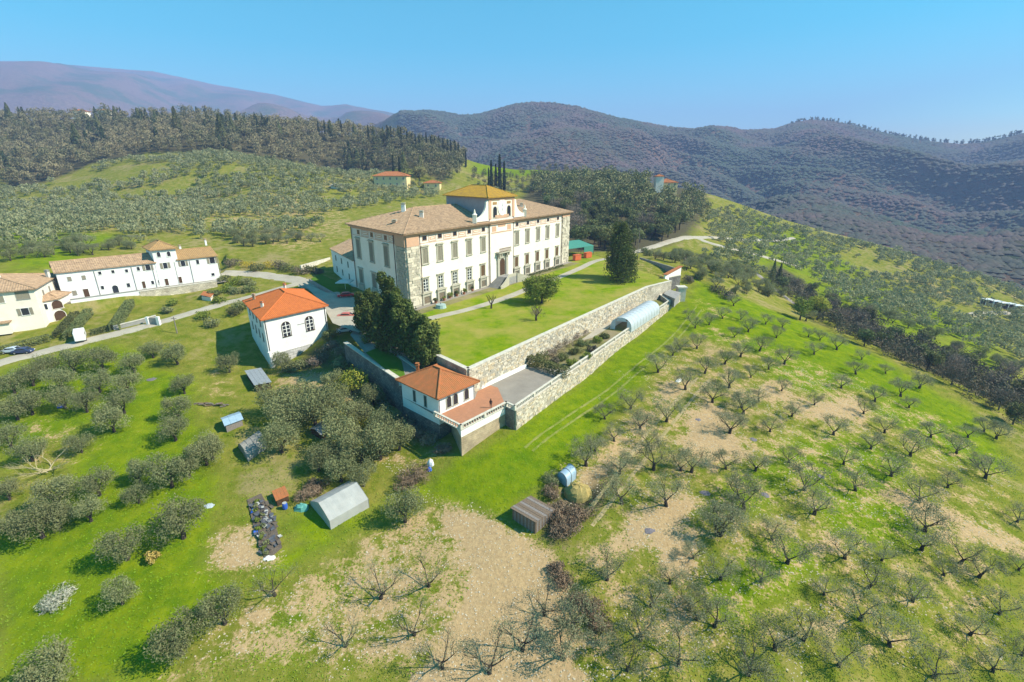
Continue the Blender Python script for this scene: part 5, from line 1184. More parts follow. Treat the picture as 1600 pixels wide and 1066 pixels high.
mb = MB(); pr = [(-2.7, .4), (-2.7, 2.6), (1.2, 2.75), (2.1, 2.3), (2.5, 1.3), (3.0, 1.1), (3.0, .4)]; n = len(pr)
mb.add([(x, -1.05, z_) for x, z_ in pr]+[(x, 1.05, z_) for x, z_ in pr], [tuple(range(n)), tuple(range(n, 2*n))[::-1]]+[(i, n+i, n+(i+1) % n, (i+1) % n) for i in range(n)]); b = obj('body', mb.mesh('body', M_WCAR), t); bv = b.modifiers.new('b', 'BEVEL'); bv.width = .15; bv.segments = 3
mb = MB(); mb.add([(2.13, -.85, 2.22), (2.49, -.9, 1.35), (2.49, .9, 1.35), (2.13, .85, 2.22)], [(0, 1, 2, 3)]); obj('windscreen', mb.mesh('windscreen', M_DARK), t)
for sy in (-1, 1):
    mb = MB(); mb.lbox(-1.6, -.4, sy*1.06-.01, sy*1.06+.01, 1.5, 2.1); obj('side_window', mb.mesh('side_window', M_DARK), t)
    for sx in (-1.6, 2.0): mb = MB(); mb.tube([(sx, sy*.9, .36), (sx, sy*1.08, .36)], [.36, .36], 12); obj('wheel', mb.mesh('wheel', M_TYRE), t)
# garden parasol beside the villa
q = P(540, 452, 0); t = thing('parasol', 'square pale garden parasol on the lawn beside the annex', 'parasol', tuple(q)); mb = MB(); mb.tube([(q[0], q[1], 0), (q[0], q[1], 3.1)], [.05, .05], 6); mb.build('pole', M_WFRAME, t)
mb = MB(); c4 = [(q[0]+x*2.2, q[1]+y*2.2, 2.5) for x, y in ((-1, -1), (1, -1), (1, 1), (-1, 1))]; c4b = [(a, b, c-.25) for a, b, c in c4]; mb.add(c4+[(q[0], q[1], 3.2)]+c4b, [(0, 1, 4), (1, 2, 4), (2, 3, 4), (3, 0, 4), (0, 5, 6, 1), (1, 6, 7, 2), (2, 7, 8, 3), (3, 8, 5, 0)]); mb.build('canopy', mat('canvas', (.66, .68, .68), .8, trans=.2), t)
# green canopy right of the villa with orange skips
ga = P(887, 404, 0); gb = P(927, 398, 0); du = gb-ga; Lg = float(np.linalg.norm(du)); du /= Lg; dv = np.array([-du[1], du[0], 0])
t = thing('carport', 'green canopy on posts at the right end of the villa', 'carport', tuple(ga)); mb = MB(); e = [ga, gb, gb+dv*9, ga+dv*9]
mb.add([(p[0], p[1], z_) for p, z_ in zip(e, (4.0, 4.0, 5.6, 5.6))]+[(p[0], p[1], z_-.2) for p, z_ in zip(e, (4.0, 4.0, 5.6, 5.6))], [(0, 1, 2, 3), (7, 6, 5, 4), (0, 4, 5, 1), (1, 5, 6, 2), (2, 6, 7, 3), (3, 7, 4, 0)]); mb.build('canopy', M_GCAN, t)
for a, b, h_ in ((0, 0, 3.8), (1, 0, 3.8), (.5, 0, 3.8), (0, 1, 5.4), (1, 1, 5.4)): p = ga+du*Lg*a+dv*9*b; mb = MB(); mb.tube([(p[0], p[1], -.2), (p[0], p[1], h_)], [.1, .1], 6); mb.build('post', M_PIPE, t)
mb = MB(); fbox(mb, gb-du*Lg*.38, du, 0, Lg*.38, .8, 3.8, -.1, .0); mb.build('side_sheet', M_GCAN, t)
for px_, lb in ((903, 'orange container standing under the left half of the green canopy'), (920, 'orange container standing under the right end of the green canopy')):
    p = P(px_-4, 408 if px_ < 910 else 404, 0); tt_ = thing('container', lb, 'container', tuple(p)); mb = MB(); fbox(mb, p, du, 0, 3.4, .15, 2.2, -1.6, 0); mb.build('body', M_ORP, tt_); mb = MB(); fbox(mb, p, du, -.1, 3.5, 2.202, 2.35, -1.7, .1); mb.build('rim', M_ORP, tt_)
# end of the garden terrace: gate pier, pit walls, slab
pe = cE; t = thing('gate_pier', 'tall pale stone pier at the far end of the long balustrade', 'pier', tuple(pe)); mb = MB(); mb.lbox(pe[0]-1.3, pe[0]+1.3, pe[1]-1.3, pe[1]+1.3, -10, -2.4); mb.build('shaft', M_COPING, t); mb = MB(); mb.lbox(pe[0]-1.6, pe[0]+1.6, pe[1]-1.6, pe[1]+1.6, -2.398, -2.0); mb.build('cap', M_COPING, t)
e1 = P(1018, 452, -5); e2 = P(1064, 458, -5)
wall_thing('end_wall', 'stone wall closing the garden terrace near the dark pit', 'wall', [P(1014, 447, -2), P(1062, 437, -2)], -.4, -7, .6, M_RUBD, M_COPING)
wall_thing('cross_wall', 'stepped white-edged wall between greenhouse and shaded pit', 'wall', [P(1012, 463, -5), P(1030, 466, -5), P(1046, 475, -5)], [-3.2, -3.6, -4.2], -6, .6, M_CONC, M_COPING)
mb = MB(); q_ = [P(a, b, -3.0) for a, b in ((1037, 459), (1043, 452), (1064, 457), (1055, 467))]; sl = thing('roof_slab', 'flat grey concrete slab roof beside the pier', 'slab', tuple(q_[0])); mb.prism([tuple(p[:2]) for p in q_], -3.3, -3.0); mb.build('slab', M_CONC, sl)
mb = MB(); mb.prism([tuple((p[:2]*.9+sum(q_)[:2]/4*.1)) for p in q_], -6, -3.302); mb.build('wall', M_CONC, sl)
# wall with orange tiled top, and the edge rail
ta, tb = P(1038, 437, -.3), P(1063, 423, -.3); wall_thing('boundary_wall', 'short white wall with orange tile coping at the far lawn corner', 'wall', [ta, tb], 1.3, -3, .5, M_WHITE, M_TILES, cop_o=.5)
wall_thing('low_parapet', 'low grey parapet along the far end of the lawn', 'wall', [P(1000, 405, 0), P(1030, 414, 0), P(1060, 424, -.2)], .7, -3, .35, M_CONC, None, partname='masonry')
wall_thing('yard_wall', 'pale wall behind the annex along the drive', 'wall', [P(470, 422, .5), P(516, 409, .5)], 2.2, -2, .5, M_COPING, None, partname='masonry')
wall_thing('yard_wall', 'low kerb wall around the small shaded lawn by the red car', 'wall', [P(483, 437, 0), P(527, 462, 0), P(552, 462, 0)], .25, -1, .25, M_CONC, None, partname='masonry')
sheet_px('side_lawn', [(485, 436), (527, 460), (550, 459), (548, 446), (517, 436), (500, 428)], .02, M_LAWN_SHADE)
sheet_px('yard', [(470, 440), (527, 464), (552, 464), (560, 470), (600, 500), (575, 512), (560, 520), (520, 505), (500, 470)], -.02, M_GRAVELW)
# road-side wall, notice gate, orange thing on the left
wall_thing('road_wall', 'low grey wall along the upper side of the left road', 'wall', [T(178, 516), T(215, 507), T(245, 500)], [Z1(*T(178, 516)[:2])+1, Z1(*T(215, 507)[:2])+1, Z1(*T(245, 500)[:2])+1.2], -9, .4, M_CONC, M_COPING, partname='masonry')
q = T(249, 508); t = thing('gateway', 'white gate pier with blue-shadowed gate on the left road', 'gate', tuple(q)); mb = MB(); mb.lbox(q[0]-.35, q[0]+.35, q[1]-.35, q[1]+.35, q[2]-.5, q[2]+2.3); mb.build('pier', M_COOLW, t)
mb = MB(); mb.lbox(q[0]-2.6, q[0]-.36, q[1]+.1, q[1]+.2, q[2]+.2, q[2]+1.9); mb.build('gate_leaf', M_CONC, t); mb = MB(); mb.lbox(q[0]-3.2, q[0]-2.61, q[1]-.2, q[1]+.4, q[2]-.5, q[2]+2.2); mb.build('pier', M_COOLW, t)
hut('shed', 'low hut with orange roof by the hedge on the left gardens', (330, 471), (316, 469), (334, 463), 1.3, 'mono', M_CREAM2, M_TILES, rise=.5)
# utility poles
for px, py, tp, lb in ((996, 404, 356, 'tall wooden pole beside the lane near the big conifer'), (528, 0, 0, ''), (277, 521, 495, 'thin wooden pole standing beside the left road')):
    if not lb: continue
    q = T(px, py); h_ = zat(px, tp, q)-q[2]; t = thing('utility_pole', lb, 'pole', tuple(q), 'wooden utility poles'); mb = MB(); mb.tube([(q[0], q[1], q[2]-.3), (q[0], q[1], q[2]+h_)], [.14, .1], 6); mb.build('shaft', M_PLANKP, t); mb = MB(); mb.lbox(q[0]-.7, q[0]+.7, q[1]-.06, q[1]+.06, q[2]+h_-.6, q[2]+h_-.48); mb.build('crossarm', M_PLANKP, t)
# white frames of a works yard far right
q0 = Pt(1545, 484, 300); t = thing('works_shelter', 'row of white-framed flat shelters on the far right slope', 'shelter', tuple(q0))
for i, (px, py) in enumerate(((1540, 478), (1552, 481), (1563, 486), (1574, 482), (1586, 486))):
    q = Pt(px, py, 300); q[2] = Z1(q[0], q[1]); mb = MB(); mb.lbox(q[0]-2.6, q[0]+2.6, q[1]-2, q[1]+2, q[2]+3.6, q[2]+3.9); mb.build('roof', M_WCAR, t)
    mb = MB(); [mb.lbox(q[0]+x-.15, q[0]+x+.15, q[1]+y-.15, q[1]+y+.15, q[2]-1, q[2]+3.6) for x in (-2.3, 2.3) for y in (-1.7, 1.7)]; mb.build('frame', M_WCAR, t); mb = MB(); mb.lbox(q[0]-2, q[0]+2, q[1]-1.6, q[1]+1.6, q[2]-1, q[2]+2.8); mb.build('stack', M_WOODD, t)
ribbon('works_track', [(1515, 492), (1545, 489), (1590, 490), (1640, 494)], 5, M_GRAVELW, .5)
# person on the terrace
def person(px, py, z, label):
    q = P(px, py, z); t = thing('person', label, 'person', tuple(q)); vs = [(0, 0, .92), (0, 0, 1.15), (0, 0, 1.38), (0, 0, 1.5), (0, 0, 1.62), (.1, 0, .88), (.12, .06, .48), (.12, 0, .06), (.12, -.14, .03), (-.1, 0, .88), (-.12, -.05, .48), (-.12, .03, .06), (-.12, -.11, .03), (.19, 0, 1.36), (.25, .02, 1.1), (.24, -.12, .92), (-.19, 0, 1.36), (-.25, .02, 1.1), (-.24, -.12, .92)]
    ed = [(0, 1), (1, 2), (2, 3), (3, 4), (0, 5), (5, 6), (6, 7), (7, 8), (0, 9), (9, 10), (10, 11), (11, 12), (2, 13), (13, 14), (14, 15), (2, 16), (16, 17), (17, 18)]
    rad = [.15, .14, .16, .06, .11, .1, .065, .045, .04, .1, .065, .045, .04, .07, .045, .035, .07, .045, .035]
    me = bpy.data.meshes.new('body'); me.from_pydata(vs, ed, []); o = obj('body', me, t); me.materials.append(mat('dark_clothes', (.05, .035, .035), .9)); sk = o.modifiers.new('s', 'SKIN'); 
    for v, r in zip(me.skin_vertices[0].data, rad): v.radius = (r, r)
    me.skin_vertices[0].data[0].use_root = True; o.modifiers.new('d', 'SUBSURF').levels = 1; o.modifiers['d'].render_levels = 1
    mb = MB(); mb.lathe([(.07, 0), (.115, .1), (.11, .2), (.04, .25)], 8, (0, 0, 1.56)); obj('hair', mb.mesh('hair', mat('hair', (.03, .02, .015), .9)), t)
person(767, 637.5, -5+.02, 'person in dark clothes standing on the terracotta terrace')
# pot plants & topiary along the front
def onfront(px, py): return P(px, py, 0)
# ---------------------------------------------------------------- plants
def cards(pos, size, asp=.5, seed=0, up=0.0, outward=None, tintf=None):
    """leaf cards: one small quad per position, random facing"""
    r = np.random.default_rng(seed); n = len(pos); d = r.normal(size=(n, 3))
    if outward is not None: d = d*.8+outward*1.0
    d /= np.linalg.norm(d, axis=1)[:, None]+1e-9
    a = np.cross(d, r.normal(size=(n, 3))); 
    if up: a = a/(np.linalg.norm(a, axis=1)[:, None]+1e-9)*(1-up)+np.array([0, 0, up]); a -= d*(a*d).sum(1)[:, None]
    a /= np.linalg.norm(a, axis=1)[:, None]+1e-9; b = np.cross(d, a); s = (size*(r.uniform(.6, 1.4, n)))[:, None]
    A = a*s; Bv = b*s*asp
    V_ = np.stack([pos-A, pos-Bv*.9+A*.1, pos+A, pos+Bv*.9-A*.1], 1).reshape(-1, 3); F = np.arange(4*n).reshape(n, 4)
    t = tintf if tintf is not None else np.clip(r.normal(.45, .28, n), 0, 1)
    return V_, F, np.repeat(t, 4)
def lobes(n, R, H0, H1, r0, r1, seed, flat=.8, ring=0.0):
    r = np.random.default_rng(seed); L_ = []
    for i in range(n):
        a = r.uniform(0, 2*math.pi); q = R*math.sqrt(r.uniform(ring, 1)); z = r.uniform(H0, H1); L_.append((q*math.cos(a), q*math.sin(a), z, r.uniform(r0, r1), flat))
    return L_
def lobe_leaves(L_, per, seed, shell=.55):
    r = np.random.default_rng(seed); P_ = []; O_ = []; Tn = []
    for (x, y, z, R, fl) in L_:
        d = r.normal(size=(per, 3)); d /= np.linalg.norm(d, axis=1)[:, None]; rad = R*(shell+(1-shell)*r.uniform(0, 1, per)**.7)
        rad *= 1+.35*(r.uniform(0, 1, per) < .12)
        p = d*rad[:, None]; p[:, 2] *= fl; P_.append(p+np.array([x, y, z])); O_.append(d); Tn.append(np.clip(r.normal(.45+r.uniform(-.2, .2), .2, per), 0, 1))
    return np.concatenate(P_), np.concatenate(O_), np.concatenate(Tn)
def limb(mb, p, d, L_, r0, depth, r, spread=.6, lift=.15, kids=3, tips=None):
    n = 4; pts_ = [np.array(p)]; d = np.array(d)/np.linalg.norm(d)
    for i in range(n-1):
        d = d+np.array([r.uniform(-.22, .22), r.uniform(-.22, .22), r.uniform(-.1, .2)+lift*.3]); d /= np.linalg.norm(d); pts_.append(pts_[-1]+d*L_/(n-1))
    mb.tube(pts_, [r0*(1-.5*i/(n-1)) for i in range(n)], 5 if r0 > .07 else 3)
    if depth == 0:
        if tips is not None: tips.append(pts_[-1]); tips.append(pts_[-2])
        return
    for k in range(kids):
        a = r.uniform(0, 6.28); s_ = spread*r.uniform(.6, 1.2); nd = d+np.array([math.cos(a)*s_, math.sin(a)*s_, lift]); i = r.choice([2, 3, 3]); limb(mb, pts_[i], nd, L_*r.uniform(.6, .8), r0*.5, depth-1, r, spread, lift, kids, tips)
def proto_olive(kind, seed):
    r = random.Random(seed); mb = MB(); tips = []
    if kind == 'dense':
        th = r.uniform(.7, 1.1); mb.tube([(0, 0, -.4), (r.uniform(-.1, .1), 0, th*.5), (r.uniform(-.15, .15), r.uniform(-.1, .1), th)], [.3, .23, .2], 7)
        for i in range(4): a = i*1.57+r.uniform(-.4, .4); limb(mb, (0, 0, th), (math.cos(a)*.8, math.sin(a)*.8, 1.1), 1.5, .11, 1, r, tips=tips)
        L_ = lobes(15, 1.95, 1.6, 4.0, .85, 1.35, seed, 1.0)+[(0, 0, 2.9, 1.8, 1.0)]; Pp, O_, Tn = lobe_leaves(L_, 270, seed, .45); V_, F, t_ = cards(Pp, .115, .5, seed, tintf=Tn); m = M_OLD
    else:
        th = r.uniform(.7, 1.0); lean = r.uniform(-.35, .35); mb.tube([(0, 0, -.4), (lean*.4, 0, th*.5), (lean, r.uniform(-.15, .15), th)], [.34, .25, .21], 7)
        k = r.choice([3, 4]); a0 = r.uniform(0, 6)
        for i in range(k): a = a0+i*6.28/k+r.uniform(-.4, .4); limb(mb, (lean, 0, th), (math.cos(a)*1.0, math.sin(a)*1.0, .8), 1.9, .10, 1 if kind == 'sparse' else 2, r, .7, .2, 3, tips)
        tp = np.array(tips); rn = np.random.default_rng(seed); rep = 30 if kind == 'sparse' else 16
        Pp = np.repeat(tp, rep, 0)+rn.normal(size=(len(tp)*rep, 3))*np.array([.6, .6, .42]); V_, F, t_ = cards(Pp, .09, .42, seed)
        if kind == 'sparse':
            L2 = lobes(15, 2.4, 2.0, 3.7, .7, 1.15, seed, .7, .1); P2, O2, T2 = lobe_leaves(L2, 135, seed, .15); V2, F2, t2 = cards(P2, .095, .45, seed+5); F = np.concatenate([F, F2+len(V_)]); V_ = np.concatenate([V_, V2]); t_ = np.concatenate([t_, t2])
        m = M_OLV
    return mb.mesh('trunk', M_BARK), np_mesh('crown', V_, F, m, t_)
def proto_cypress(seed, h=20, w_=2.4, n=1500, m=None, cone=.0):
    r = np.random.default_rng(seed); z = r.uniform(0.05, 1, n)**.85; a = r.uniform(0, 6.283, n); prof = np.where(z < .25, .75+z, 1-(z-.25)/.75*.95)**(.75 if cone == 0 else 1.0); wob = 1+.25*np.sin(a*3+z*9+seed)+.15*np.sin(a*7+z*21)
    R = w_/2*np.maximum(prof, .04)*wob*r.uniform(.65, 1.05, n); P_ = np.c_[np.cos(a)*R, np.sin(a)*R, z*h]; O_ = np.c_[np.cos(a), np.sin(a), np.full(n, .4)]
    V_, F, t_ = cards(P_, .55 if h > 15 else .4, .5, seed, up=.5, outward=O_); mb = MB(); mb.tube([(0, 0, -1), (0, 0, h*.5)], [.3, .12], 5)
    return mb.mesh('trunk', M_BARK), np_mesh('crown', V_, F, m or M_CYP, t_)
def proto_broad(seed, m, R=4.5, h=9, per=110, nl=13, leaf=.36, trunk=M_BARK, bare=False):
    r = random.Random(seed); mb = MB(); tips = []; mb.tube([(0, 0, -1), (.1, 0, h*.2), (0, .1, h*.4)], [.35, .28, .22], 6)
    for i in range(5): a = i*1.256+r.uniform(-.3, .3); limb(mb, (0, 0, h*.3), (math.cos(a)*.7, math.sin(a)*.7, 1.2), h*.38, .14, 2 if bare else 1, r, .6, .2, 3 if bare else 2, tips)
    L_ = lobes(nl, R*.62, h*.45, h*.82, R*.34, R*.52, seed, .85); Pp, O_, Tn = lobe_leaves(L_, per, seed, .5)
    V_, F, t_ = cards(Pp, leaf, .12 if bare else .6, seed, outward=None if bare else O_, tintf=Tn)
    return mb.mesh('trunk', trunk), np_mesh('crown', V_, F, m, t_)
def proto_shrub(seed, m, R=1.2, h=1.5, per=70, nl=7, leaf=.16, asp=.6):
    L_ = lobes(nl, R*.6, h*.25, h*.65, R*.35, R*.55, seed, .8); Pp, O_, Tn = lobe_leaves(L_, per, seed, .5); V_, F, t_ = cards(Pp, leaf, asp, seed, outward=O_, tintf=Tn)
    return np_mesh('foliage', V_, F, m, t_)
OD = [proto_olive('dense', s) for s in (1, 2, 3, 4)]; OS = [proto_olive('sparse', s) for s in (11, 12, 13, 14, 15, 16)]; OB = [proto_olive('bare', s) for s in (21, 22)]
rt = random.Random(11)
def tree(name, label, pr, q, sc, group=None, rz=None, cat='tree', sz=1.0, tilt=0.0):
    t = thing(name, label, cat, (q[0], q[1], q[2]-.1), group, rz=rt.uniform(0, 6.28) if rz is None else rz); t.scale = (sc, sc, sc*sz); t.rotation_euler.x = tilt
    obj('trunk', pr[0], t); obj('crown', pr[1], t); return t
def where(px, py):
    if px < 340 and py > 790: return 'in the bright green lower-left meadow'
    if px < 340 and py > 680: return 'in the middle of the left-hand grove'
    if px < 340: return 'in the left-hand grove below the road'
    if px < 640 and py < 780: return 'in the allotments below the tall white house'
    if px < 640: return 'on the edge of the tan field at the bottom'
    if px < 860 and py > 850: return 'on the tan clearing at the bottom centre'
    if px < 1010 and py > 700: return 'between the plank shed and the bottom edge'
    if py > 850: return 'on mixed green and tan ground at the bottom right'
    if py > 700 and px > 1300: return 'beside the tan track on the right slope'
    if py > 640 and px < 1180: return 'by the bare tan clearings right of the grass strip'
    if py > 640: return 'on the green middle part of the right orchard'
    if px > 1290: return 'near the dark gully edge of the right orchard'
    if px < 1110: return 'close below the terrace end of the right orchard'
    return 'high in the right orchard beneath the yellow-green tree'
# dense olives: crown centre in the photo, crown width there
DEN = [(18, 600, 42), (48, 588, 42), (22, 640, 46), (45, 632, 46), (12, 682, 46), (70, 573, 40), (93, 597, 46), (112, 568, 42), (98, 622, 42), (132, 628, 42), (158, 566, 46), (152, 598, 42), (206, 568, 38), (197, 600, 42), (190, 630, 46), (174, 658, 50), (236, 546, 32), (274, 556, 40), (285, 600, 36), (276, 640, 44), (270, 672, 48), (328, 700, 50), (292, 727, 42), (265, 742, 62), (281, 821, 78), (192, 854, 66), (184, 922, 52), (213, 735, 42), (212, 767, 40), (150, 755, 50), (136, 795, 50), (88, 775, 60), (60, 820, 70), (86, 806, 50), (8, 762, 42), (5, 815, 42), (44, 703, 46), (78, 1050, 84), (276, 1000, 78), (345, 953, 70), (356, 568, 36), (122, 690, 38),
 (319, 709, 52), (431, 632, 56), (452, 655, 68), (437, 690, 64), (470, 628, 56), (490, 648, 66), (515, 632, 60), (534, 664, 66), (536, 692, 70), (564, 706, 66), (516, 712, 56), (496, 718, 48), (582, 618, 40), (592, 700, 66), (622, 686, 56), (632, 795, 62), (566, 741, 46), (531, 734, 56), (560, 652, 50), (598, 660, 50), (395, 700, 0), (440, 565, 34), (520, 600, 40)]
LMK = [(831,800,'the plank shed'),(899,762,'the straw heap'),(718,700,'the corner terrace'),(990,505,'the greenhouse'),(1072,458,'the gate pier'),(1277,480,'the yellow-green tree'),(1060,592,'the white box'),(75,735,'the felled tree'),(88,942,'the prunings heap'),(243,876,'the golden shrub'),(410,820,'the planting bed'),(530,790,'the pale polytunnel'),(395,700,'the weathered tarp tunnel'),(365,665,'the little blue-roofed shed'),(405,595,'the flat-roofed shed'),(96,636,'the blue crate'),(127,520,'the camper van'),(240,592,'the meadow ash patch'),(0,1066,'the lower left corner'),(420,1066,'the bottom edge, left part'),(420,570,'the tall white house'),(1014,827,'the lowest ash patch'),(1193,773,'the middle ash patch'),(1280,744,'the right-hand ash patch'),(1175,686,'the uphill ash patch'),(1100,1066,'the bottom edge, middle part'),(1500,1066,'the bottom edge, right part'),(1600,860,'the right picture edge'),(1560,660,'the gully end'),(1400,560,'the gully middle'),(800,930,'the tan clearing centre'),(1300,900,'the lower right tan patch'),(890,560,'the walled garden'),(540,560,'the dark shaded hollow'),(650,690,'the terrace wall foot'),(1050,430,'the far lawn corner'),(1130,395,'the lane bend'),(360,465,'the drive corner'),(430,420,'the yellow broom bushes'),(870,840,'the tan track top')]
ORDN = ['nearest', 'second', 'third', 'fourth', 'fifth', 'sixth', 'seventh', 'eighth', 'ninth', 'tenth', 'eleventh', 'twelfth', 'thirteenth', 'fourteenth']
def place_labels(L_, desc):
    """one label per tree: how it looks, and its rank beside the landmark nearest to it"""
    key = {}
    for i, (px, py) in enumerate(L_):
        d = [math.hypot(px-a, py-b) for a, b, _ in LMK]; j = int(np.argmin(d)); dx, dy = px-LMK[j][0], py-LMK[j][1]; dr = ('right of' if dx > 0 else 'left of') if abs(dx) > abs(dy) else ('below' if dy > 0 else 'above'); key.setdefault((j, dr), []).append((d[j], i))
    out = [''] * len(L_)
    for (j, dr), l in key.items():
        for r_, (dd_, i) in enumerate(sorted(l)): out[i] = f'{desc[i]}, {(ORDN+[str(k_)+"th" for k_ in range(15, 90)])[r_]} {dr} {LMK[j][2]}'
    return out
ORDW = {}
DEN = [q for q in DEN if q[2] > 0]
_szs = []
for px, py, w_ in DEN: wm = w_*terr(px, py, 2.2)[1]/FPX; _szs.append(('big' if wm > 5.2 else 'medium' if wm > 4 else 'small')+' dense olive tree')
DLAB = place_labels([(a, b) for a, b, _ in DEN], _szs)
for i, (px, py, w_) in enumerate(DEN):
    if w_ == 0: continue
    q, t = terr(px, py, 2.2); wm = w_*t/FPX*1.08; sc = wm/5.6
    size = 'big' if wm > 5.4 else ('medium' if wm > 4 else 'small'); 
    tree('olive_tree', DLAB[i], OD[i % 4], q, sc, 'dense olive trees of the left grove and allotments')
SP = [(1075,498),(1108,508),(1086,513),(1129,498),(1157,500),(1146,478),(1169,519),(1147,527),(1196,507),(1222,512),(1213,528),(1259,502),(1263,527),(1281,532),(1089,545),(1051,556),(1062,547),(1186,549),(1157,558),(1132,569),(1225,569),(1272,554),(1201,577),(1173,590),(1101,584),(1028,582),(1139,606),(1221,611),(1186,627),(1113,629),(1071,609),(1272,633),(1159,637),
 (1337,585),(1346,562),(1314,607),(1367,628),(1384,584),(1436,607),(1407,620),(1420,637),(1307,547),(1349,647),(1382,677),(1302,680),(1360,702),(1318,726),(1422,713),(1392,744),(1454,684),(1494,709),(1512,684),(1537,675),(1556,686),(1528,731),(1539,748),(1480,762),(1434,785),(1337,767),(1589,816),(1444,830),
 (1237,651),(1161,647),(1203,675),(1140,677),(1041,659),(1012,698),(1233,723),(1180,736),(1134,733),(1080,738),(1021,735),(1256,766),(1153,779),(1272,804),(1041,791),(1163,797),(1124,837),(1144,810),(1083,873),(1121,835),(1207,845),(1320,873),(1377,876),(1439,859),(1529,902),(1591,892),(1188,909),(1287,930),(1425,940),(1515,992),(1116,980),(1254,1001),(1458,1058),(1211,1016),(1059,1039),(1596,1025),(1078,954),(1344,968),(1169,1054),
 (916,728),(972,788),(948,906),(1016,948),(1046,912),(896,980),(1000,1000),(1064,736),(968,740),(1088,968),(980,1048),(985,640),(1000,672),(960,690),(930,705),(1390,1010),(1310,1040),(1550,1050),(945,655),(1125,905),(1230,880),(1355,920),(1560,960),(880,1030),(940,1010),(1475,900)]
SLAB = place_labels(SP, ['open-crowned olive tree']*len(SP))
for i, (px, py) in enumerate(SP):
    q, t = terr(px, py); ground_ = 'bare tan soil' if field(np.array([q[0]]), np.array([q[1]]), SOIL)[0] > .4 else 'green grass'
    sc = rt.uniform(.68, 1.15)*(.88 if py > 850 else 1); leaf = ['wispy', 'thinly leafed', 'dark-limbed'][i % 3]
    tree('olive_tree', SLAB[i], OS[rt.randrange(6)], q, sc, 'open pruned olive trees of the right-hand orchard', tilt=rt.uniform(-.08, .08))
BLL = ((816, 1016), (764, 1052), (670, 916), (648, 992), (540, 1010), (430, 930), (690, 1045), (595, 935), (1500, 880), (850, 960))
BLAB = place_labels(BLL, ['nearly bare dark olive tree']*len(BLL))
for i, (px, py) in enumerate(BLL):
    q, t = terr(px, py); tree('olive_tree', BLAB[i], OB[rt.randrange(2)], q, rt.uniform(.7, .95), 'nearly bare olive trees on the tan clearing')
# far olives: hillside left, slope right; nearest as single trees
def lattice(poly_px, sp, jit, seed, tmax=900):
    r = np.random.default_rng(seed); W_ = [T(*p)[:2] for p in poly_px]; W_ = np.array(W_); x0, y0 = W_.min(0); x1, y1 = W_.max(0)
    X, Y = np.meshgrid(np.arange(x0, x1, sp), np.arange(y0, y1, sp)); X = X.ravel()+r.uniform(-jit, jit, X.size); Y = Y.ravel()+r.uniform(-jit, jit, Y.size); m = inpoly(X, Y, W_); X, Y = X[m], Y[m]; return np.c_[X, Y, Z(X, Y)]
BLD = [[tuple(q[:2]) for q in (off(-6, -15), off(rLn+6, -15), off(rLn+6, 9), off(-6, 9))]]
HL = lattice([(-40, 415), (90, 405), (340, 372), (380, 388), (510, 378), (545, 330), (690, 310), (650, 290), (500, 268), (420, 250), (300, 242), (200, 250), (150, 262), (60, 296), (-40, 300)], 5.7, 2.2, 31)
HR_ = lattice([(1105, 335), (1140, 325), (1242, 358), (1360, 384), (1480, 418), (1610, 464), (1640, 560), (1590, 590), (1480, 545), (1380, 500), (1300, 470), (1210, 415), (1130, 395), (1100, 360)], 6.2, 2.6, 32)
HR2 = lattice([(1000, 405), (1120, 395), (1200, 425), (1230, 470), (1130, 465), (1085, 440), (1060, 420)], 6.5, 3, 33)
HM = lattice([(735, 292), (900, 285), (1000, 300), (880, 320), (830, 300), (800, 305), (760, 300)], 8, 3, 34)
CL = np.concatenate([HL, HR_, HR2, HM]); keep = fbm(CL[:, 0], CL[:, 1], 30, 3, 50) > .36; CL = CL[keep]
dist = np.hypot(CL[:, 0], CL[:, 1]); order = np.argsort(dist); CL = CL[order]
roadpts = np.array([T(a, b)[:2] for a, b in ((345, 428), (390, 428), (440, 434), (470, 440), (1000, 392), (1040, 380), (1082, 371), (1120, 383), (1200, 403), (1250, 418), (1180, 375), (1240, 372))])
def nearroad(p, d=6): return (np.hypot(roadpts[:, 0]-p[0], roadpts[:, 1]-p[1]) < d).any()
for poly in BLD: CL = CL[~inpoly(CL[:, 0], CL[:, 1], poly)]
CL = CL[~inpoly(CL[:, 0], CL[:, 1], [tuple(q[:2]) for q in (fA_, fC-fdir*4, fC-fdir*4+fback*26, fA_+fback*26)])]
CL = np.array([p for p in CL if not nearroad(p)])
n_ind = 125
_OL = len(LMK); LMK += [(95,400,'the row house roof, left end'),(250,385,'the row house tower'),(345,395,'the row house right end'),(500,375,'the annex'),(590,280,'the yellow country house'),(675,285,'the yellow cottage'),(1140,350,'the upper lane'),(1250,400,'the lane below the ridge'),(1350,440,'the slope over the gully'),(1500,470,'the works shelters'),(1450,500,'the gully upper bank'),(950,330,'the wood edge right of the villa'),(905,380,'the green canopy'),(1040,350,'the hill villa'),(830,300,'the villa roof right wing')]
FLAB = place_labels([tuple(float(v) for v in proj(*p)) for p in CL[:n_ind]], [('grey-green' if i % 2 else 'silvery')+' olive tree' for i in range(len(CL[:n_ind]))])
FO = [proto_olive('dense', s) for s in (5, 6)]
def lowtree(seed, n, R, H0, H1, leaf, asp=.6):
    L_ = lobes(6, R*.55, H0, H1, R*.45, R*.6, seed, .8); P_, O_, T_ = lobe_leaves(L_, n//6, seed, .6); return cards(P_, leaf, asp, seed, outward=O_, tintf=T_)
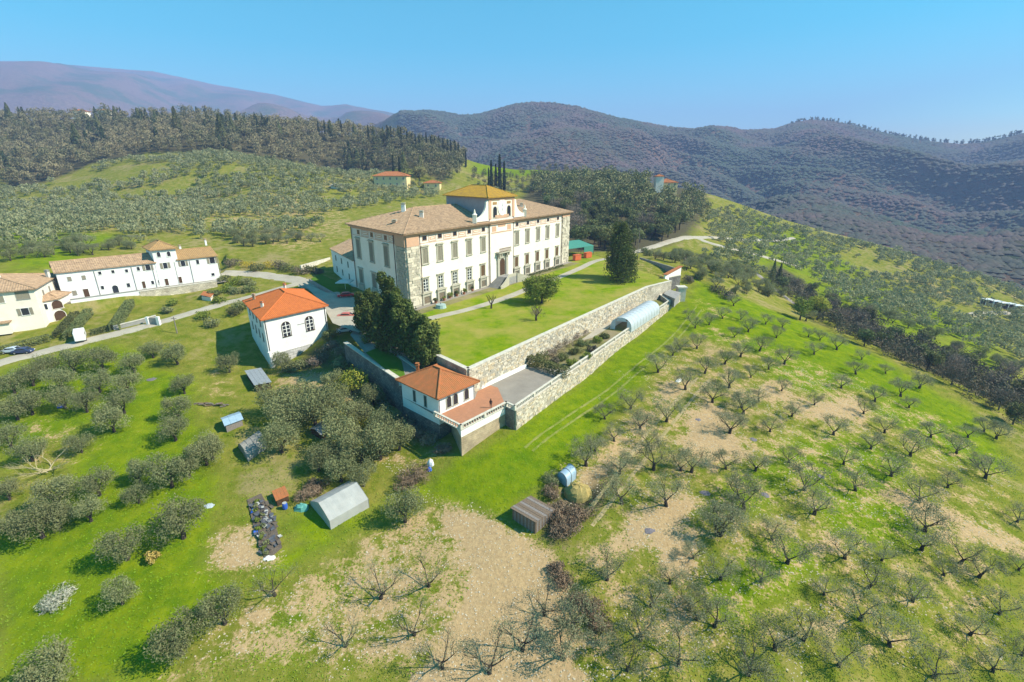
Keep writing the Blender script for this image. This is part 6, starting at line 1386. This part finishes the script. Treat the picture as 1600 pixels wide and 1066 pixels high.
for i, p in enumerate(CL[:n_ind]):
    px, py = proj(*p); side = 'the hillside behind the row house' if px < 700 else ('the slope beyond the dark gully' if px > 1130 else 'the rough slope beyond the lawn end')
    f = 'grey-green' if i % 2 else 'silvery'
    t = thing('olive_tree', FLAB[i], 'tree', (p[0], p[1], p[2]-.1), 'olive trees on the far hillsides', rz=rt.uniform(0, 6)); s_ = rt.uniform(.75, 1.15); t.scale = (s_,)*3; pr = FO[i % 2] if i % 3 else OS[i % 6]; obj('trunk', pr[0], t); obj('crown', pr[1], t)
def merged(name, protos, pos, sc, m, seed, kind='stuff', tint_amp=.35, szr=(.9, 1.3), extra_tint=None):
    r = np.random.default_rng(seed); VV = []; FF = []; TT = []; n0 = 0; pick = r.integers(0, len(protos), len(pos)); tr = r.uniform(-tint_amp, tint_amp, len(pos)) if extra_tint is None else extra_tint
    for i, (p, k) in enumerate(zip(pos, pick)):
        V_, F, t_ = protos[k]; a = r.uniform(0, 6.28); s_ = sc*r.uniform(.75, 1.25); c, s = math.cos(a)*s_, math.sin(a)*s_; sz = s_*r.uniform(*szr)
        VV.append(np.c_[V_[:, 0]*c-V_[:, 1]*s+p[0], V_[:, 0]*s+V_[:, 1]*c+p[1], V_[:, 2]*sz+p[2]]); FF.append(F+n0); TT.append(np.clip(t_+tr[i], 0, 1)); n0 += len(V_)
    o = obj(name, np_mesh(name, np.concatenate(VV), np.concatenate(FF), m, np.concatenate(TT))); tag(o, kind=kind); return o
LO = [lowtree(s, 108, 2.6, 1.4, 3.0, .42) for s in range(5)]
M_OLF = mat('olive_leaf_far', (.12, .155, .06), .8, (.33, .335, .18), .04, trans=.3, attr='tint')
merged('olive_grove', LO, CL[n_ind:], 1.12, M_OLF, 60)
# shadows and undergrowth between far trees
# woods ------------------------------------------------------------------
LW = [lowtree(100+s, 260, 4.4, 3.0, 9.5, .5) for s in range(6)]; 
M_WOODC = mat('wood_conifer_leaf', (.025, .045, .022), .9, (.06, .08, .035), .05, attr='tint')
def cone_low(seed, n=170, h=13.5, R=2.6):
    r = np.random.default_rng(seed); z = r.uniform(.08, 1, n); a = r.uniform(0, 6.283, n); rad = R*(1-z)**.7*r.uniform(.7, 1.1, n)+.1; return cards(np.c_[np.cos(a)*rad, np.sin(a)*rad, z*h], .75, .55, seed, up=.5, outward=np.c_[np.cos(a), np.sin(a), np.full(n, .3)])
M_WOOD = mat('mixed_wood_leaf', (.05, .08, .03), .9, (.25, .215, .12), .05, attr='tint')
WL = lattice([(-80, 170), (0, 172), (300, 182), (450, 198), (560, 210), (640, 222), (728, 246), (722, 275), (690, 296), (640, 272), (560, 270), (480, 264), (400, 247), (300, 240), (230, 242), (150, 257), (60, 292), (-80, 300)], 8.6, 3.5, 41)
WLt = np.clip((fbm(WL[:, 0], WL[:, 1], 70, 3, 91)-.5)*3, -.45, .45)+np.random.default_rng(4).uniform(-.25, .4, len(WL))
merged('mixed_wood', LW, WL, 1.08, M_WOOD, 61, extra_tint=WLt, szr=(.8, 1.25))
WC_ = WL[fbm(WL[:, 0], WL[:, 1], 25, 3, 97) > .68]
merged('wood_conifers', [(lambda a: (a[0], a[1], a[2]))(cone_low(s)) for s in range(4)], WC_, 1.0, M_WOODC, 67, szr=(.8, 1.35))
WR = lattice([(832, 292), (900, 282), (1000, 290), (1030, 300), (1062, 300), (1100, 318), (1106, 340), (1075, 362), (1000, 386), (960, 395), (905, 388), (890, 360), (850, 330)], 8.2, 3, 42)
OAKS = [proto_broad(s, M_OAK, 5, 10, 120, 12, .42) for s in (51, 52, 53)]; BARES = [proto_broad(s, M_BARE, 5, 11, 130, 12, .5, M_BARKP, True) for s in (61, 62)]
_pp = np.array([proj(*p) for p in WR]); WR = WR[~((_pp[:, 0] > 1014) & (_pp[:, 0] < 1068) & (_pp[:, 1] < 316))]; dW_ = np.hypot(WR[:, 0], WR[:, 1]); WR = WR[np.argsort(dW_)]
OLAB = place_labels([tuple(float(v) for v in proj(*p)) for p in WR[:70]], ['dark evergreen oak']*len(WR[:70]))
for i, p in enumerate(WR[:70]):
    px, py = proj(*p); bare = (px < 905 and rt.random() < .6) or rt.random() < .08
    if bare: tree('bare_tree', OLAB[i].replace('dark evergreen oak', 'leafless pale-limbed tree'), BARES[i % 2], p, rt.uniform(.85, 1.2), 'bare trees behind the villa')
    else: tree('holm_oak', OLAB[i], OAKS[i % 3], p, rt.uniform(.8, 1.25), 'evergreen oaks right of the villa')
M_WOODG = mat('evergreen_wood_leaf', (.08, .11, .035), .9, (.25, .24, .11), .05, attr='tint')
merged('far_wood', LW, WR[70:], 1.05, M_WOODG, 62)
HB = lattice([(735, 275), (880, 268), (1000, 283), (1000, 300), (860, 300), (740, 300)], 11, 5, 43); merged('scrub_wood', LW, HB, .6, M_WOOD, 63, tint_amp=.5)
# gully brush
GL = lattice([(1192, 428), (1230, 440), (1300, 478), (1400, 525), (1500, 565), (1620, 612), (1640, 690), (1580, 668), (1500, 612), (1400, 565), (1320, 530), (1270, 500), (1230, 470)], 3.6, 1.8, 44)
LG = [lowtree(200+s, 120, 2.4, .8, 3.6, .38, .3) for s in range(4)]; M_GULL = mat('gully_brush_leaf', (.04, .07, .028), .9, (.19, .15, .105), .05, attr='tint')
merged('gully_brush', LG, GL, 1.0, M_GULL, 64, tint_amp=.45)
GLAB = place_labels([tuple(float(v) for v in proj(*p)) for p in GL[::8][:44]], [('bushy evergreen' if i % 5 in (0, 2, 3) else 'slender bare tree') for i in range(len(GL[::8][:44]))])
for i, p in enumerate(GL[::8][:44]):
    if i % 5 in (0, 2, 3): tree('holm_oak', GLAB[i], OAKS[i % 3], p, rt.uniform(.45, .7), 'evergreens in the gully')
    else: tree('bare_tree', GLAB[i], BARES[i % 2], p, rt.uniform(.5, .75), 'bare trees in the gully')
# cypress and conifers on the hill
CY = [proto_cypress(s) for s in (71, 72, 73)]; CO = [proto_cypress(s, 20, 8, 1500, M_OAK, 1.0) for s in (81, 82)]
CT_N = [0]
def ctree(px, ptop, pbase, broad, label, group, name='cypress', wsc=1.0):
    CT_N[0] += 1
    q, t = terr(px, pbase); h = zat(px, ptop, q)-q[2]; h = max(4., min(h, 34)); s_ = h/20; tr = thing(name, label, 'tree', (q[0], q[1], q[2]-.3), group, rz=rt.uniform(0, 6)); tr.scale = (max(s_, .6)*wsc, max(s_, .6)*wsc, s_); pr = (CO if broad else CY)[rt.randrange(2)]; obj('trunk', pr[0], tr); obj('crown', pr[1], tr)
CREST = sorted(((184,165,196,1),(219,168,198,1),(247,172,205,1),(280,166,214,1),(327,176,205,1),(350,177,232,1),(365,180,215,1),(125,192,240,1),(157,177,212,1),(68,178,200,1),(45,182,210,1),(20,160,200,1),(385,182,212,1),(384,181,208,0),(405,181,214,0),(417,183,212,0),(421,184,210,0),(438,189,214,1),(468,189,214,1),(499,189,216,0),(509,187,214,0),(518,187,220,1),(535,188,216,0),(555,194,222,1),(577,195,226,0),(585,196,224,1),(607,195,230,0),(612,197,228,0),(624,196,230,0),(628,199,232,0),(637,204,232,0),(645,208,236,0),(650,209,236,0),(656,210,238,0),(661,211,236,0),(667,206,238,0),(674,212,240,0),(680,213,240,0),(687,212,242,0),(693,216,244,0),(700,217,246,0),(705,218,246,0),(712,220,250,0),(717,222,250,0),(724,233,256,0),(728,235,262,0),(600,198,228,1),(560,232,262,1),(548,238,265,1),(632,236,275,1),(658,240,276,1),(615,242,272,0),(625,244,276,0)))
LMK += [(118,176,'the left skyline house'),(160,176,'the right skyline house'),(350,200,'the darkest crest conifer'),(440,195,'the middle crest'),(520,192,'the crest above the olive hillside'),(600,200,'the start of the cypress row'),(665,210,'the middle of the cypress row'),(728,245,'the right end of the wood'),(0,200,'the left picture edge')]
CLAB = place_labels([(q_[0], q_[1]+15) for q_ in CREST], [('broad dark conifer' if q_[3] else 'slim dark cypress') for q_ in CREST])
for ci_, (px, tp, bs_, br) in enumerate(CREST):
    ctree(px, tp, bs_, br, CLAB[ci_], 'conifers and cypresses of the hilltop wood', 'conifer' if br else 'cypress')
for px, tp, bs_ in ((768, 250, 300), (775, 256, 300), (781, 241, 301), (788, 252, 300), (764, 262, 300)): ctree(px, tp, bs_, 0, f'tall black-green cypress behind the belvedere roof, {["second", "third", "fourth", "last", "first"][int(px) % 5 if False else (768, 775, 781, 788, 764).index(px)]} from the left of its clump', 'cypress clump behind the villa', wsc=.9)
for px, tp, bs_ in ((948, 272, 304), (952, 278, 306)): ctree(px, tp, bs_, 0, ('left' if px < 950 else 'right')+' one of two close cypresses above the wood right of the villa', 'cypresses above the wood', wsc=.8)
for px, tp, bs_, lb in ((1205, 405, 445, 'dark conifer at the top of the gully'), (1215, 410, 448, 'second dark conifer at the top of the gully beside a taller one')): ctree(px, tp, bs_, 1, lb, None, 'conifer', wsc=.7)
# the yard trees
BIG = [proto_broad(s, M_CON, 4.2, 17, 330, 26, .30) for s in (91, 92)]
def yardproto(seed, h, R, n=16):
    r = random.Random(seed); L_ = [(r.uniform(-1, 1)*R*.45*(1-.5*i/n), r.uniform(-1, 1)*R*.45*(1-.5*i/n), h*(.16+.76*i/n), R*(.54-.30*i/n)*r.uniform(.75, 1.15), 1.35) for i in range(n)]+[(math.cos(i*2.4)*R*.5, math.sin(i*2.4)*R*.5, h*(.2+.45*i/8), R*.3, 1.9) for i in range(9)]
    P_, O_, T_ = lobe_leaves(L_, 340, seed, .5); V_, F, t_ = cards(P_, .30, .5, seed, up=.35, outward=O_, tintf=T_); mb = MB(); mb.tube([(0, 0, -1.5), (.2, .1, h*.3), (0, 0, h*.8)], [.45, .35, .12], 7)
    for k in range(3): mb.tube([(.1, 0, h*.1), (math.cos(k*2)*R*.25, math.sin(k*2)*R*.25, h*.4)], [.22, .1], 5)
    return mb.mesh('trunk', M_BARKP), np_mesh('crown', V_, F, M_CON, t_)
for px, py, tp, R, lb in ((612, 556, 415, 3.9, 'tallest dark conifer in the clump before the villa corner'), (632, 560, 440, 3.3, 'tall conifer right of the tallest in the yard clump'), (590, 540, 446, 3.4, 'dense conifer left of the tallest in the yard clump'), (571, 530, 450, 2.8, 'narrow conifer at the left end of the yard clump'), (648, 568, 478, 3.3, 'green-brown conifer near the right end of the yard clump'), (669, 573, 487, 3.6, 'lower olive-toned conifer at the right end of the yard clump'), (600, 552, 478, 3.0, 'shorter conifer at the front of the yard clump')):
    q = P(px, py, -2.6); h = zat(px, tp, q)+2.6; pr = yardproto(px, h, R); tree('conifer', lb, pr, q, 1.0, 'conifers clumped in the yard before the villa', rz=0)
q = P(968, 440, 0); h = zat(972, 345, q); tree('conifer', 'very tall dark conifer at the far end of the lawn', yardproto(801, h, 6.2, 20), P(965, 434, 0), 1.0, rz=0)
tree('conifer', 'lower reddish-green conifer in front of the very tall one', yardproto(802, h*.62, 6.0, 12), P(973, 441, 0), 1.0, rz=0)
BU = proto_broad(95, M_BUSH, 5.4, 9.0, 420, 22, .24); tree('round_bush_tree', 'bright green round tree on the lawn before the villa stairs', (BU[0], proto_shrub(8, M_BUSH, 6.0, 9.8, 650, 20, .24)), P(846, 474, 0), 1.0)
BR2 = proto_broad(96, M_BARE, 2.6, 4, 60, 9, .28, M_BARK, True); tree('bare_tree', 'small leafless shrub on the lawn below the bright green tree', BR2, P(838, 501, 0), .9); tree('bare_tree', 'thin bare sapling beside the gravel path on the lawn', (BR2[0], proto_shrub(5, M_BARE, .8, 3.5, 12, 4, .2, .1)), P(768, 482, 0), .9)
YT = proto_broad(97, M_YBUSH, 4.6, 10, 200, 14, .34); q, t = terr(1277, 500); tree('yellow_tree', 'bright yellow-green tree in fresh leaf beside the gully', YT, q, 1.05, sz=.9)
q, t = terr(1250, 500); tree('yellow_tree', 'duller olive-yellow tree left of the bright yellow-green one', proto_broad(98, M_BUSH, 4.6, 10, 150, 12, .34), q, .9, sz=.9)
q, t = terr(656, 290); tree('yellow_tree', 'pale yellow-green tree between the yellow house and cottage', proto_broad(99, mat('pale_spring_leaf', (.22, .21, .08), .8, (.30, .28, .12), 2, trans=.2, attr='tint'), 7, 17, 120, 14, .6), q, 1.0)
q, t = terr(549, 612); tree('yellow_bush', 'bright yellow-green bush beside the shaded terrace wall', (proto_broad(100, M_YBUSH, 3, 5, 150, 10, .22)[0], proto_shrub(6, M_YBUSH, 5.0, 6.5, 200, 12, .2)), q, 1.0, cat='bush')
q, t = terr(570, 668); tree('yellow_bush', 'smaller yellow-green bush among the dense allotment olives', (BR2[0], proto_shrub(7, M_YBUSH, 2.6, 3.4, 130, 8, .2)), q, 1.0, cat='bush')
# shrubs: helper for loose bushes
def bush(label, px, py, R, h, m, name='shrub', seed=None, z=None, cat='shrub', asp=.6, leaf=.16, group=None, per=80):
    q = P(px, py, z) if z is not None else T(px, py); me = proto_shrub(seed or int(px), m, R, h, per, 8, leaf, asp); o = obj(name, me, None, q); tag(o, label, cat, group); return o
bush('yellow flowering broom left of its twin behind the drive', 389, 418, 3.2, 2.6, M_YFLOW, 'broom_bush'); bush('yellow flowering broom right of its twin behind the drive', 424, 419, 3.6, 2.8, M_YFLOW, 'broom_bush')
_BL25744 = ((365, 416, 4), (403, 424, 3.5), (440, 420, 4), (455, 424, 4), (472, 428, 3.5), (486, 424, 3), (500, 428, 2.5))
_PL = place_labels([q_[:2] for q_ in _BL25744], ['brown-green scrub bush']*len(_BL25744))
for i, (px, py, R) in enumerate(_BL25744): bush(_PL[i], px, py, R, R*.75, M_OAK if i % 2 else M_GULL, group='scrub bushes above the drive', leaf=.25)
_BL26046 = ((350, 440, 3), (372, 444, 3.2), (387, 446, 3), (335, 462, 2.4), (352, 456, 3), (370, 458, 3), (392, 457, 2.8), (268, 477, 2.2), (262, 489, 2.0), (455, 458, 2.0), (345, 472, 2.4), (379, 482, 3.2), (366, 492, 2.8), (318, 498, 2.5), (330, 510, 3))
_PL = place_labels([q_[:2] for q_ in _BL26046], ['leafy green shrub']*len(_BL26046))
for i, (px, py, R) in enumerate(_BL26046): bush(_PL[i], px, py, R, R*.8, [M_OAK, M_BUSH, M_OLD][i % 3], group='shrubs by the left road gardens', leaf=.22)
_BL26493 = ((520, 545, 2.6, M_BARE), (535, 556, 2.8, M_BARE), (548, 566, 2.6, M_GULL), (505, 560, 2.4, M_GULL), (490, 572, 2.2, M_BARE), (470, 576, 2.2, M_OLD), (455, 580, 2.0, M_OLD), (560, 590, 2.6, M_GULL), (528, 575, 2.6, M_OLD), (575, 600, 2.4, M_OAK), (515, 530, 2.4, M_OAK), (545, 585, 2.6, M_OAK), (590, 625, 2.6, M_OAK), (605, 640, 2.4, M_GULL), (640, 670, 2.0, M_BARE), (655, 682, 2.2, M_BARE), (672, 692, 2.2, M_BARE), (690, 705, 2.0, M_BARE), (630, 660, 2.2, M_GULL), (610, 600, 1.6, M_OAK))
_PL = place_labels([q_[:2] for q_ in _BL26493], ['tangled brown-green shrub']*len(_BL26493))
for i, (px, py, R, m) in enumerate(_BL26493): bush(_PL[i], px, py, R, R*.95, m, group='tangled shrubs under the shaded walls', asp=.3 if m in (M_BARE, M_GULL) else .6, leaf=.2, per=110)
_BL27276 = ((845, 562, 2.2, M_OAK), (858, 556, 2.4, M_BARE), (872, 548, 2.6, M_BARE), (885, 540, 2.6, M_BARE), (898, 532, 2.6, M_BARE), (908, 524, 2.2, M_BARE), (880, 562, 1.8, M_OAK), (868, 569, 1.5, M_GULL), (900, 552, 1.9, M_OAK), (912, 540, 1.8, M_OAK), (893, 570, 1.5, M_BUSH), (925, 548, 1.6, M_GULL), (935, 535, 1.8, M_BUSH), (945, 528, 1.5, M_OAK), (918, 560, 1.4, M_BUSH))
_PL = place_labels([q_[:2] for q_ in _BL27276], ['unpruned garden shrub']*len(_BL27276))
for i, (px, py, R, m) in enumerate(_BL27276): bush(_PL[i], px, py, R, R*.9, m, z=-5, group='shrubs of the walled garden', asp=.3 if m is M_BARE else .6, per=110)
_BL27909 = ((1018, 444, 3, M_OAK), (1030, 440, 2.6, M_GULL), (1047, 446, 2.6, M_OAK), (1075, 440, 3, M_GULL), (1095, 436, 3, M_OAK), (1120, 458, 3.6, M_GULL), (1135, 466, 3.6, M_BARE), (1010, 400, 3, M_OAK), (1030, 404, 3.4, M_BARE), (1052, 406, 3.6, M_OAK), (1075, 412, 3.4, M_BARE), (1000, 434, 2, M_BUSH), (1005, 395, 3, M_OAK), (1060, 395, 3, M_OAK), (1150, 400, 4, M_OAK), (1175, 408, 4, M_OAK), (1120, 392, 3.5, M_OAK))
_PL = place_labels([q_[:2] for q_ in _BL27909], ['wild shrub']*len(_BL27909))
for i, (px, py, R, m) in enumerate(_BL27909): bush(_PL[i], px, py, R, R*.8, m, group='wild shrubs around the far lawn corner', leaf=.24)
_BL28387 = ((860, 800, 1.5, M_BRUSH), (872, 815, 1.6, M_BRUSH), (885, 800, 1.7, M_BRUSH), (900, 815, 1.5, M_BRUSH), (912, 806, 1.4, M_BRUSH), (875, 835, 1.4, M_BRUSH), (890, 830, 1.5, M_BRUSH), (862, 772, 1.5, M_BRUSH), (862, 752, 1.6, M_OLD), (880, 910, 1.4, M_BRUSH), (930, 960, 1.5, M_BRUSH), (940, 985, 1.4, M_BRUSH), (905, 940, 1.3, M_BRUSH), (870, 895, 1.2, M_BRUSH))
_PL = place_labels([q_[:2] for q_ in _BL28387], ['rusty brown bramble patch']*len(_BL28387))
for i, (px, py, R, m) in enumerate(_BL28387): bush(_PL[i], px, py, R*1.3, R*.95, m, 'bramble', group='brambles near the plank shed', asp=.22, leaf=.2, per=130)
for lb, px, py, R, m in (('large heap of dark cut branches below the terrace corner', 655, 745, 2.4, M_BRUSH), ('second branch heap left of the large one below the terrace', 632, 758, 2.0, M_BRUSH), ('dark brush pile behind the pale polytunnel', 483, 776, 2.2, M_BRUSH), ('dark brush pile touching the polytunnel rear corner', 497, 763, 1.8, M_BRUSH)): bush(lb, px, py, R*1.2, R*.7, m, 'brush_pile', cat='brush pile', asp=.12, leaf=.3, per=150)
bush('pale grey heap of cut olive prunings in the bright meadow', 88, 942, 2.6, .6, mat('pale_prunings', (.30, .31, .24), .9, (.38, .38, .30), 3, attr='tint'), 'prunings_heap', cat='prunings heap', asp=.2, leaf=.2, per=260)
bush('golden leafed shrub alone in the bright meadow beneath the big olive', 243, 876, 1.0, 1.9, mat('golden_leaf', (.34, .24, .05), .9, (.42, .32, .10), 3, attr='tint'), 'golden_shrub', per=60)
q, t = terr(75, 735); tp_ = MB(); rr = random.Random(9)
for k in range(9): a = rr.uniform(0, 6.28); limb(tp_, (rr.uniform(-1, 1), rr.uniform(-1, 1), .2), (math.cos(a), math.sin(a), .25), 2.4, .09, 2, rr, .7, .05, 3)
tb = obj('felled_tree', tp_.mesh('felled_tree', mat('peeled_branch', (.40, .34, .20), .9)), None, q); tag(tb, 'felled tree with pale peeled branches lying in the left grove', 'felled tree')
for k_ in range(12):
    f_ = (k_+.5)/12; x_, y_ = 396+f_*26+rt.uniform(-9, 9), 782+f_*88; qb_ = T(x_, y_); o_ = obj('bed_plant', proto_shrub(500+k_, M_OLD if k_ % 2 else M_BUSH, .55, .8, 40, 5, .1), t_bed, np.array(qb_)-np.array(t_bed.location))
# log pile and hedges
q, t = terr(328, 634); t_ = thing('log_pile', 'low pile of brown logs left of the grey shed', 'log pile', tuple(q)); rr = random.Random(2)
for i in range(26): a = rr.uniform(-.5, .5); x = rr.uniform(-3.2, 3.2); y = rr.uniform(-.5, .5); z_ = rr.uniform(.05, .5); mb = MB(); mb.tube([(-.5*math.cos(a)+x, -.5*math.sin(a)+y, z_), (.5*math.cos(a)+x, .5*math.sin(a)+y, z_)], [.12, .12], 6); l = obj('log', mb.mesh('log', M_BRUSH if i % 2 else M_BARKP), t_)
def hedge(label, a, b, w_, h_, z=None, group=None, m=M_HEDGE):
    a = P(*a, z) if z is not None else T(*a); b = P(*b, z) if z is not None else T(*b); d = (b-a); L_ = float(np.linalg.norm(d[:2])); n = int(L_*w_*h_*60)+300; r = np.random.default_rng(int(L_*10)); u = d/L_; u[2] = 0; v = np.array([-u[1], u[0], 0]); f = r.uniform(0, 1, n); face = r.integers(0, 3, n); o_ = np.where(face == 0, -w_/2, np.where(face == 1, w_/2, r.uniform(-w_/2, w_/2, n))); zz = np.where(face == 2, h_, r.uniform(0, h_, n))
    P_ = a+np.outer(f*L_, u)+np.outer(o_, v)+np.outer(zz, [0, 0, 1])+np.outer(f, [0, 0, d[2]])+r.normal(size=(n, 3))*.06; V_, F, t2 = cards(P_, .17, .7, 3); c = np.array(a); o = obj('hedge', np_mesh('hedge', V_-c, F, M_BUSH if m is None else M_OAK, t2), None, c); tag(o, label, 'hedge', group)
    mb = MB(); 
    return o
hedge('clipped dark hedge between gravel court and garden', (824, 569), (887, 591), 1.5, 2.1, z=-5)
hedge('rounded clipped hedge left of the camper van, nearer the loggia house', (92, 530), (120, 497), 1.8, 1.8); hedge('rounded clipped hedge immediately left of the camper van', (108, 532), (140, 491), 1.8, 1.8); hedge('tall clipped hedge running down from the white garden wall', (180, 518), (204, 476), 2.0, 1.9)
hedge('dark roadside hedge at the left edge below the farmhouse', (-10, 556), (80, 532), 1.6, 1.6); hedge('low hedge beside the road right of the camper van', (142, 524), (178, 514), 1.4, 1.2); hedge('low flowering border under the right villa facade', (800, 440), (880, 416), .9, .6, z=0)
# potted plants along the villa front
M_POT = mat('terracotta_pot', (.35, .15, .08), .8)
for i, (px, py, R) in enumerate(((681, 474, .9), (703, 466, 1.1), (714, 463, .9), (725, 460, 1.0), (738, 455, .9), (694, 470, .6), (811, 437, .6))):
    q = P(px, py, 0); t = thing('potted_plant', ['potted shrub nearest the quoined villa corner', 'widest potted shrub under the left villa windows', 'potted shrub right of the widest one by the villa', 'potted shrub left of the smaller last one by the villa', 'last potted shrub towards the villa stairs', 'small potted shrub between the first two by the villa', 'lone small potted shrub right of the villa stairs'][i], 'potted plant', tuple(q), 'potted shrubs along the villa front'); mb = MB(); mb.lathe([(.32, 0), (.45, .6), (.5, .62)], 8); obj('pot', mb.mesh('pot', M_POT), t); obj('foliage', proto_shrub(300+i, M_BUSH if i % 2 else M_OAK, R, R*1.5, 60, 7, .14), t, (0, 0, .55))
q = P(689, 481, 0); t = thing('garden_table', 'pale teal covered garden table before the villa front', 'table', tuple(q)); mb = MB(); mb.lathe([(1.5, 0), (1.35, .6), (1.3, .95), (.2, 1.0)], 12); obj('cloth', mb.mesh('cloth', mat('teal_cloth', (.30, .40, .38), .9)), t); mb = MB(); mb.lathe([(.12, 1.002), (.1, 1.5), (.02, 1.6)], 8); obj('parasol_stub', mb.mesh('parasol_stub', M_PLANKP), t)
# mountain forest: low-poly crowns
ico = np.array([[0, 0, 1], [.9, 0, .25], [.28, .85, .3], [-.73, .53, .2], [-.73, -.53, .3], [.28, -.85, .2]]); icf = np.array([[0, 1, 2], [0, 2, 3], [0, 3, 4], [0, 4, 5], [0, 5, 1]])
def forest(name, n, rmin, rmax, azr, size, seed, f, el=None):
    r = np.random.default_rng(seed); az = r.uniform(*azr, n); rad = np.sqrt(r.uniform(rmin**2, rmax**2, n)); x = np.sin(az)*rad; y = np.cos(az)*rad; z = f(x, y); m = z > Z(x, y, False)+1; m |= (rad > 1000); x, y, z = x[m], y[m], z[m]; n = len(x)
    s = size*r.uniform(.55, 1.0, n)**.5*r.choice([.8, 1, 1.5], n)*(1+np.hypot(x, y)/4000); a = r.uniform(0, 6.28, n); c, si = np.cos(a), np.sin(a); jit = r.uniform(.75, 1.25, (n, 6, 1)); B_ = ico[None]*jit
    X = (B_[:, :, 0]*c[:, None]-B_[:, :, 1]*si[:, None])*s[:, None]+x[:, None]; Y = (B_[:, :, 0]*si[:, None]+B_[:, :, 1]*c[:, None])*s[:, None]+y[:, None]; Zz = B_[:, :, 2]*s[:, None]*.7+z[:, None]-.12*s[:, None]
    V_ = np.stack([X, Y, Zz], 2).reshape(-1, 3); F = (icf[None]+6*np.arange(n)[:, None, None]).reshape(-1, 3)
    pat = fbm(x, y, 330, 5, 77); t_ = np.clip((pat-.47)*6, 0, 1)*.8+r.uniform(-.1, .35, n); o = obj(name, np_mesh(name, V_, F, M_FOREST, np.repeat(t_, 6))); tag(o, kind='stuff')
forest('mountain_forest', 90000, 480, 2300, (math.radians(-12), math.radians(54)), 4.0, 5, fA)
# ridge-line pines
azs = np.linspace(math.atan2(ray(1235, 200)[0], ray(1235, 200)[1]), math.atan2(ray(1600, 210)[0], ray(1600, 210)[1]), 150); rp = []
for a in azs:
    rr_ = np.linspace(1500, 2500, 60); zz = fA(np.sin(a)*rr_, np.cos(a)*rr_); k = int(np.argmax((zz-CH)/rr_)); 
    if rt.random() < .75: rp.append((math.sin(a)*rr_[k]+rt.uniform(-8, 8), math.cos(a)*rr_[k], zz[k]))
merged('ridge_pines', [lowtree(400+s, 60, 6, 1, 11, 2.2) for s in range(3)], np.array(rp), .8, M_WOOD, 66)
# ---------------------------------------------------------------- loose stones and clods on the bare soil, grass tufts
def pebbles(name, n, box_, size, seed, m, fld, thr):
    r = np.random.default_rng(seed); x = r.uniform(box_[0], box_[1], n); y = r.uniform(box_[2], box_[3], n); k = field(x, y, fld)+(fbm(x, y, 3, 3, 8)-.5)*1.2 > thr; x, y = x[k], y[k]; z = Z(x, y); n = len(x); s = size*r.uniform(.4, 1.6, n)**1.5; B_ = ico[None]*r.uniform(.6, 1.3, (n, 6, 1)); a = r.uniform(0, 6.28, n); c, si = np.cos(a), np.sin(a)
    X = (B_[:, :, 0]*c[:, None]-B_[:, :, 1]*si[:, None])*s[:, None]+x[:, None]; Y = (B_[:, :, 0]*si[:, None]+B_[:, :, 1]*c[:, None])*s[:, None]+y[:, None]; Zz = B_[:, :, 2]*s[:, None]*.6+z[:, None]
    o = obj(name, np_mesh(name, np.stack([X, Y, Zz], 2).reshape(-1, 3), (icf[None]+6*np.arange(n)[:, None, None]).reshape(-1, 3), m, np.repeat(r.uniform(0, 1, n), 6))); tag(o, kind='stuff')
M_CLOD = mat('field_stones', (.28, .22, .14), .95, (.50, .44, .33), 3, attr='tint')
pebbles('field_stones', 60000, (-45, 95, 32, 112), .075, 3, M_CLOD, SOIL, .45)
r_ = np.random.default_rng(12); n_ = 150000; x_ = r_.uniform(-110, 120, n_); y_ = 30+(r_.uniform(0, 1, n_)**1.4)*95; so_ = field(x_, y_, SOIL)+(fbm(x_, y_, 3, 3, 8)-.5)*1.2; k_ = (so_ < .5) & (r_.uniform(0, 1, n_) < .35+fbm(x_, y_, 5, 3, 88)); 
for poly_ in (LAWN, COURT, STRIP): k_ &= ~inpoly(x_, y_, poly_)
k_ &= ~inpoly(x_, y_, [tuple(q[:2]) for q in (wL, wN, wR, wB)])
x_, y_ = x_[k_], y_[k_]; p_ = np.c_[x_, y_, Z(x_, y_)+.06]; lu_ = field(x_, y_, LUSH)
V_, F_, t_ = cards(p_, .13, .5, 5, outward=np.tile([0, 0, 2.2], (len(p_), 1)), tintf=np.clip(lu_*.9+r_.normal(0, .2, len(x_)), 0, 1))
M_GRASS = mat('grass_tuft', (.27, .25, .07), .95, (.17, .29, .01), 3, trans=.2, attr='tint')
tag(obj('grass_tufts', np_mesh('grass_tufts', V_, F_, M_GRASS, t_)), kind='stuff')
# ---------------------------------------------------------------- air
hz = MB(); hz.lbox(-9600, 4400, -300, 7900, -160, 900)
mh = bpy.data.materials.new('haze'); mh.use_nodes = True; tt = mh.node_tree
for n_ in list(tt.nodes):
    if n_.type != 'OUTPUT_MATERIAL': tt.nodes.remove(n_)
pv = tt.nodes.new('ShaderNodeVolumePrincipled'); pv.inputs['Color'].default_value = (.40, .55, 1.0, 1); pv.inputs['Density'].default_value = .00023; pv.inputs['Anisotropy'].default_value = 0.0
tt.links.new(pv.outputs[0], [n_ for n_ in tt.nodes if n_.type == 'OUTPUT_MATERIAL'][0].inputs['Volume'])
tag(hz.build('haze', mh), kind='stuff')
